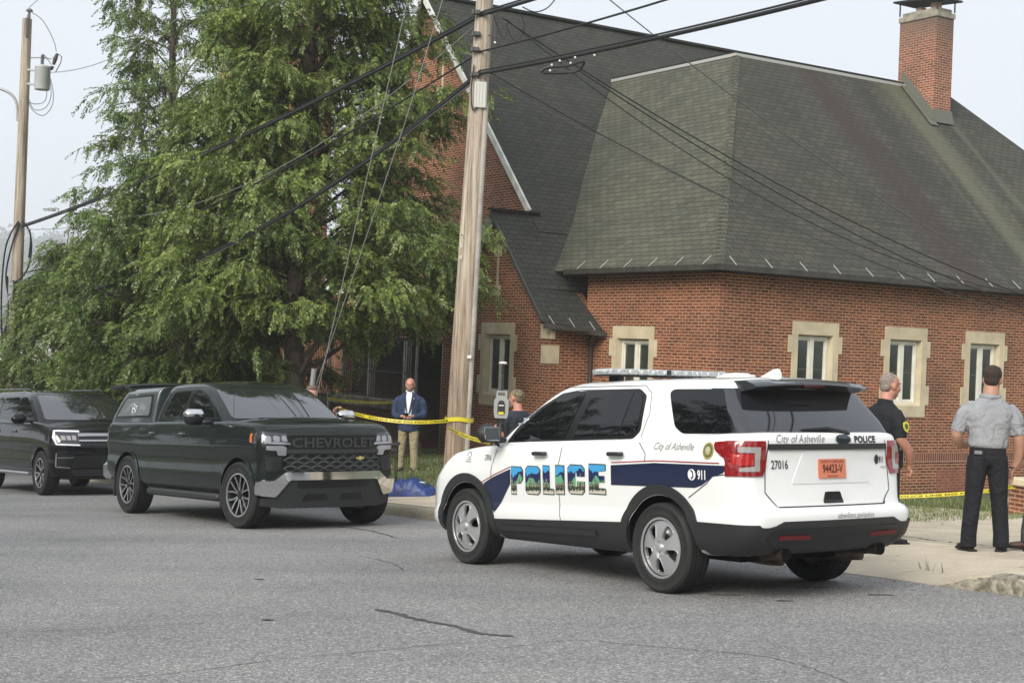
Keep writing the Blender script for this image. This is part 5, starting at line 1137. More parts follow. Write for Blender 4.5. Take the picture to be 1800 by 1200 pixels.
# low brick wall with a stone cap in front of the entrance, iron fence on it
SHSTONE = mat('shaded_stone', (.16, .145, .11), .9, var=.5, vscale=3, bump=.3, bscale=40)  # tree shade over the wall is put into this dark stone colour
W_ = empty('low_wall', BM @ Matrix.Translation((-1.9, 0, 0))); tag(W_, 'low shade-darkened brick wall with a stone cap and base under the iron railing', 'wall')
MB().box((0, 12.0, -2.3), (.35, 5.4, 1.5)).build('brickwork', DBR, W_, uv=True); MB().box((0, 12.0, -1.66), (.5, 5.5, .26), bev=.02).build('cap', SHSTONE, W_); MB().box((-.06, 12.0, -2.85), (.42, 5.5, .62), bev=.02).build('base', SHSTONE, W_)
IRON = mat('wrought_iron', (.016, .016, .015), .6, metal=.3); GIR = mat('galvanised_post', (.30, .31, .28), .6, metal=.3)
def railing(nm, label, r, l0, l1, z0, z1, pitch=.12, scroll=True):
    o = empty(nm, BM @ Matrix.Translation((r, 0, 0))); tag(o, label, 'fence' if 'gate' not in nm else 'gate')
    mb = MB(); n = int((l1 - l0) / pitch)
    for k in range(n + 1):
        l = l0 + (l1 - l0) * k / n; mb.box((0, l, (z0 + z1) / 2), (.018, .018, z1 - z0))
        if scroll and k % 2 == 0:
            for zc in (z0 + (z1 - z0) * .42, z1 - .28): mb.tube([(0, l + .055 * math.cos(a * .7854), zc + .055 * math.sin(a * .7854)) for a in range(8)], .007, 5, closed=True)
    mb.build('bars', IRON, o); mb = MB()
    for z in (z0 + .05, z0 + (z1 - z0) * .36, z1 - .15, z1 - .42): mb.box((0, (l0 + l1) / 2, z), (.03, l1 - l0, .03))
    mb.build('rails', IRON, o)
    for l in (l0, l1): MB().box((0, l, (z0 + z1) / 2 + .05), (.06, .06, z1 - z0 + .1)).build('post', GIR, o)
    return o
railing('iron_railing', 'black wrought iron railing with scrolls on the low wall, behind the man in the blazer', -1.9, 9.4, 13.6, -1.52, .45)
railing('iron_gate', 'tall dark iron gate between pale posts, left of the man in the blazer', -2.2, 13.8, 16.9, -3.1, .5, .11)
railing('iron_railing', 'dark iron fence running off under the trees beyond the pickup', -2.4, 17.1, 25, -3.3, -.9, .13, False)
# walk in front of the wall
mb = MB(); R_ = random.Random(1)
vs = []
for i in range(13):
    l = 8.0 + i * .8
    for r in (-3.3, -2.3): q = tow(r, l); vs.append((q.x, q.y, gz(q.x, q.y) + .012))
mb.add(vs, [(2 * i, 2 * i + 1, 2 * i + 3, 2 * i + 2) for i in range(12)]); tag(mb.build('path', nmat('path_concrete', lambda t, b: concrete(t, b, (.17, .14, .11)), .9), fix=False), kind='structure')
# stair wing wall and steps at the right
def gfl(x, y, d=0): return (x, y, gz(x, y) + d)
px, py = 8.55, 23.1
pw = empty('stair_pier', Matrix.Translation((px, py, gz(px, py))) @ Matrix.Rotation(rad(20), 4, 'Z')); tag(pw, 'brick stair pier with sloping stone coping at the right edge, taped off', 'pier')
MB().box((.1, 0, .22), (1.5, .5, .50)).build('brickwork', BRICK, pw, uv=True); MB().box((.1, 0, .52), (1.62, .62, .12), bev=.02).build('cap', STONE, pw)
mb = MB(); mb.prism([(-.35, .58), (1.2, .58), (1.2, 1.5), (.9, 1.5)], lambda a, b, d: (a, d, b), -.22, .22); mb.build('coping', STONE, pw); MB().box((-.1, -.1, -.06), (1.9, .9, .10), bev=.02).build('footing', mat('limestone'), pw)
st = empty('stone_steps', Matrix.Translation((9.75, 27.3, gz(9.75, 27.3))) @ Matrix.Rotation(rad(25), 4, 'Z')); tag(st, 'weathered stone steps climbing beside the brick wall at the right edge', 'steps')
for k in range(9): MB().box((.9 + .28 * k, 0, .16 * k + .0), (1.8, 1.9, .16), bev=.015).build('step', mat('step_stone', (.30, .25, .18), .9, var=.3, vscale=4), st)
# cracks and stains
crack('tar_seal', [(-.93, 10.88), (-.74, 10.63), (-.64, 10.42), (-.47, 10.19), (-.31, 10.0), (-.15, 9.69), (.09, 9.54)], .06, TAR, 1, .006)
crack('road_crack', [(-2.12, 7.92), (-1.71, 8.15), (-1.31, 8.55), (-.81, 8.88), (-.35, 9.21), (-.23, 9.24)], .008, HAIR, 2)
crack('road_crack', [(-3.25, 9.63), (-2.84, 9.72), (-2.4, 9.92), (-2.0, 10.1)], .007, HAIR, 3)
crack('road_crack', [(.01, 9.06), (.44, 9.38), (.65, 9.32), (1.05, 9.1), (1.53, 8.81), (1.75, 8.41), (1.9, 7.8)], .009, HAIR, 4)
crack('road_crack', [(-2.19, 19.22), (-1.69, 18.56), (-1.24, 17.34)], .035, TAR, 5)
crack('road_crack', [(-1.5, 15.2), (-1.1, 14.4), (-.9, 13.6)], .008, CRK, 6)
for i, (x, y, l) in enumerate([(-2.11, 12.84, .07), (-1.62, 10.26, .06), (2.34, 12.52, .3), (1.79, 11.88, .25), (2.62, 12.45, .28), (3.06, 11.94, .2), (2.2, 11.5, .12)]):
    crack('oil_stain', [(x - l / 2, y + .02), (x - l / 6, y), (x + l / 6, y + .01), (x + l / 2, y - .02)], .05, STN, 20 + i, .004)
hz = lambda x, y: gz(x, y) + .006
crack('pavement_joint', [(3.7, 18.3), (4.5, 16.75), (4.69, 16.17), (4.94, 15.77), (5.18, 15.39), (5.6, 14.8)], .035, CRK, 30, .02, hz)
for i, (a, b) in enumerate([((4.2, 20.5), (6.2, 19.6)), ((5.0, 18.9), (6.6, 17.7)), ((5.3, 21.5), (7.2, 20.6)), ((6.0, 17.2), (7.2, 18.6)), ((4.4, 19.2), (5.3, 18.3))]):
    crack('pavement_crack', [a, ((a[0] + b[0]) / 2 + .1, (a[1] + b[1]) / 2), b], .02, CRK, 40 + i, .02, hz)
for s_ in (7.6, 10.4, 13.2, 16.0):
    a, b = xy(s_, kp(s_) + .16), xy(s_, kp(s_) + 2.1); crack('pavement_joint', [a, ((a[0] + b[0]) / 2, (a[1] + b[1]) / 2), b], .012, CRK, 60, .001, hz)
# ================================================================ utility poles and wires
def woodp(t, b):
    tc = N_(t, 'ShaderNodeTexCoord'); mp = N_(t, 'ShaderNodeMapping'); mp.inputs['Scale'].default_value = (14, 14, .55); lk(t, tc.outputs['Object'], mp.inputs[0])
    n = N_(t, 'ShaderNodeTexNoise', Scale=1.6, Detail=8., Roughness=.7); lk(t, mp.outputs[0], n.inputs['Vector']); n2 = N_(t, 'ShaderNodeTexNoise', Scale=.8, Detail=3.); lk(t, tc.outputs['Object'], n2.inputs['Vector'])
    c = ramp(t, n.outputs[0], [(.30, (.10, .075, .055)), (.43, (.29, .24, .185)), (.55, (.45, .395, .32)), (.75, (.60, .54, .45))]); c = mix(t, 1., c, ramp(t, n2.outputs[0], [(.3, (.8, .8, .8)), (.7, (1.15, 1.12, 1.08))]), 'MULTIPLY')
    s = N_(t, 'ShaderNodeSeparateXYZ'); lk(t, tc.outputs['Object'], s.inputs[0]); c = mix(t, ramp(t, mth(t, 'MULTIPLY', s.outputs[2], .22), [(0, (.75, .75, .75)), (1, (0, 0, 0))]), c, mix(t, 1., c, (.62, .48, .36), 'MULTIPLY'))
    lk(t, c, b.inputs['Base Color']); bumpn(t, b, n.outputs[0], .8, .02)
POLEM = nmat('weathered_pole_wood', woodp, .9)
CABM = mat('black_cable', (.012, .012, .013), .6); CABG = mat('grey_cable', (.10, .10, .10), .5); CABL = mat('bright_wire', (.30, .31, .30), .4, metal=.4)
HARD = mat('galvanised_steel', (.34, .35, .35), .5, metal=.5); DKH = mat('dark_hardware', (.06, .06, .055), .6); INS = mat('white_cap', (.75, .75, .72), .4)
def pole(bx, by, bz, top, r0, r1, label, lean):
    H = top[2] - bz; o = empty('utility_pole', Matrix.Translation((bx, by, bz))); tag(o, label, 'utility pole')
    mb = MB(); n = 14; P = [((top[0] - bx) * t / n, (top[1] - by) * t / n, -.3 + (H + .3) * t / n) for t in range(n + 1)]
    mb.tube(P, [r0 + (r1 - r0) * t / n for t in range(n + 1)], 20); mb.build('shaft', POLEM, o, smooth=50); return o
# middle pole
PB = Vector((-.85, 24, gz(-.85, 24) - .1)); PT = Vector((-.62, 24, 7.6))
p1 = pole(PB.x, PB.y, PB.z, PT, .205, .125, 'thick leaning wooden utility pole by the kerb, caution tape tied around it', 1)
def on1(z, dx=0., dy=0.): t = (z - PB.z) / (PT.z - PB.z); return Vector((PB.x + (PT.x - PB.x) * t + dx, 24 + dy, z))
def rel(o, P): M = o.matrix_world.translation; return [Vector(p) - M for p in P]
mb = MB(); mb.tube(rel(p1, [on1(-2.4, .17, -.10), on1(0, .15, -.09), on1(3.9, .125, -.08)]), [(.055, .05)] * 3, 8); mb.build('conduit', mat('grey_wood_conduit', (.36, .34, .30), .8, var=.2, vscale=3, bump=.4, bscale=30), p1, smooth=50)
mb = MB(); mb.box(on1(4.02, .035, -.16) - PB, (.20, .05, .42), bev=.01); [mb.box(on1(4.02, -.04 + .05 * k, -.19) - PB, (.012, .012, .40)) for k in range(4)]; mb.build('cable_guard', mat('white_guard', (.52, .52, .48), .6), p1)
mb = MB(); mb.tube(rel(p1, smooth_path([on1(4.5, -.10, -.15), on1(4.1, -.12, -.17), on1(3.78, -.08, -.18), on1(3.82, .0, -.18)], 5)), .012, 6); mb.build('riser_wire', CABM, p1)
def hw(z, dx, side=1):
    mb = MB(); mb.box(on1(z, dx, -.16) - PB, (.14, .10, .07), bev=.01).tube([on1(z, -.18, -.1) - PB, on1(z, .20, -.1) - PB], .010, 6).tube([on1(z + .03, dx - .04, -.2) - PB, on1(z - .05, dx - .05, -.22) - PB], .02, 8); mb.build('bracket', DKH, p1)
for z, dx in ((5.35, -.12), (5.0, -.10), (4.75, -.10), (4.35, -.08)): hw(z, dx)
for z, x_ in ((-.2, .12),):
    MB().box(on1(z, x_, -.20) - PB, (.06, .01, .05)).build('tag_plate', INS, p1)
MB().box(on1(1.75, -.12, -.185) - PB, (.03, .01, .02)).build('nail', DKH, p1)
v_, f_ = text2d('5', .11); mb = MB(); mb.add([(on1(1.55, -.15, -.176) - PB) + Vector((x, 0, y)) for x, y in v_], f_)
v_, f_ = text2d('4', .11); mb.add([(on1(1.36, -.15, -.178) - PB) + Vector((x, 0, y)) for x, y in v_], f_); mb.build('number', mat('faded_white', (.6, .6, .55), .6), p1)
# left pole
LB_ = Vector((-13.1, 39, gz(-13.1, 39) - .1)); LT = Vector((-13.12, 39, 8.1))
p2 = pole(LB_.x, 39, LB_.z, LT, .17, .12, 'tall wooden utility pole at the left with a grey transformer can near its top', 0)
def on2(x, z, dy=0.): return Vector((-13.12 + x, 39 + dy, z)) - LB_
mb = MB(); mb.lathe([(.001, 6.24), (.19, 6.24), (.20, 6.27), (.20, 6.80), (.21, 6.82), (.20, 6.86), (.06, 6.90), (.001, 6.90)], (0, 0, 0), n=24)
tr = mb.build('transformer', mat('transformer_grey', (.42, .44, .42), .5, var=.08, vscale=3), p2, smooth=40, M=None); tr.location = on2(.48, 0, -.05)
for z in (6.75, 6.38): MB().box(on2(.2, z, -.05), (.30, .08, .05)).build('bracket', HARD, p2)
mb = MB(); mb.lathe([(.03, 0), (.055, .02), (.03, .05), (.055, .08), (.03, .11), (.055, .14), (.03, .17), (.05, .2), (.02, .26), (.001, .26)], n=12); b_ = mb.build('bushing', mat('insulator_grey', (.14, .14, .14), .3), p2, smooth=60); b_.location = on2(.46, 6.92, -.05)
MB().tube([on2(.1, 7.08), on2(.45, 7.10), on2(.68, 7.07)], .018, 6).build('crossarm', HARD, p2)
mb = MB(); mb.tube([on2(.83, 7.22), on2(.78, 7.08), on2(.74, 6.92)], [.035, .06, .035], 10).tube([on2(.72, 6.88), on2(.68, 6.78)], [.05, .03], 10).tube([on2(.83, 7.22), on2(.95, 7.14), on2(.93, 6.98), on2(.80, 6.72)], .012, 6); mb.build('cutout_fuse', DKH, p2)
mb = MB(); mb.tube([on2(.03, 8.1), on2(.05, 8.3)], [.06, .03], 8).lathe([(.001, 0), (.09, 0), (.09, .03), (.05, .07), (.001, .09)], tuple(on2(.05, 8.3)), n=12); mb.build('pin_insulator', mat('insulator_grey'), p2)
mb = MB(); mb.box(on2(.05, 7.85, -.13), (.06, .04, .5)); mb.build('pole_plate', DKH, p2)
for P in ([(.10, 8.28), (.45, 8.05), (.75, 7.55), (.84, 7.25)], [(.46, 7.15), (.55, 7.12), (.72, 6.9)], [(.66, 6.75), (.75, 6.1), (.60, 5.75), (.3, 5.72), (.13, 6.1)], [(.66, 6.7), (.80, 6.2), (.78, 5.8), (.55, 5.55), (.25, 5.72), (.12, 6.05)], [(.12, 5.9), (.4, 5.85), (.62, 6.0), (.62, 6.6)]):
    MB().tube(smooth_path([on2(a, b, -.12) for a, b in P], 5), .010, 5).build('drop_wire', CABG, p2)
MB().tube(smooth_path([on2(-.14, 5.4), on2(-.22, 5.95), on2(-.6, 6.22), (on2(-1.5, 6.35)), on2(-2.4, 6.45)], 5), .035, 8).build('lamp_arm', HARD, p2, smooth=60)
for k, P in enumerate(([(.05, 2.75), (-.15, 2.4), (-.28, 1.9), (-.32, .8), (-.25, -.5)], [(.08, 2.7), (-.1, 2.1), (-.22, 1.4), (-.16, .9), (-.1, .7)], [(.15, 2.75), (.35, 2.5), (.42, 2.0), (.33, 1.5), (.1, 1.2), (-.1, 1.15)], [(.2, 2.72), (.38, 2.4), (.36, 1.8)], [(-.02, 1.2), (.1, .6), (.02, .2), (.12, -.3), (-.05, -.8)], [(-.18, 1.3), (-.12, .4), (-.2, -.2)])):
    MB().tube(smooth_path([on2(a, b, -.18) for a, b in P], 5), .022, 6).build('coiled_cable', CABM, p2)
MB().box(on2(-.06, .9, -.2), (.14, .12, .5), bev=.02).build('junction_box', HARD, p2)
# ---- cables: sag between two points
def cable(pts, r, m, label, name='overhead_cable', sag=.0, cat='cable', n=24, lash=None, group=None):
    P = [];
    for a, b in zip(pts, pts[1:]):
        a, b = Vector(a), Vector(b); sg = sag if not hasattr(sag, '__len__') else sag[len(P) // n]
        P += [a + (b - a) * k / n - Vector((0, 0, sg * 4 * (k / n) * (1 - k / n))) for k in range(n)]
    P.append(Vector(pts[-1])); mb = MB(); mb.tube(P, r, 7)
    if lash: mb.tube([p + Vector((0, -.01, lash)) for p in P], r * .5, 5)
    o = mb.build(name, m, smooth=60); tag(o, label, cat, group); return o
def onw(z, dy=-.17): q = on1(z); return (q.x, q.y + dy, q.z)
L0 = (-12.95, 38.85, 2.62)
cable([L0, onw(5.32), (7.1, 12.3, 5.75), (12, 4, 6.2)], .030, CABM, 'thickest black cable, passing the middle pole beside its highest bracket and leaving at the top', sag=[.25, .12, .1], lash=.045)
cable([(-12.9, 38.9, 1.4), onw(4.72), (6.3, 13.2, 5.15), (10, 7, 5.6)], .016, CABM, 'thin black cable fixed to the middle bracket of the nearer pole', sag=[.5, .15, .1])
cable([(-12.9, 38.9, 1.0), onw(4.36), (6.9, 12.6, 4.45), (11.5, 5, 4.7)], .030, CABM, 'thick black cable above the small white guard, running right to the top edge', sag=[1.15, .14, .1], lash=.045)
cable([(-12.9, 38.9, .55), onw(4.30)], .014, CABG, 'grey strand just under the lowest thick cable, left of the middle pole', sag=.95)
cable([(-13.05, 38.9, 8.38), (-9.4, 34, 9.6), (-2, 24, 11.5)], .008, CABG, 'thin wire rising right from the very top of the left pole', sag=[.1, .1])
cable([(-12.42, 38.8, 6.68), (-8, 34, 7.2), (-.62, 24.2, 7.5)], .010, CABL, 'pale wire running right from the transformer can into the trees', sag=[.3, .4])
cable([(-12.95, 38.8, 2.55), (-9, 34, 2.6), (-.8, 24.1, 5.2)], .008, CABL, 'thin pale wire just under the black cable at the left pole', sag=[.1, .7])
# service drops over the roof
def px3(px, py, Y):
    u = px - 900; v = 600 - py; c, s_ = math.cos(rad(2.3)), math.sin(rad(2.3)); return ((u * c - v * s_) / 2600 * Y, Y, (u * s_ + v * c + 8) / 2600 * Y)
A_ = onw(5.2, -.05); B_ = onw(4.35, -.05)
for i, (a, bpt, Y, r, sg, lab) in enumerate([
    (px3(884, 32, 23.6), (1815, 524), 29.0, .016, .35, 'upper thin service wire leaving the middle pole top to the right'),
    (px3(890, 34, 23.6), (1815, 520), 28.0, .012, .75, 'service wire crossing the roof just under the upper one'),
    (px3(1015, 122, 21.5), (1815, 545), 28.5, .014, .30, 'service wire leaving the cable splice loop and crossing the roof'),
    (px3(862, 128, 23.8), (1815, 556), 29.5, .012, .35, 'service wire from the thick cable bracket down across the green roof side'),
    (px3(862, 143, 23.8), (1815, 568), 29.5, .010, .22, 'pale lowest service wire, from above the white guard to the gutter')]):
    cable([a, px3(*bpt, Y)], r * .72, CABM if i < 4 else CABG, lab, 'service_wire', sag=sg, cat='wire')
cable([px3(1060, -10, 21), px3(1815, 500, 30)], .009, CABG, 'single thin wire entering at the top edge above the roof ridge', 'service_wire', sag=.3, cat='wire')
# splice loops hanging from the thick cable
def pl(name, pts, r, m, lab, cat): o = MB().tube(smooth_path(pts, 6), r, 6).build(name, m, smooth=60); tag(o, lab, cat); return o
pl('cable_loop', [px3(950, 127, 21.3), px3(962, 119, 21.3), px3(1000, 115, 21.2), px3(1026, 108, 21.1), px3(1016, 124, 21.2), px3(985, 128, 21.3), px3(955, 128, 21.3)], .022, CABM, 'closed black splice loop tied under the thick cable over the roof', 'cable loop')
pl('cable_loop', [px3(868, 30, 23.4), px3(880, 60, 23.5), px3(888, 66, 23.5), px3(893, 40, 23.5)], .008, CABM, 'small thin wire loop hanging nearest the pole top', 'cable loop')
pl('cable_loop', [px3(912, 18, 23.3), px3(922, 45, 23.3), px3(915, 66, 23.4), px3(905, 71, 23.4), px3(896, 60, 23.4), px3(890, 42, 23.4)], .007, CABM, 'wide thin wire loop right of the pole top', 'cable loop')
pl('cable_loop', [px3(918, 12, 23), px3(940, 21, 23), px3(962, 14, 23), px3(978, -4, 23)], .010, CABM, 'slack cable bow against the sky right of the pole top', 'cable loop')
pl('hanging_tail', [px3(869, 34, 23.5), px3(870, 72, 23.5)], .006, CABG, 'short wire tail with a white end beside the pole top', 'wire')
for x, y in ((984, 107), (1011, 101), (970, 114), (1003, 111), (967, 124), (1045, 97)):
    p = px3(x, y, 21.2); o = MB().ball((0, 0, 0), .017, 8, 6).build('splice_cap', INS, smooth=60, M=Matrix.Translation(p))
    tag(o, {984: 'white splice cap on top of the cable, left of the pair', 1011: 'white splice cap on top of the cable, right of the pair', 970: 'white splice cap on the underside, nearest the pole', 1003: 'white splice cap on the underside, under the right top cap', 967: 'lowest white splice cap, on the hanging loop', 1045: 'white splice cap right of the hanging loop'}[x], 'cap', 'white caps on the cable splice')
o = MB().ball((0, 0, 0), .02, 8, 6).build('splice_cap', INS, smooth=60, M=Matrix.Translation(px3(870, 75, 23.5))); tag(o, 'white cap on the wire tail beside the pole top', 'cap', 'white caps on the cable splice')
# guy wires with a grey guard
g1 = empty('guy_wire', Matrix.Translation(px3(541, 690, 26))); tag(g1, 'left guy wire coming down behind the pickup roof, with a grey plastic guard', 'guy wire')
o0 = g1.matrix_world.translation
MB().tube([Vector((0, 0, -.9)), Vector(px3(730, -60, 24.2)) - o0], .008, 6).build('strand', CABL, g1); MB().tube([Vector((0, 0, -.9)), Vector(px3(552, 648, 25.9)) - o0], .045, 8).build('guard', HARD, g1, smooth=60)
cable([px3(548, 700, 26), px3(712, 215, 24.6), px3(790, -40, 24.1)], .007, CABL, 'right guy wire, thinner, crossing the foliage left of the pole', 'guy_wire', sag=[0, 0], cat='guy wire')
# ---- caution tape
TAPE = bpy.data.materials.new('caution_tape'); _mats['caution_tape'] = TAPE; TAPE.use_nodes = True; TAPE.node_tree.nodes['Principled BSDF'].inputs['Base Color'].default_value = (.62, .52, .03, 1); TAPE.node_tree.nodes['Principled BSDF'].inputs['Roughness'].default_value = .35
TINK = mat('tape_ink', (.03, .028, .015), .5)
def tape(P, label, w=.058, sag=.08, text='CAUTION   POLICE LINE DO NOT CROSS   ', tw=0., m=TAPE):
    a, b = Vector(P[0]), Vector(P[1]); n = 60; L = []
    for k in range(n + 1): t = k / n; L.append(a + (b - a) * t - Vector((0, 0, sag * 4 * t * (1 - t))))
    d = (b - a).normalized(); side = Vector((0, 0, 1)); nn = d.cross(side).normalized(); vs = []
    if nn.dot(Vector((0, -1, 0)) + a * 0) < 0: nn = -nn
    def up(t): an = .35 * math.sin(7 * t + 1) + tw * math.sin(13 * t); return side * math.cos(an) + nn * math.sin(an)
    for k, p in enumerate(L): u = up(k / n); vs += [p + u * w / 2, p - u * w / 2, p + u * w / 2 - nn * .002, p - u * w / 2 - nn * .002]
    fs = []
    for k in range(n): i = 4 * k; fs += [(i, i + 1, i + 5, i + 4), (i + 2, i + 6, i + 7, i + 3)]
    o = MB().add(vs, fs).build('caution_tape', m, smooth=60, fix=False); tag(o, label, 'tape')
    ln = (b - a).length; v, f = text2d(text * max(1, int(ln / 1.5)), .040, bold=.001, sx=.95); mx = max(q[0] for q in v); flip = d.x < 0; out = []
    for x, y in v:
        t = min(1, x / mx); t = 1 - t if flip else t; k = t * n; i = min(n - 1, int(k)); p = L[i] + (L[i + 1] - L[i]) * (k - i); out.append(p + up(t) * (y - .014) + nn * .003)
    MB().add(out, f).build('lettering', TINK, o, fix=False); return o
tape([px3(594, 718, 24.5), px3(788, 739, 23.75)], 'yellow caution tape stretched from behind the pickup across the man in the blazer', sag=.10)
tape([px3(788, 752, 23.75), px3(868, 778, 21.8)], 'yellow caution tape slanting down from the pole behind the white bonnet', sag=.04)
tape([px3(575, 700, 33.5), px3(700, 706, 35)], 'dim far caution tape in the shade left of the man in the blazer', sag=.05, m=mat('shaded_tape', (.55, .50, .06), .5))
tape([px3(1500, 872, 25), px3(1772, 858, 23.5)], 'yellow caution tape low along the wall between the two men at the right', sag=.05, tw=.25)
tape([px3(1760, 855, 23.2), px3(1830, 853, 22.6)], 'short caution tape passing over the brick stair pier', sag=.01)
mb = MB(); c0 = on1(-1.22)
for k in range(25):
    a = 2 * math.pi * k / 24
    for z in (-.034, .034): mb.v.append(tuple(c0 + Vector((.222 * math.cos(a) + .03 * max(0, math.cos(a)), .212 * math.sin(a), z + .012 * math.sin(3 * a)))))
for k in range(24): mb.f.append((2 * k, 2 * k + 1, 2 * k + 3, 2 * k + 2))
mb.fm = [0] * 24; tag(mb.build('caution_tape', TAPE, smooth=60, fix=False), 'band of yellow caution tape wound round the middle pole', 'tape')
# ================================================================ people
SKIN = mat('skin', (.42, .235, .165), .5, var=.08, vscale=14, spec=.35); SKINR = mat('ruddy_skin', (.46, .225, .16), .5, var=.1, vscale=12, spec=.35)
def blob(name, parts, m, parent, vox=.011, smooth_it=4):
    """one continuous surface from overlapping tapered tubes and ellipsoids (voxel remesh)"""
    mb = MB()
    for p in parts:
        if p[0] == 't': mb.tube(p[1], p[2], 14)
        elif p[0] == 'b': mb.ball(p[1], p[2], 14, 10, M=p[3] if len(p) > 3 else None)
        elif p[0] == 'l':   # horizontal elliptical sections: (x, y, z, rx, ry)
            S = p[1]; n = 20; vs = []
            for (x, y, z, rx, ry) in S:
                for k in range(n): a = 2 * math.pi * k / n; c, s_ = math.cos(a), math.sin(a); vs.append((x + rx * abs(c) ** .85 * (1 if c > 0 else -1), y + ry * abs(s_) ** .9 * (1 if s_ > 0 else -1), z))
            fs = [(i * n + k, i * n + (k + 1) % n, (i + 1) * n + (k + 1) % n, (i + 1) * n + k) for i in range(len(S) - 1) for k in range(n)] + [tuple(range(n - 1, -1, -1)), tuple(range((len(S) - 1) * n, len(S) * n))]
            mb.add(vs, fs)
    o = mb.build(name, m, parent); r = o.modifiers.new('r', 'REMESH'); r.mode = 'VOXEL'; r.voxel_size = vox; r.use_smooth_shade = True
    if smooth_it: s_ = o.modifiers.new('s', 'SMOOTH'); s_.iterations = smooth_it; s_.factor = .5
    baked(o); o.data.polygons.foreach_set('use_smooth', [True] * len(o.data.polygons)); return o
def limb(P, R): 
    Q = smooth_path(P, 4); n = len(P); rr = []
    for i in range(len(Q)): t = i / (len(Q) - 1) * (n - 1); k = min(n - 2, int(t)); rr.append(R[k] + (R[k + 1] - R[k]) * (t - k))
    return ('t', Q, rr)
def hand(w, d, side, curl=.5, up=(0, 0, 1)):
    """palm and five separate curled fingers from the wrist w along direction d"""
    d = Vector(d).normalized(); s_ = d.cross(Vector(up)).normalized(); n = s_.cross(d); w = Vector(w); out = [('b', w + d * .045, (.022, .022, .022)), ('t', [w, w + d * .04, w + d * .085], [(.024, .017), (.038, .016), (.040, .014)])]
    for i, (off, ln) in enumerate(((-.029, .066), (-.010, .078), (.010, .073), (.028, .058))):
        b = w + d * .085 + s_ * off; out.append(('t', [b - d * .01, b + d * ln * .4 - n * .01 * curl, b + d * ln * .75 - n * .035 * curl, b + d * ln * (.95 - .25 * curl) - n * .065 * curl], [.0095, .009, .0085, .007]))
    t0 = w + d * .03 + s_ * (-.034 * side); out.append(('t', [t0, t0 + d * .03 - s_ * (.022 * side) - n * .01, t0 + d * .06 - s_ * (.024 * side) - n * .022], [.013, .011, .009])); return out
def head(c, yaw, s=1.0):
    s *= 1.07
    """skull, jaw, nose, ears, brow, lips, neck stub; faces local +Y turned by yaw"""
    M = Matrix.Rotation(yaw, 3, 'Z'); c = Vector(c); g = lambda x, y, z: c + M @ Vector((x * s, y * s, z * s)); b = lambda p, r: ('b', g(*p), (r[0] * s * 1.06, r[1] * s, r[2] * s), M)
    return [b((0, -.008, .035), (.077, .096, .088)), b((0, .018, -.035), (.062, .074, .078)), b((0, .052, -.085), (.036, .034, .030)), b((0, .098, -.012), (.013, .018, .026)), b((0, .088, .022), (.055, .018, .014)), b((.034, .078, -.03), (.022, .018, .022)), b((-.034, .078, -.03), (.022, .018, .022)),
            b((0, .090, -.058), (.026, .012, .008)), b((.080, -.005, -.008), (.010, .022, .032)), b((-.080, -.005, -.008), (.010, .022, .032))]
def eyes(c, yaw, par, s=1.):
    s *= 1.07
    M = Matrix.Rotation(yaw, 3, 'Z'); c = Vector(c)
    for sx_ in (1, -1):
        mb = MB(); mb.ball(c + M @ Vector((sx_ * .032, .084, .006)) * s, .012 * s, 10, 8); e = mb.build('eye', mat('eye_white', (.65, .62, .58), .3), par, smooth=60)
        MB().ball(c + M @ Vector((sx_ * .032, .093, .006)) * s, .006 * s, 8, 6).build('iris', mat('iris', (.05, .03, .02), .2), e, smooth=60)
def hair(c, yaw, par, m, s=1., kind='short', nm='hair'):
    s *= 1.07
    M = Matrix.Rotation(yaw, 3, 'Z'); c = Vector(c); b = lambda p, r: ('b', c + M @ Vector(p) * s, tuple(q * s for q in r), M)
    P = {'short': [b((0, -.022, .052), (.083, .096, .082)), b((0, -.060, .0), (.068, .050, .055)), b((0, .03, .088), (.068, .06, .042))],
         'buzz': [b((0, -.020, .045), (.0805, .094, .084)), b((0, -.058, -.01), (.068, .046, .055))]}[kind]
    return blob(nm, P, m, par, .009, 2)
def shoe(x, y, par, m, yaw=0., z=0.):
    M = Matrix.Rotation(yaw, 3, 'Z'); g = lambda a, b, c: Vector((x, y, z)) + M @ Vector((a, b, c))
    o = blob('shoe', [('t', [g(0, -.075, .045), g(0, 0, .045), g(0, .09, .036), g(0, .165, .03)], [(.036, .042), (.040, .042), (.046, .034), (.034, .026)]), ('t', [g(0, -.05, .05), g(0, -.04, .11)], [.042, .040])], m, par, .009, 3)
    s_ = MB(); s_.prism([(a[0], a[1]) for a in [(g(*p)[:2]) for p in ((.038, -.11, 0), (.046, .0, 0), (.052, .09, 0), (.030, .19, 0), (-.030, .19, 0), (-.052, .09, 0), (-.046, 0, 0), (-.038, -.11, 0))]], lambda a, b, d: (a, b, d), z, z + .022); s_.build('sole', mat('shoe_sole', (.01, .01, .01), .8), o)
    return o
def fabric(name, col, var=.12, sc=9, bump=.8, bs=7.):
    def f(t, b):
        tc = N_(t, 'ShaderNodeTexCoord'); n = N_(t, 'ShaderNodeTexNoise', Scale=sc, Detail=4.); lk(t, tc.outputs['Object'], n.inputs['Vector']); w = N_(t, 'ShaderNodeTexNoise', Scale=bs, Detail=3.); w.inputs['Distortion'].default_value = 1.2; lk(t, tc.outputs['Object'], w.inputs['Vector'])
        lk(t, ramp(t, n.outputs[0], [(.3, tuple(q * (1 - var) for q in col)), (.7, tuple(q * (1 + var) for q in col))]), b.inputs['Base Color']); bumpn(t, b, w.outputs[0], bump, .06)
    return nmat(name, f, .85)
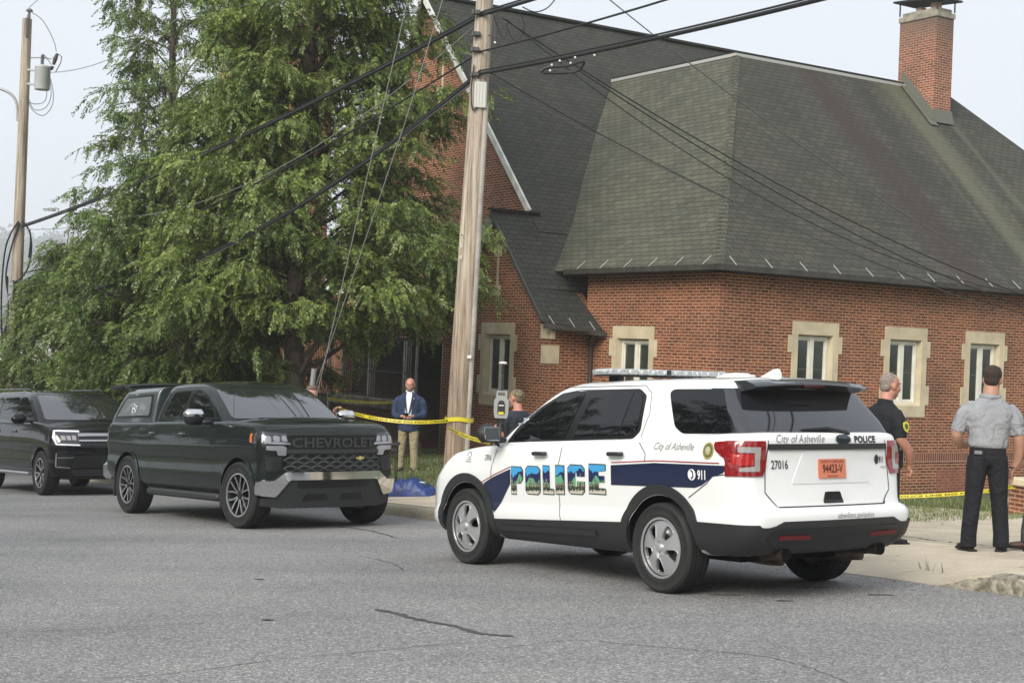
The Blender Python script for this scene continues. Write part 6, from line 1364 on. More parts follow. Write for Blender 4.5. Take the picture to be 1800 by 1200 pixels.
def legs(par, m, hip, feet, shoe_m, r=(.098, .068, .062), yaw=(0, 0), belt=True, flare=1.0, hem=.06):
    """trousers on one continuous mesh; feet: two (x, y) positions"""
    parts = [('l', [(0, 0, hip - .10, .155, .115), (0, -.01, hip - .03, .178, .128), (0, -.005, hip + .05, .172, .122), (0, 0, hip + .11, .160, .112)])]
    for sx_, (fx, fy) in zip((-1, 1), feet):
        parts.append(('l', [(fx, fy - .02, hem, .068 * flare, .076 * flare), (fx, fy - .015, hem + .12, .066 * flare, .074 * flare), ((fx + sx_ * .095) / 2 * 1.0, fy * .5, hip * .52, .078, .086), (sx_ * .098, -.005, hip * .86, .100, .112), (sx_ * .088, 0, hip - .02, .098, .118)]))
    tr = blob('trousers', parts, m, par, .012, 3)
    for (fx, fy), a in zip(feet, yaw): shoe(fx, fy, par, shoe_m, a)
    return tr
def person(label, x, y, face, z=None, scale=1., zoff=0., group=None):
    """root at the feet; local +Y is where the body faces; face = world heading in degrees from +Y, clockwise"""
    z = gz(x, y) + .006 if z is None else z
    o = empty('person', Matrix.Translation((x, y, z)) @ Matrix.Rotation(rad(-face), 4, 'Z') @ Matrix.Scale(scale, 4)); tag(o, label, 'person', group); return o

def man_blazer():
    P = person('bald bearded man in a blue blazer and khaki trousers holding a phone', -1.97, 29.2, 184, scale=1.03)
    P.location.z = -2.54
    BL = fabric('blue_blazer', (.020, .036, .080), .12); KH = fabric('khaki_cotton', (.30, .25, .155), .1)
    W1, W2 = (-.075, .29, 1.06), (.085, .27, 1.05)
    body = blob('body', head((0, .03, 1.645), 0) + [('t', [(0, -.01, 1.44), (0, .0, 1.60)], [.072, .072])] + [('l', [(0, 0, 1.0, .14, .1), (0, 0, 1.42, .15, .09), (0, 0, 1.5, .08, .06)])] + [limb([(.12, 0, 1.38), (.25, .0, 1.18), (.24, .12, 1.07), W2], [.035, .035, .034, .027]), limb([(-.12, 0, 1.38), (-.25, .0, 1.18), (-.24, .12, 1.07), W1], [.035, .035, .034, .027])] + hand(W1, (.8, .25, -.05), -1, .7) + hand(W2, (-.8, .35, .1), 1, .8), SKINR, P, .008, 2)
    eyes((0, .03, 1.645), 0, P)
    blob('beard', [('b', (0, .085, 1.552), (.056, .038, .038)), ('b', (.05, .05, 1.58), (.022, .045, .04)), ('b', (-.05, .05, 1.58), (.022, .045, .04)), ('b', (0, .123, 1.595), (.030, .012, .009))], mat('greying_beard', (.16, .10, .07), .9, var=.3, vscale=60), P, .008, 2)
    blob('hair', [('b', (0, -.04, 1.68), (.084, .078, .055)), ('b', (.070, -.005, 1.65), (.02, .045, .035)), ('b', (-.070, -.005, 1.65), (.02, .045, .035))], mat('thin_hair', (.17, .12, .09), .9), P, .009, 2)
    legs(P, KH, .92, ((-.13, .02), (.14, -.03)), mat('tan_shoe', (.16, .13, .09), .6), yaw=(.25, -.2), flare=1.05)
    sh_ = blob('shirt', [('l', [(0, .035, 1.0, .12, .11), (0, .035, 1.3, .13, .115), (0, .02, 1.46, .09, .085)]), ('t', [(0, .0, 1.46), (0, .012, 1.545)], [.086, .082])], mat('white_shirt', (.70, .72, .76), .8), P, .011, 2)
    bz = blob('blazer', [('l', [(0, -.012, .76, .205, .15), (0, -.01, .9, .20, .15), (0, -.01, 1.1, .205, .152), (0, -.012, 1.3, .225, .148), (0, -.015, 1.40, .222, .13), (0, -.02, 1.47, .15, .10), (0, -.03, 1.50, .09, .07)]),
        limb([(.17, -.01, 1.385), (.245, -.01, 1.31), (.28, .0, 1.14), (.25, .12, 1.06), (.13, .25, 1.055)], [.066, .074, .066, .060, .050]), limb([(-.17, -.01, 1.385), (-.245, -.01, 1.31), (-.28, .0, 1.14), (-.25, .12, 1.06), (-.12, .26, 1.065)], [.066, .074, .066, .060, .050])], BL, P, .011, 3)
    # shirt front, lapels, pin
    rows = [(1.515, .046, .080), (1.46, .056, .108), (1.40, .052, .132), (1.31, .042, .152), (1.20, .027, .160), (1.10, .010, .162)]
    mb = MB(); mb.add([q for z, w, y in rows for q in ((-w, y, z), (0, y + .006, z), (w, y, z))], [f for i in range(5) for f in ((3 * i, 3 * i + 1, 3 * i + 4, 3 * i + 3), (3 * i + 1, 3 * i + 2, 3 * i + 5, 3 * i + 4))]); mb.build('shirt_front', mat('white_shirt'), sh_)
    LP = fabric('blazer_lapel', (.015, .028, .062), .1)
    for s_ in (1, -1):
        mb = MB(); mb.add([q for (z, w, y), e in zip(rows, (.03, .05, .062, .055, .035, .014)) for q in ((s_ * w, y + .006, z), (s_ * (w + e), y - .004, z - .01))], [(2 * i, 2 * i + 1, 2 * i + 3, 2 * i + 2) for i in range(5)]); mb.build('lapel', LP, bz)
    MB().ball((-.10, .15, 1.39), .010, 8, 6).build('pin', INS, bz)
    MB().box((.0, .125, .955), (.08, .04, .04), bev=.01).build('belt', mat('dark_belt', (.02, .015, .012), .5), P)
    ph = MB().box((0, 0, 0), (.075, .15, .012), bev=.006).build('mobile_phone', mat('phone_black', (.01, .01, .012), .2), M=P.matrix_world @ Matrix.Translation((-.0, .36, 1.075)) @ Matrix.Rotation(.7, 4, 'X')); tag(ph, 'dark phone held in both hands by the man in the blazer', 'phone')
    return P
def man_polo():
    P = person('man in grey polo shirt and navy trousers seen from behind at the right', 4.80, 14.8, 8, scale=1.035)
    GP = fabric('grey_polo', (.27, .28, .30), .09, 6, 1., 6.); NV = fabric('navy_trousers', (.003, .0036, .008), .25, 9, 1., 6.)
    hc = (.02, .0, 1.655)
    blob('body', head(hc, -.30) + [('t', [(0, -.02, 1.44), (.01, -.01, 1.6)], [.082, .074])] + [('l', [(0, 0, 1.0, .15, .1), (0, 0, 1.4, .18, .1), (0, 0, 1.48, .1, .07)])] + [limb([(.15, 0, 1.34), (.25, -.015, 1.26), (.28, -.02, 1.12), (.30, .06, .92), (.26, .10, .80)], [.045, .048, .054, .046, .030]), limb([(-.15, 0, 1.34), (-.255, -.015, 1.26), (-.295, -.01, 1.12), (-.24, .12, 1.02), (-.08, .24, 1.04)], [.045, .048, .056, .046, .030])] + hand((.26, .10, .80), (-.25, .15, -1), 1, .6, (0, 1, 0)) + hand((-.08, .24, 1.04), (.9, .3, .1), -1, .6), SKIN, P, .0085, 2)
    hr = mat('dark_brown_hair', (.030, .018, .012), .8, var=.5, vscale=50, bump=.4, bscale=120)
    hair(hc, -.30, P, hr, 1.02, 'short'); eyes(hc, -.30, P)
    legs(P, NV, .93, ((-.155, -.02), (.155, .02)), mat('black_shoe', (.012, .010, .010), .5), yaw=(.35, -.30), flare=1.12, hem=.045)
    sh_ = blob('polo_shirt', [('l', [(0, 0, 1.0, .172, .125), (0, 0, 1.03, .19, .14), (0, -.005, 1.10, .188, .135), (0, -.01, 1.25, .212, .135), (0, -.015, 1.34, .235, .13), (0, -.02, 1.41, .205, .11), (0, -.02, 1.455, .14, .09), (0, -.02, 1.49, .09, .075)]), ('t', [(0, -.02, 1.46), (0, -.012, 1.515)], [.088, .080]),
        limb([(.17, -.01, 1.395), (.245, -.015, 1.30), (.272, -.02, 1.13)], [.062, .070, .069]), limb([(-.17, -.01, 1.395), (-.25, -.015, 1.30), (-.29, -.01, 1.14)], [.062, .070, .069])], GP, P, .011, 3)
    MB().tube([(0.086 * math.cos(a * .524), -.02 + .080 * math.sin(a * .524), 1.50 + .012 * math.sin(a * .524)) for a in range(12)], (.018), 8, closed=True).build('collar', GP, sh_, smooth=60)
    blob('belt', [('l', [(0, 0, .985, .172, .124), (0, 0, 1.02, .174, .126)])], mat('black_belt', (.008, .008, .008), .5), P, .011, 1)
    MB().box((-.11, -.128, .955), (.075, .012, .035), bev=.008).build('clip', mat('grey_clip', (.18, .19, .20), .4), P)
    MB().tube([(.262 + .034 * math.cos(a * .785), .10 + .034 * math.sin(a * .785), .815) for a in range(8)], .008, 6, closed=True).build('watch', mat('black_belt'), P)
    return P
def officer():
    P = person('grey haired police officer in black uniform standing behind the patrol SUV, looking right', 3.95, 15.55, 62, scale=1.0)
    UN = fabric('black_uniform', (.004, .005, .008), .2, 8, .5, 6.)
    hc = (0, .055, 1.655)
    blob('body', head(hc, -.15, 1.03) + [('t', [(0, -.01, 1.42), (0, .03, 1.58)], [.074, .070])] + [('l', [(0, 0, 1.0, .14, .1), (0, 0, 1.4, .16, .1), (0, 0, 1.47, .1, .07)])] + [limb([(.15, -.01, 1.34), (.25, -.02, 1.22), (.268, -.02, 1.12), (.27, .10, .98), (.22, .17, .86)], [.045, .050, .052, .046, .030]), limb([(-.15, -.01, 1.34), (-.25, -.02, 1.22), (-.268, -.02, 1.12), (-.24, .12, .98), (-.12, .22, .95)], [.045, .050, .052, .046, .030])] + hand((.22, .17, .86), (-.3, .3, -1), 1, .6, (0, 1, 0)) + hand((-.12, .22, .95), (.8, .3, -.1), -1, .6), SKINR, P, .0085, 2)
    eyes(hc, -.15, P, 1.03); hair(hc, -.15, P, mat('cropped_grey_hair', (.22, .18, .15), .85, var=.3, vscale=60), 1.03, 'buzz')
    legs(P, UN, .92, ((-.13, .0), (.13, .05)), mat('black_shoe'), yaw=(.2, -.2))
    sh_ = blob('uniform_shirt', [('l', [(0, .0, .98, .17, .135), (0, .01, 1.10, .182, .15), (0, .0, 1.25, .205, .145), (0, -.01, 1.36, .225, .13), (0, -.015, 1.42, .18, .10), (0, -.005, 1.47, .10, .08)]), ('t', [(0, -.01, 1.45), (0, .0, 1.51)], [.086, .080]),
        limb([(.165, -.01, 1.385), (.235, -.02, 1.28), (.262, -.02, 1.12)], [.064, .074, .070]), limb([(-.165, -.01, 1.385), (-.235, -.02, 1.28), (-.262, -.02, 1.12)], [.064, .074, .070])], UN, P, .011, 3)
    P_ = [(0, .05), (.036, .035), (.040, -.01), (.022, -.045), (0, -.06), (-.022, -.045), (-.040, -.01), (-.036, .035)]
    for s_ in (1, -1):
        mb = MB(); mb.prism(P_, lambda a, b, d: (s_ * (.338 - b * .20 + d), -.02 + a, 1.25 + b), 0, .006); pa = mb.build('shoulder_patch', mat('patch_yellow', (.55, .50, .06), .7), sh_)
        mb = MB(); mb.prism([(a * .55, b * .55) for a, b in P_], lambda a, b, d: (s_ * (.345 - b * .20 + d), -.02 + a, 1.25 + b), 0, .004); mb.build('patch_centre', mat('patch_green', (.05, .10, .04), .7), pa)
    blob('duty_belt', [('l', [(0, 0, .95, .185, .14), (0, 0, 1.0, .187, .142)])], mat('black_belt'), P, .011, 1)
    MB().box((.21, .02, .90), (.06, .10, .20), bev=.02).build('holster', mat('black_belt'), P); MB().box((.17, -.12, .97), (.07, .05, .10), bev=.01).build('radio', BLKPL, P)
    return P
def man_cap():
    P = person('man in camouflage cap and navy T-shirt behind the patrol SUV bonnet', .13, 21.6, -42, scale=1.0)
    TS = fabric('navy_tshirt', (.018, .022, .034), .2, 8)
    P.location.z = -2.40; hc = (0, .05, 1.64)
    blob('body', head(hc, .1) + [('t', [(0, -.01, 1.42), (0, .03, 1.56)], [.068, .064])] + [('l', [(0, 0, 1.0, .14, .1), (0, 0, 1.4, .16, .1), (0, 0, 1.47, .09, .07)])] + [limb([(-.20, 0, 1.37), (-.25, .05, 1.12), (-.17, .24, 1.08), (-.07, .34, 1.18)], [.054, .048, .042, .028]), limb([(.20, 0, 1.37), (.25, .04, 1.12), (.16, .22, 1.07), (.06, .32, 1.16)], [.054, .048, .042, .028])] + hand((-.07, .34, 1.18), (.4, .8, .4), -1, .6) + hand((.06, .32, 1.16), (-.4, .8, .4), 1, .6), SKINR, P, .0085, 2)
    eyes(hc, .1, P); hair(hc, .1, P, mat('short_brown_hair', (.14, .10, .07), .9), .99, 'buzz')
    blob('beard', [('b', (0, .10, 1.55), (.045, .034, .036))], mat('greying_beard'), P, .009, 1)
    CP = nmat('camouflage', lambda t, b: lk(t, ramp(t, (lambda n: (lk(t, N_(t, 'ShaderNodeTexCoord').outputs['Object'], n.inputs['Vector']), n.outputs[0])[1])(N_(t, 'ShaderNodeTexNoise', Scale=28., Detail=2.)), [(.4, (.05, .05, .03)), (.47, (.16, .13, .07)), (.55, (.30, .25, .16)), (.6, (.07, .07, .04))]), b.inputs['Base Color']), .9)
    cp = blob('cap', [('b', (0, .02, 1.70), (.090, .105, .068))], CP, P, .009, 1)
    mb = MB(); mb.prism([(-.07, 0), (.07, 0), (.065, .06), (.03, .095), (-.03, .095), (-.065, .06)], lambda a, b, d: (a, .115 + b, 1.685 - b * .35 - a * a * 4 + d), 0, .007); mb.build('peak', CP, cp)
    legs(P, fabric('dark_trousers', (.03, .03, .03), .1), .92, ((-.13, 0), (.13, .03)), mat('black_shoe'))
    sh_ = blob('tshirt', [('l', [(0, 0, .96, .17, .13), (0, 0, 1.10, .18, .14), (0, 0, 1.25, .20, .138), (0, -.01, 1.36, .22, .125), (0, -.015, 1.42, .17, .10), (0, -.01, 1.465, .095, .075)]), limb([(-.18, 0, 1.39), (-.235, .02, 1.28), (-.255, .04, 1.16)], [.078, .074, .068]), limb([(.18, 0, 1.39), (.235, .02, 1.28), (.255, .04, 1.16)], [.078, .074, .068])], TS, P, .011, 3)
    mb = MB(); mb.box((.02, -.150, 1.33), (.07, .006, .07), bev=.002); v, f = text2d('AGENT', .075, bold=.006, sx=1.1, align='CENTER'); mb.add([(a + .02, -.151, 1.235 + b) for a, b in [(-q[0], q[1]) for q in v]], f); mb.build('back_print', mat('pale_blue_print', (.45, .62, .75), .7), sh_)
    MB().box((-.325, .03, 1.20), (.008, .07, .06), bev=.003).build('sleeve_patch', mat('patch_white', (.6, .6, .62), .7), sh_)
    return P
def hidden_man():
    P = person('person mostly hidden behind the pickup windscreen, holding the tape', -3.30, 24.6, 150, scale=1.0)
    P.location.z = px3(560, 682, 24.6)[2] - 1.76
    hc = (0, .02, 1.66); W1 = (-.30, .30, 1.42)
    blob('body', head(hc, 0) + [('t', [(0, 0, 1.42), (0, .01, 1.58)], [.066, .062]), ('l', [(0, 0, 1.0, .14, .1), (0, 0, 1.42, .15, .09)]), limb([(-.20, 0, 1.38), (-.34, .05, 1.22), (-.36, .18, 1.30), W1], [.052, .046, .04, .027]), limb([(.20, 0, 1.38), (.27, 0, 1.12), (.25, .1, .9)], [.052, .046, .03])] + hand(W1, (-.3, .6, .4), -1, .8) + hand((.25, .1, .9), (0, .3, -1), 1, .5, (0, 1, 0)), SKIN, P, .009, 2)
    hair(hc, 0, P, mat('short_brown_hair'), 1.02); eyes(hc, 0, P)
    legs(P, fabric('grey_trousers', (.05, .05, .05), .1), .92, ((-.13, 0), (.13, .03)), mat('black_shoe'))
    blob('shirt', [('l', [(0, 0, .98, .17, .13), (0, 0, 1.25, .20, .135), (0, -.01, 1.36, .215, .12), (0, -.01, 1.46, .1, .08)]), limb([(-.18, 0, 1.39), (-.28, .02, 1.28)], [.078, .07]), limb([(.18, 0, 1.39), (.25, .0, 1.2)], [.078, .07])], fabric('olive_shirt', (.06, .06, .045), .15), P, .012, 2)
def edge_man():
    P = person('person just outside the right edge, only a brown leather boot showing', 5.42, 14.95, -80, scale=1.0)
    hc = (0, .02, 1.66)
    blob('body', head(hc, 0) + [('t', [(0, 0, 1.42), (0, .01, 1.58)], [.066, .062]), ('l', [(0, 0, 1.0, .14, .1), (0, 0, 1.42, .15, .09)]), limb([(-.20, 0, 1.38), (-.27, 0, 1.12), (-.25, .12, .9)], [.052, .046, .03]), limb([(.20, 0, 1.38), (.27, 0, 1.12), (.25, .12, .9)], [.052, .046, .03])] + hand((.25, .12, .9), (0, .3, -1), 1, .5, (0, 1, 0)) + hand((-.25, .12, .9), (0, .3, -1), -1, .5, (0, 1, 0)), SKIN, P, .01, 2)
    hair(hc, 0, P, mat('short_brown_hair'), 1.02); eyes(hc, 0, P)
    legs(P, fabric('grey_trousers', (.05, .05, .05), .1), .92, ((-.12, .0), (.12, .12)), mat('brown_leather', (.09, .045, .03), .5))
    blob('shirt', [('l', [(0, 0, .98, .17, .13), (0, 0, 1.25, .20, .135), (0, -.01, 1.36, .215, .12), (0, -.01, 1.46, .1, .08)]), limb([(-.18, 0, 1.39), (-.25, 0, 1.2)], [.078, .07]), limb([(.18, 0, 1.39), (.25, .0, 1.2)], [.078, .07])], fabric('blue_shirt', (.10, .14, .22), .15), P, .012, 2)
man_blazer(); man_polo(); officer(); man_cap(); hidden_man(); edge_man()
# ================================================================ small things on the grass
def scanner():
    x, y, z = px3(880, 742, 20.2); zg = gz(x, y)
    o = empty('laser_scanner', Matrix.Translation((x, y, z))); tag(o, 'grey survey scanner on a tripod with a thin antenna rod', 'survey instrument')
    g = mat('scanner_grey', (.30, .31, .31), .5); d = BLKPL
    MB().prism(rpoly([(-.085, .06), (.085, .06), (.10, .14), (.10, .30), (.06, .36), (-.06, .36), (-.10, .30), (-.10, .14)], .02), lambda a, b, q: (a, q, b), -.08, .08).build('housing', g, o, smooth=40)
    MB().prism([(-.075, .35), (.075, .35), (.07, .43), (-.07, .43)], lambda a, b, q: (a, q, b), -.02, .02, [[(-.052, .365), (.052, .365), (.048, .408), (-.048, .408)]]).build('handle', g, o)
    MB().prism(rpoly([(-.05, .12), (.05, .12), (.05, .25), (.03, .30), (-.03, .30), (-.05, .25)], .015), lambda a, b, q: (a, -.082 - q, b), 0, .008).build('lens_panel', d, o); MB().box((0, -.094, .13), (.07, .006, .035)).build('yellow_label', TAPE, o); MB().box((0, -.094, .235), (.07, .006, .012)).build('white_label', INS, o)
    MB().lathe([(.05, 0), (.06, .03), (.055, .06)], n=16, cap=True).build('base', d, o, smooth=40); MB().tube([(0, 0, .42), (0, 0, .80)], .012, 8).tube([(0, 0, .66), (0, 0, .76)], .018, 8).build('antenna_rod', d, o); MB().lathe([(.001, .80), (.055, .80), (.06, .815), (.03, .83), (.001, .83)], n=16).build('antenna_disc', INS, o, smooth=40)
    for k in range(3):
        a = k * 2.094 + .5; MB().tube([(.03 * math.cos(a), .03 * math.sin(a), -.02), (.45 * math.cos(a), .45 * math.sin(a), zg - z)], [.022, .014], 8).build('leg', d, o)
scanner()
def table():
    X, Y = px3(672, 777, 26.5)[:2]; z = gz(X, Y); zt = px3(672, 777, 26.5)[2]; h = zt - z
    o = empty('folding_table', Matrix.Translation((X, Y, z))); tag(o, 'small dark folding table with yellow markers behind the pickup bumper', 'table')
    MB().box((0, 0, h - .02), (.62, .5, .04), bev=.01).build('table_top', BLKPL, o); MB().box((0, -.2, h - .09), (.56, .02, .10)).build('apron', BLKPL, o)
    for a in (-.27, .27):
        for b in (-.2, .2): MB().tube([(a, b, 0), (a, b, h - .04)], .012, 6).build('leg', BLKPL, o)
    MB().box((0, -.2, h * .6), (.54, .015, .015)).build('brace', BLKPL, o)
    YM = mat('marker_yellow', (.75, .55, .03), .45)
    for i, (dx, s_, lab) in enumerate(((-.10, 1., 'larger yellow evidence marker on the folding table, left of the two'), (.10, .62, 'smaller yellow evidence marker on the folding table'))):
        e = MB(); w = .075 * s_; hh = .13 * s_; e.add([(-w, -w, 0), (w, -w, 0), (w, w, 0), (-w, w, 0), (-w * .35, 0, hh), (w * .35, 0, hh)], [(0, 1, 5, 4), (2, 3, 4, 5), (1, 2, 5), (3, 0, 4), (0, 3, 2, 1)]); q = e.build('evidence_marker', YM, M=Matrix.Translation((X + dx, Y, z + h))); tag(q, lab, 'marker', 'yellow evidence markers')
table()
def bag():
    X, Y, Z = px3(722, 862, 23.6); z = gz(X, Y); R_ = random.Random(4)
    mb = MB(); n, m = 56, 40; import mathutils
    for i in range(n + 1):
        for j in range(m + 1):
            u, v = i / n * 2 - 1, j / m * 2 - 1; e = max(0, 1 - max(abs(u), abs(v)) ** 5) ** .6
            q = mathutils.noise.fractal(Vector((u * 2.2, v * 2.0, 3)), 1, 2.2, 5) * .10; rg = abs(mathutils.noise.noise(Vector((u * 5 + v * 2, v * 4 - u, 7)))) * .10
            mb.v.append((u * .40 * (1 + .12 * q * 5), v * .33, e * (.17 + .10 * math.exp(-((u + .15) ** 2) * 4) + q - rg * 1.0) + .005))
    for i in range(n):
        for j in range(m): a = i * (m + 1) + j; mb.f.append((a, a + m + 1, a + m + 2, a + 1))
    mb.fm = [0] * len(mb.f); o = mb.build('folded_tarpaulin', mat('blue_tarp', (.010, .035, .16), .42, var=.35, vscale=5, bump=.5, bscale=14), smooth=70, fix=False, M=Matrix.Translation((X, Y, z)) @ Matrix.Rotation(-.2, 4, 'Z')); tag(o, 'crumpled blue tarpaulin heap on the grass by the pavement', 'tarpaulin')
    for (a, b, r) in ((-.05, -.20, .4), (.18, .02, -.3), (-.12, -.27, .2)): MB().box((a, b, .22 if b > -.1 else .14), (.10, .035, .02), R=Matrix.Rotation(r, 3, 'Z'), bev=.005).build('strap', mat('white_strap', (.6, .65, .75), .6), o)
bag()
# ================================================================ trees
def leafm(name, a, b_, c_):
    m = bpy.data.materials.new(name); m.use_nodes = True; _mats[name] = m; t = m.node_tree; t.nodes.clear()
    o = N_(t, 'ShaderNodeOutputMaterial'); d = N_(t, 'ShaderNodeBsdfDiffuse'); tr = N_(t, 'ShaderNodeBsdfTranslucent'); gl = N_(t, 'ShaderNodeBsdfGlossy', Roughness=.45); mx = N_(t, 'ShaderNodeMixShader'); mx.inputs[0].default_value = .32; mg = N_(t, 'ShaderNodeMixShader'); mg.inputs[0].default_value = .05
    g = N_(t, 'ShaderNodeNewGeometry'); tc = N_(t, 'ShaderNodeTexCoord'); n = N_(t, 'ShaderNodeTexNoise', Scale=.55, Detail=3.); lk(t, tc.outputs['Object'], n.inputs['Vector'])
    k = mth(t, 'ADD', mth(t, 'MULTIPLY', g.outputs['Random Per Island'], .5), mth(t, 'MULTIPLY', n.outputs[0], .62)); c = ramp(t, k, [(.28, a), (.55, b_), (.82, c_)])
    for q in (d, tr): lk(t, c, q.inputs['Color'])
    lk(t, d.outputs[0], mx.inputs[1]); lk(t, tr.outputs[0], mx.inputs[2]); lk(t, mx.outputs[0], mg.inputs[1]); lk(t, gl.outputs[0], mg.inputs[2]); lk(t, mg.outputs[0], o.inputs[0]); return m
LEAF = leafm('tree_leaves', (.052, .090, .018), (.140, .205, .040), (.30, .36, .085))
LEAF2 = leafm('tree_leaves_deep', (.046, .084, .020), (.115, .180, .040), (.24, .30, .075))
LEAFF = leafm('far_leaves', (.05, .07, .04), (.07, .10, .05), (.10, .12, .06))
BARK = mat('bark', (.085, .065, .05), .95, var=.35, vscale=5, bump=.8, bscale=25)
def spray_template(rs, nleaf=22, L=.44, leaf=.088, w=.036):
    V = []
    for i in range(nleaf):
        t = (i // 2 + .6) / (nleaf / 2); sd = 1 if i % 2 else -1
        b = np.array([L * t, 0, -.20 * L * t * t]); an = rs.uniform(.55, 1.0); d = np.array([math.cos(an), sd * math.sin(an), rs.uniform(-.55, .1)]); d /= np.linalg.norm(d)
        s_ = np.cross(d, [0, 0, 1]); s_ /= np.linalg.norm(s_); s_ = s_ * math.cos(.5 * rs.normal()) + np.array([0, 0, 1]) * math.sin(.5 * rs.normal()); l_ = leaf * rs.uniform(.75, 1.25) * (1.1 - .4 * t)
        V += [b, b + d * l_ * .45 + s_ * w / 2, b + d * l_, b + d * l_ * .45 - s_ * w / 2]
    return np.array(V)
def quad_mesh(name, V, m):
    n = len(V); me = bpy.data.meshes.new(name); me.vertices.add(n); me.vertices.foreach_set('co', V.astype(np.float32).ravel()); me.loops.add(n); me.loops.foreach_set('vertex_index', np.arange(n, dtype=np.int32)); me.polygons.add(n // 4)
    me.polygons.foreach_set('loop_start', np.arange(0, n, 4, dtype=np.int32)); me.polygons.foreach_set('loop_total', np.full(n // 4, 4, dtype=np.int32)); me.materials.append(m); me.update(calc_edges=True); return me
def make_tree(label, x, y, H, prof, tr, seed, nl, m=LEAF, dens=1., lean=(0, 0), z=None, bend=(0, 0), skew=None, name='leafy_tree', nleaf=22, leafk=1., zlow=.12, cat='tree', group=None, droop=.45):
    """prof: [(height, crown radius)]; limbs spring from a tapering trunk, fork into twigs, each twig carries drooping sprays"""
    rs = np.random.RandomState(seed); z = gz(x, y) - .1 if z is None else z
    o = empty(name, Matrix.Translation((x, y, z))); tag(o, label, cat, group)
    hs = [p[0] for p in prof]; rsd = [p[1] for p in prof]
    tk = lambda h: Vector((lean[0] * h / H + .12 * math.sin(h * .7 + seed) * h / H, lean[1] * h / H + .1 * math.sin(h * .5 + seed * 2) * h / H, h))
    wood = MB(); wood.tube([tk(H * k / 16) for k in range(17)], [tr * (1 - .93 * (k / 16) ** .8) * (1.35 if k == 0 else 1) for k in range(17)], 10)
    org = []; dr = []
    for i in range(nl):
        f = (i + rs.rand()) / nl; h0 = hs[0] + (hs[-1] - hs[0]) * f; R = np.interp(h0, hs, rsd) * rs.uniform(.62, 1.12)
        az = i * 2.399 + rs.uniform(-.5, .5); d = Vector((math.cos(az), math.sin(az), 0)); R *= (skew(az) if skew else 1)
        if R < .25: continue
        st = max(.4, h0 - R * rs.uniform(.25, .7)); p0 = tk(st); nseg = 6; P = []
        for k in range(nseg + 1):
            t = k / nseg; hh = st + (h0 - st) * (1 - (1 - t) ** 1.8) - droop * R * .35 * max(0, t - .55) ** 2 * 4
            sw = Vector((-d.y, d.x, 0)) * math.sin(t * 2.2 + seed + i) * .12 * R; P.append(Vector((p0.x + d.x * R * t, p0.y + d.y * R * t, hh)) + sw * t)
        r0 = tr * .30 * (R / max(rsd)) ** .5 * (1 - .5 * h0 / H); wood.tube(P, [max(.006, r0 * (1 - .88 * k / nseg)) for k in range(nseg + 1)], 5)
        ntw = int(7 + R * 4.5)
        for j in range(ntw):
            t = rs.uniform(.22, 1.) ** .8; q = t * nseg; k = min(nseg - 1, int(q)); b = P[k].lerp(P[k + 1], q - k); a2 = az + rs.choice([-1, 1]) * rs.uniform(.3, 1.25); tl = rs.uniform(.35, .95) * (.55 + .25 * R) * (1.15 - .5 * t); e = b + Vector((math.cos(a2) * tl, math.sin(a2) * tl, rs.uniform(-.35, .40) * tl)); md = b.lerp(e, .5) + Vector((0, 0, .10 * tl))
            if j % 2 == 0: wood.tube([b, md, e], [max(.004, r0 * .25), .006, .003], 4)
            ns = max(2, int(round(5.4 * dens * tl / .6)))
            for s_ in range(ns):
                u = rs.uniform(.15, 1.05); c = b.lerp(md, min(1, u * 2)) if u < .5 else md.lerp(e, (u - .5) * 2); org.append((c.x + rs.normal() * .07, c.y + rs.normal() * .07, c.z + rs.normal() * .06)); a3 = a2 + rs.uniform(-1.1, 1.1); dr.append((a3, rs.uniform(-1.15, .0)))
    wood.build('trunk', BARK, o, smooth=60, fix=False)
    org = np.array(org); dr = np.array(dr); n = len(org); T = [spray_template(rs, nleaf, .44 * leafk, .088 * leafk, .036 * leafk) for _ in range(8)]
    out = np.empty((n, nleaf * 4, 3)); ch = rs.randint(0, 8, n); sc = rs.uniform(.75, 1.3, n)
    for c in range(8):
        I = np.where(ch == c)[0]
        if not len(I): continue
        V = T[c][None] * sc[I, None, None]; a, e = dr[I, 0], dr[I, 1]; ro = rs.normal(0, .45, len(I))
        cy, sy = np.cos(ro)[:, None], np.sin(ro)[:, None]; X, Y, Z = V[..., 0], V[..., 1] * cy - V[..., 2] * sy, V[..., 1] * sy + V[..., 2] * cy
        ce, se = np.cos(e)[:, None], np.sin(e)[:, None]; X, Z = X * ce - Z * se, X * se + Z * ce
        ca, sa = np.cos(a)[:, None], np.sin(a)[:, None]; X, Y = X * ca - Y * sa, X * sa + Y * ca
        out[I] = np.stack([X, Y, Z], -1) + org[I][:, None, :]
    me = quad_mesh('foliage', out.reshape(-1, 3), m); q = bpy.data.objects.new('foliage', me); link(q, o); return o
def sk(pairs):   # radius factor by azimuth (degrees)
    A = [p[0] for p in pairs]; B = [p[1] for p in pairs]; return lambda az: float(np.interp(math.degrees(az) % 360, A, B))
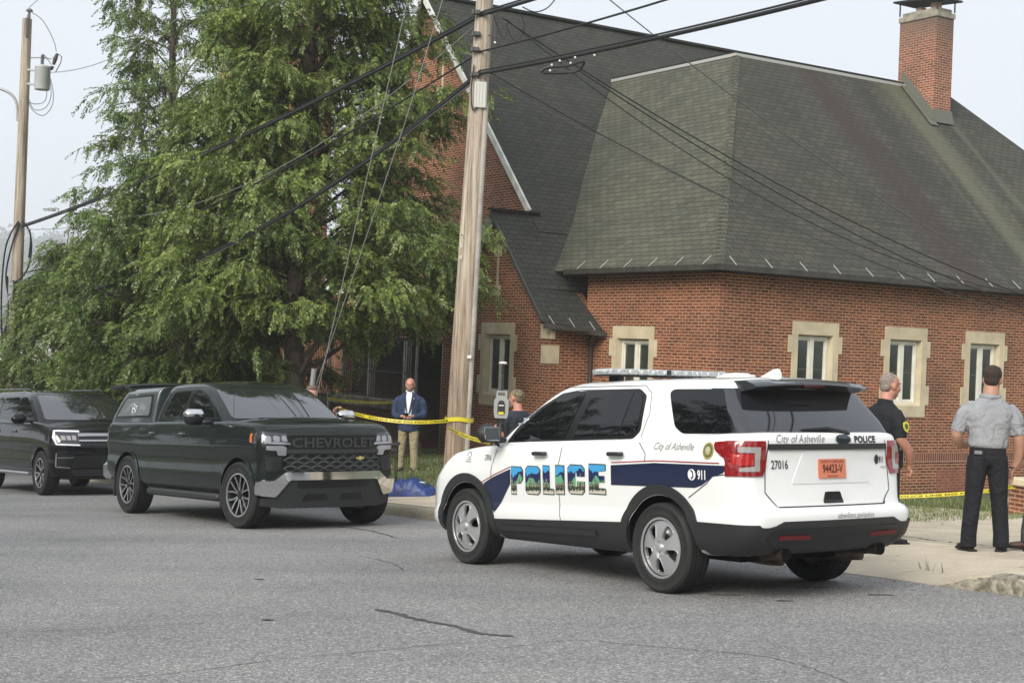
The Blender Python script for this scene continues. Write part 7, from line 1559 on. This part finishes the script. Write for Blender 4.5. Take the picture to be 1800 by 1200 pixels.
# (azimuth 0 = to the right, 90 = away from the camera, 180 = to the left)
make_tree('tall slender feathery tree at the left with its trunk showing against the sky', -8.95, 38, 19, [(1.6, 2.2), (3.2, 3.3), (5.2, 2.8), (7.2, 2.0), (9.5, 1.9), (11.5, 1.9), (14, 1.6), (17, .9), (18.5, .3)], .20, 3, 115, LEAF2, .85, droop=.7)
make_tree('broad bushy tree in the middle, its crown brushing the church gable and the pole', -4.75, 32.5, 17.5, [(3.5, 3.0), (4.2, 4.0), (5.4, 4.0), (7.2, 3.3), (9.5, 3.0), (12, 2.7), (14, 2.2), (16, 1.2), (17, .4)], .27, 8, 215, LEAF, 1.2, droop=.35, skew=sk([(0, 1.05), (60, .8), (90, .75), (180, .70), (270, .75), (310, .8), (360, 1.05)]))
make_tree('low spreading tree at the far left whose drooping boughs reach round the utility pole', -11.7, 38.9, 6.2, [(1.2, 2.0), (2.1, 2.7), (3.2, 2.4), (4.3, 1.6), (5.2, .8), (5.9, .3)], .14, 14, 70, LEAF2, 1.1, droop=.7)
make_tree('dense dark green tree behind the pickup, between the slender and the broad tree', -7.4, 34.5, 9.0, [(1.3, 2.2), (2.4, 3.1), (4.2, 2.9), (5.8, 2.2), (7.2, 1.4), (8.7, .4)], .20, 21, 110, LEAF2, 1.2)
# branches reaching across under the broad tree
# trees on the other side of the street (outside the frame; seen in paint and glass)
t0 = make_tree('roadside tree across the street, behind the camera', -17, 15.5, 11, [(1.8, 2.2), (4, 3.9), (6.5, 3.8), (9, 2.4), (10.6, .6)], .25, 31, 46, LEAF2, .7, z=-3, name='street_tree', nleaf=14, leafk=1.9, group='trees across the street')
for x, y, r_, s_ in ((-24, 27, 1, 1.15), (-14, 5, 2, .95), (-33, 42, 3, 1.3), (-12, -8, 4, 1.1), (17, 3, 5, .9), (26, 8, .5, 1.2), (3, -19, 2.5, 1.2), (-22, 10, 3.3, 1.3), (14, -9, 1.3, 1.)):
    c = t0.copy(); SC.collection.objects.link(c); c.matrix_world = Matrix.Translation((x, y, -2.4)) @ Matrix.Rotation(r_, 4, 'Z') @ Matrix.Scale(s_, 4)
    for ch in t0.children: q = ch.copy(); SC.collection.objects.link(q); q.parent = c
# ---- low plants: grass tufts
def tufts(name, label_kind, pts, h, n, m, seed=0):
    rs = np.random.RandomState(seed); V = []
    for (x, y) in pts:
        z = gz(x, y)
        for k in range(n):
            a = rs.uniform(0, 6.28); b = np.array([x + rs.normal() * .05, y + rs.normal() * .05, z - .01]); l = h * rs.uniform(.5, 1.2); t = b + np.array([math.cos(a) * l * .4, math.sin(a) * l * .4, l]); s_ = np.array([-math.sin(a), math.cos(a), 0]) * .006
            V += [b - s_, b + s_, t + s_ * .2, t - s_ * .2]
    me = quad_mesh(name, np.array(V), m); o = bpy.data.objects.new(name, me); link(o); tag(o, kind='stuff'); return o
GB = leafm('grass_blades', (.06, .09, .018), (.12, .16, .035), (.22, .24, .07)); rs = np.random.RandomState(5); P = []
while len(P) < 15000:
    s_ = rs.uniform(4, 24); p_ = rs.uniform(4.6, 11.5); P.append(xy(s_, p_))
tufts('grass', '', P, .055, 4, GB, 1); P = []
while len(P) < 3200:
    s_ = rs.uniform(2, 12); p_ = rs.uniform(12.0, 17.5); x, y = xy(s_, p_)
    P.append((x, y))
tufts('grass', '', P, .08, 4, GB, 2)
P = [xy(-.80, kp(-.8) + .02), xy(-.70, kp(-.7) + .02)]
tufts('kerb_weeds', '', P, .10, 4, GB, 3); P = [xy(rs.uniform(5.5, 30), 0) for _ in range(90)]; P = [xy(sp(*q)[0], kp(sp(*q)[0]) + 2.12 + rs.uniform(0, .1)) for q in P]; tufts('verge_weeds', '', P, .10, 6, GB, 4)
# fallen leaves along the kerb
V = []
for k in range(420):
    s_ = rs.uniform(-3, 22); p_ = kp(s_) + (rs.uniform(-.5, -.02) if rs.rand() < .5 else rs.uniform(.2, 6)); x, y = xy(s_, p_); z = (plane(s_) if p_ < kp(s_) else hgt(s_, p_)) + .012; a = rs.uniform(0, 6.28); l = rs.uniform(.012, .03); c, d = np.array([math.cos(a), math.sin(a), rs.uniform(-.2, .2)]) * l, np.array([-math.sin(a), math.cos(a), rs.uniform(-.2, .2)]) * l * .5; b = np.array([x, y, z]); V += [b - c, b + d, b + c, b - d]
me = quad_mesh('leaf_litter', np.array(V), mat('dry_leaf', (.13, .085, .04), .8, var=.4, vscale=9)); o = bpy.data.objects.new('leaf_litter', me); link(o); tag(o, kind='stuff')
# ---- pale house far behind the cars
hx = empty('white_house', Matrix.Translation((-17.3, 62, -4.4)) @ Matrix.Rotation(rad(28), 4, 'Z')); tag(hx, 'white clapboard house glimpsed below the boughs behind the black SUV', 'house')
SIDING = nmat('white_siding', lambda t, b: lk(t, ramp(t, (lambda w: (lk(t, uvn(t), w.inputs['Vector']), w.outputs['Fac'])[1])(N_(t, 'ShaderNodeTexWave', Scale=1.6, bands_direction='Y', wave_profile='SAW')), [(0, (.45, .45, .43)), (.15, (.74, .74, .72)), (1, (.78, .78, .76))]), b.inputs['Base Color']), .7)
MB().box((0, 3, 2.2), (7, 6, 4.4)).build('wall', SIDING, hx, uv=True); mb = MB(); mb.prism([(-3.9, 4.3), (3.9, 4.3), (0, 6.6)], lambda a, b, d: (a, d, b), -.4, 6.4); mb.build('roof', mat('grey_shingle', (.12, .12, .12), .9), hx)
for x_ in (-2, 1.6): w_ = MB().box((x_, -.03, 2.3), (1.1, .08, 1.6)).build('window', WOODW, hx); MB().box((x_, -.08, 2.3), (.9, .02, 1.4)).build('pane', GLASS, w_)
hb = empty('brick_house', Matrix.Translation((-12.5, 60, -3.9)) @ Matrix.Rotation(rad(30), 4, 'Z')); tag(hb, 'orange brick building glimpsed through the leaves above the pickup cab', 'building')
MB().box((0, 3, 1.9), (5, 6, 3.8)).build('wall', BRICKC, hb, uv=True); MB().box((0, 3, 3.9), (5.4, 6.4, .25)).build('roof', mat('grey_shingle'), hb)
# ---- misty hillside wood
hv = []; nx, ny = 40, 14
for i in range(nx + 1):
    for j in range(ny + 1):
        x = -700 + 900 * i / nx; y = 800 + 700 * j / ny; hh = 60 * sm(800, 1400, y) * sm(-60, -420, x) + 4 * math.sin(x * .02) * sm(800, 950, y); hv.append((x, y, -14 + hh))
mb = MB(); mb.add(hv, [(i * (ny + 1) + j, (i + 1) * (ny + 1) + j, (i + 1) * (ny + 1) + j + 1, i * (ny + 1) + j + 1) for i in range(nx) for j in range(ny)]); tag(mb.build('hills', GRASSM, smooth=60, fix=False), kind='structure')
rs = np.random.RandomState(77); V = []
for k in range(260):
    y = rs.uniform(820, 1480); x = y * rs.uniform(-.38, -.02) if rs.rand() < .3 else y * rs.uniform(-.37, -.24)
    if not (-.42 < x / y < .0): continue
    hh = 60 * sm(800, 1400, y) * sm(-60, -420, x) - 14; Ht = rs.uniform(24, 48); rr = Ht * rs.uniform(.22, .34); n = 420
    u = rs.normal(size=(n, 3)); u /= np.linalg.norm(u, axis=1)[:, None]; rad_ = rs.uniform(.45, 1., n) ** .5; lump = 1 + .28 * np.sin(u[:, 0] * 5 + k) * np.cos(u[:, 2] * 6 + k * 2) + .12 * rs.normal(size=n); C = u * (rad_ * lump)[:, None] * np.array([rr, rr, Ht * .45]) + np.array([x, y, hh + Ht * .55])
    s1 = rs.normal(size=(n, 3)); s1 /= np.linalg.norm(s1, axis=1)[:, None]; s2 = np.cross(s1, rs.normal(size=(n, 3))); s2 /= np.linalg.norm(s2, axis=1)[:, None]; q = rs.uniform(.9, 2.2, n)[:, None]
    V.append(np.stack([C - s1 * q, C + s2 * q * .7, C + s1 * q, C - s2 * q * .7], 1).reshape(-1, 3))
me = quad_mesh('distant_wood', np.concatenate(V), LEAFF); o = bpy.data.objects.new('distant_wood', me); link(o); tag(o, 'misty wooded hillside behind the left utility pole', kind='stuff')
# ---- the morning haze
hz_ = MB().box((-100, 720, 45), (1500, 1640, 170)).build('haze', None or mat('haze_surface'), fix=True); tag(hz_, kind='stuff')
hm = bpy.data.materials.new('haze_air'); hm.use_nodes = True; ht_ = hm.node_tree; ht_.nodes.clear(); ho = N_(ht_, 'ShaderNodeOutputMaterial'); pv = N_(ht_, 'ShaderNodeVolumePrincipled'); pv.inputs['Color'].default_value = (.95, .97, 1, 1); pv.inputs['Density'].default_value = .0007; pv.inputs['Anisotropy'].default_value = .2
lk(ht_, pv.outputs[0], ho.inputs['Volume']); hz_.data.materials[0] = hm
police(); pickup(); black_suv()
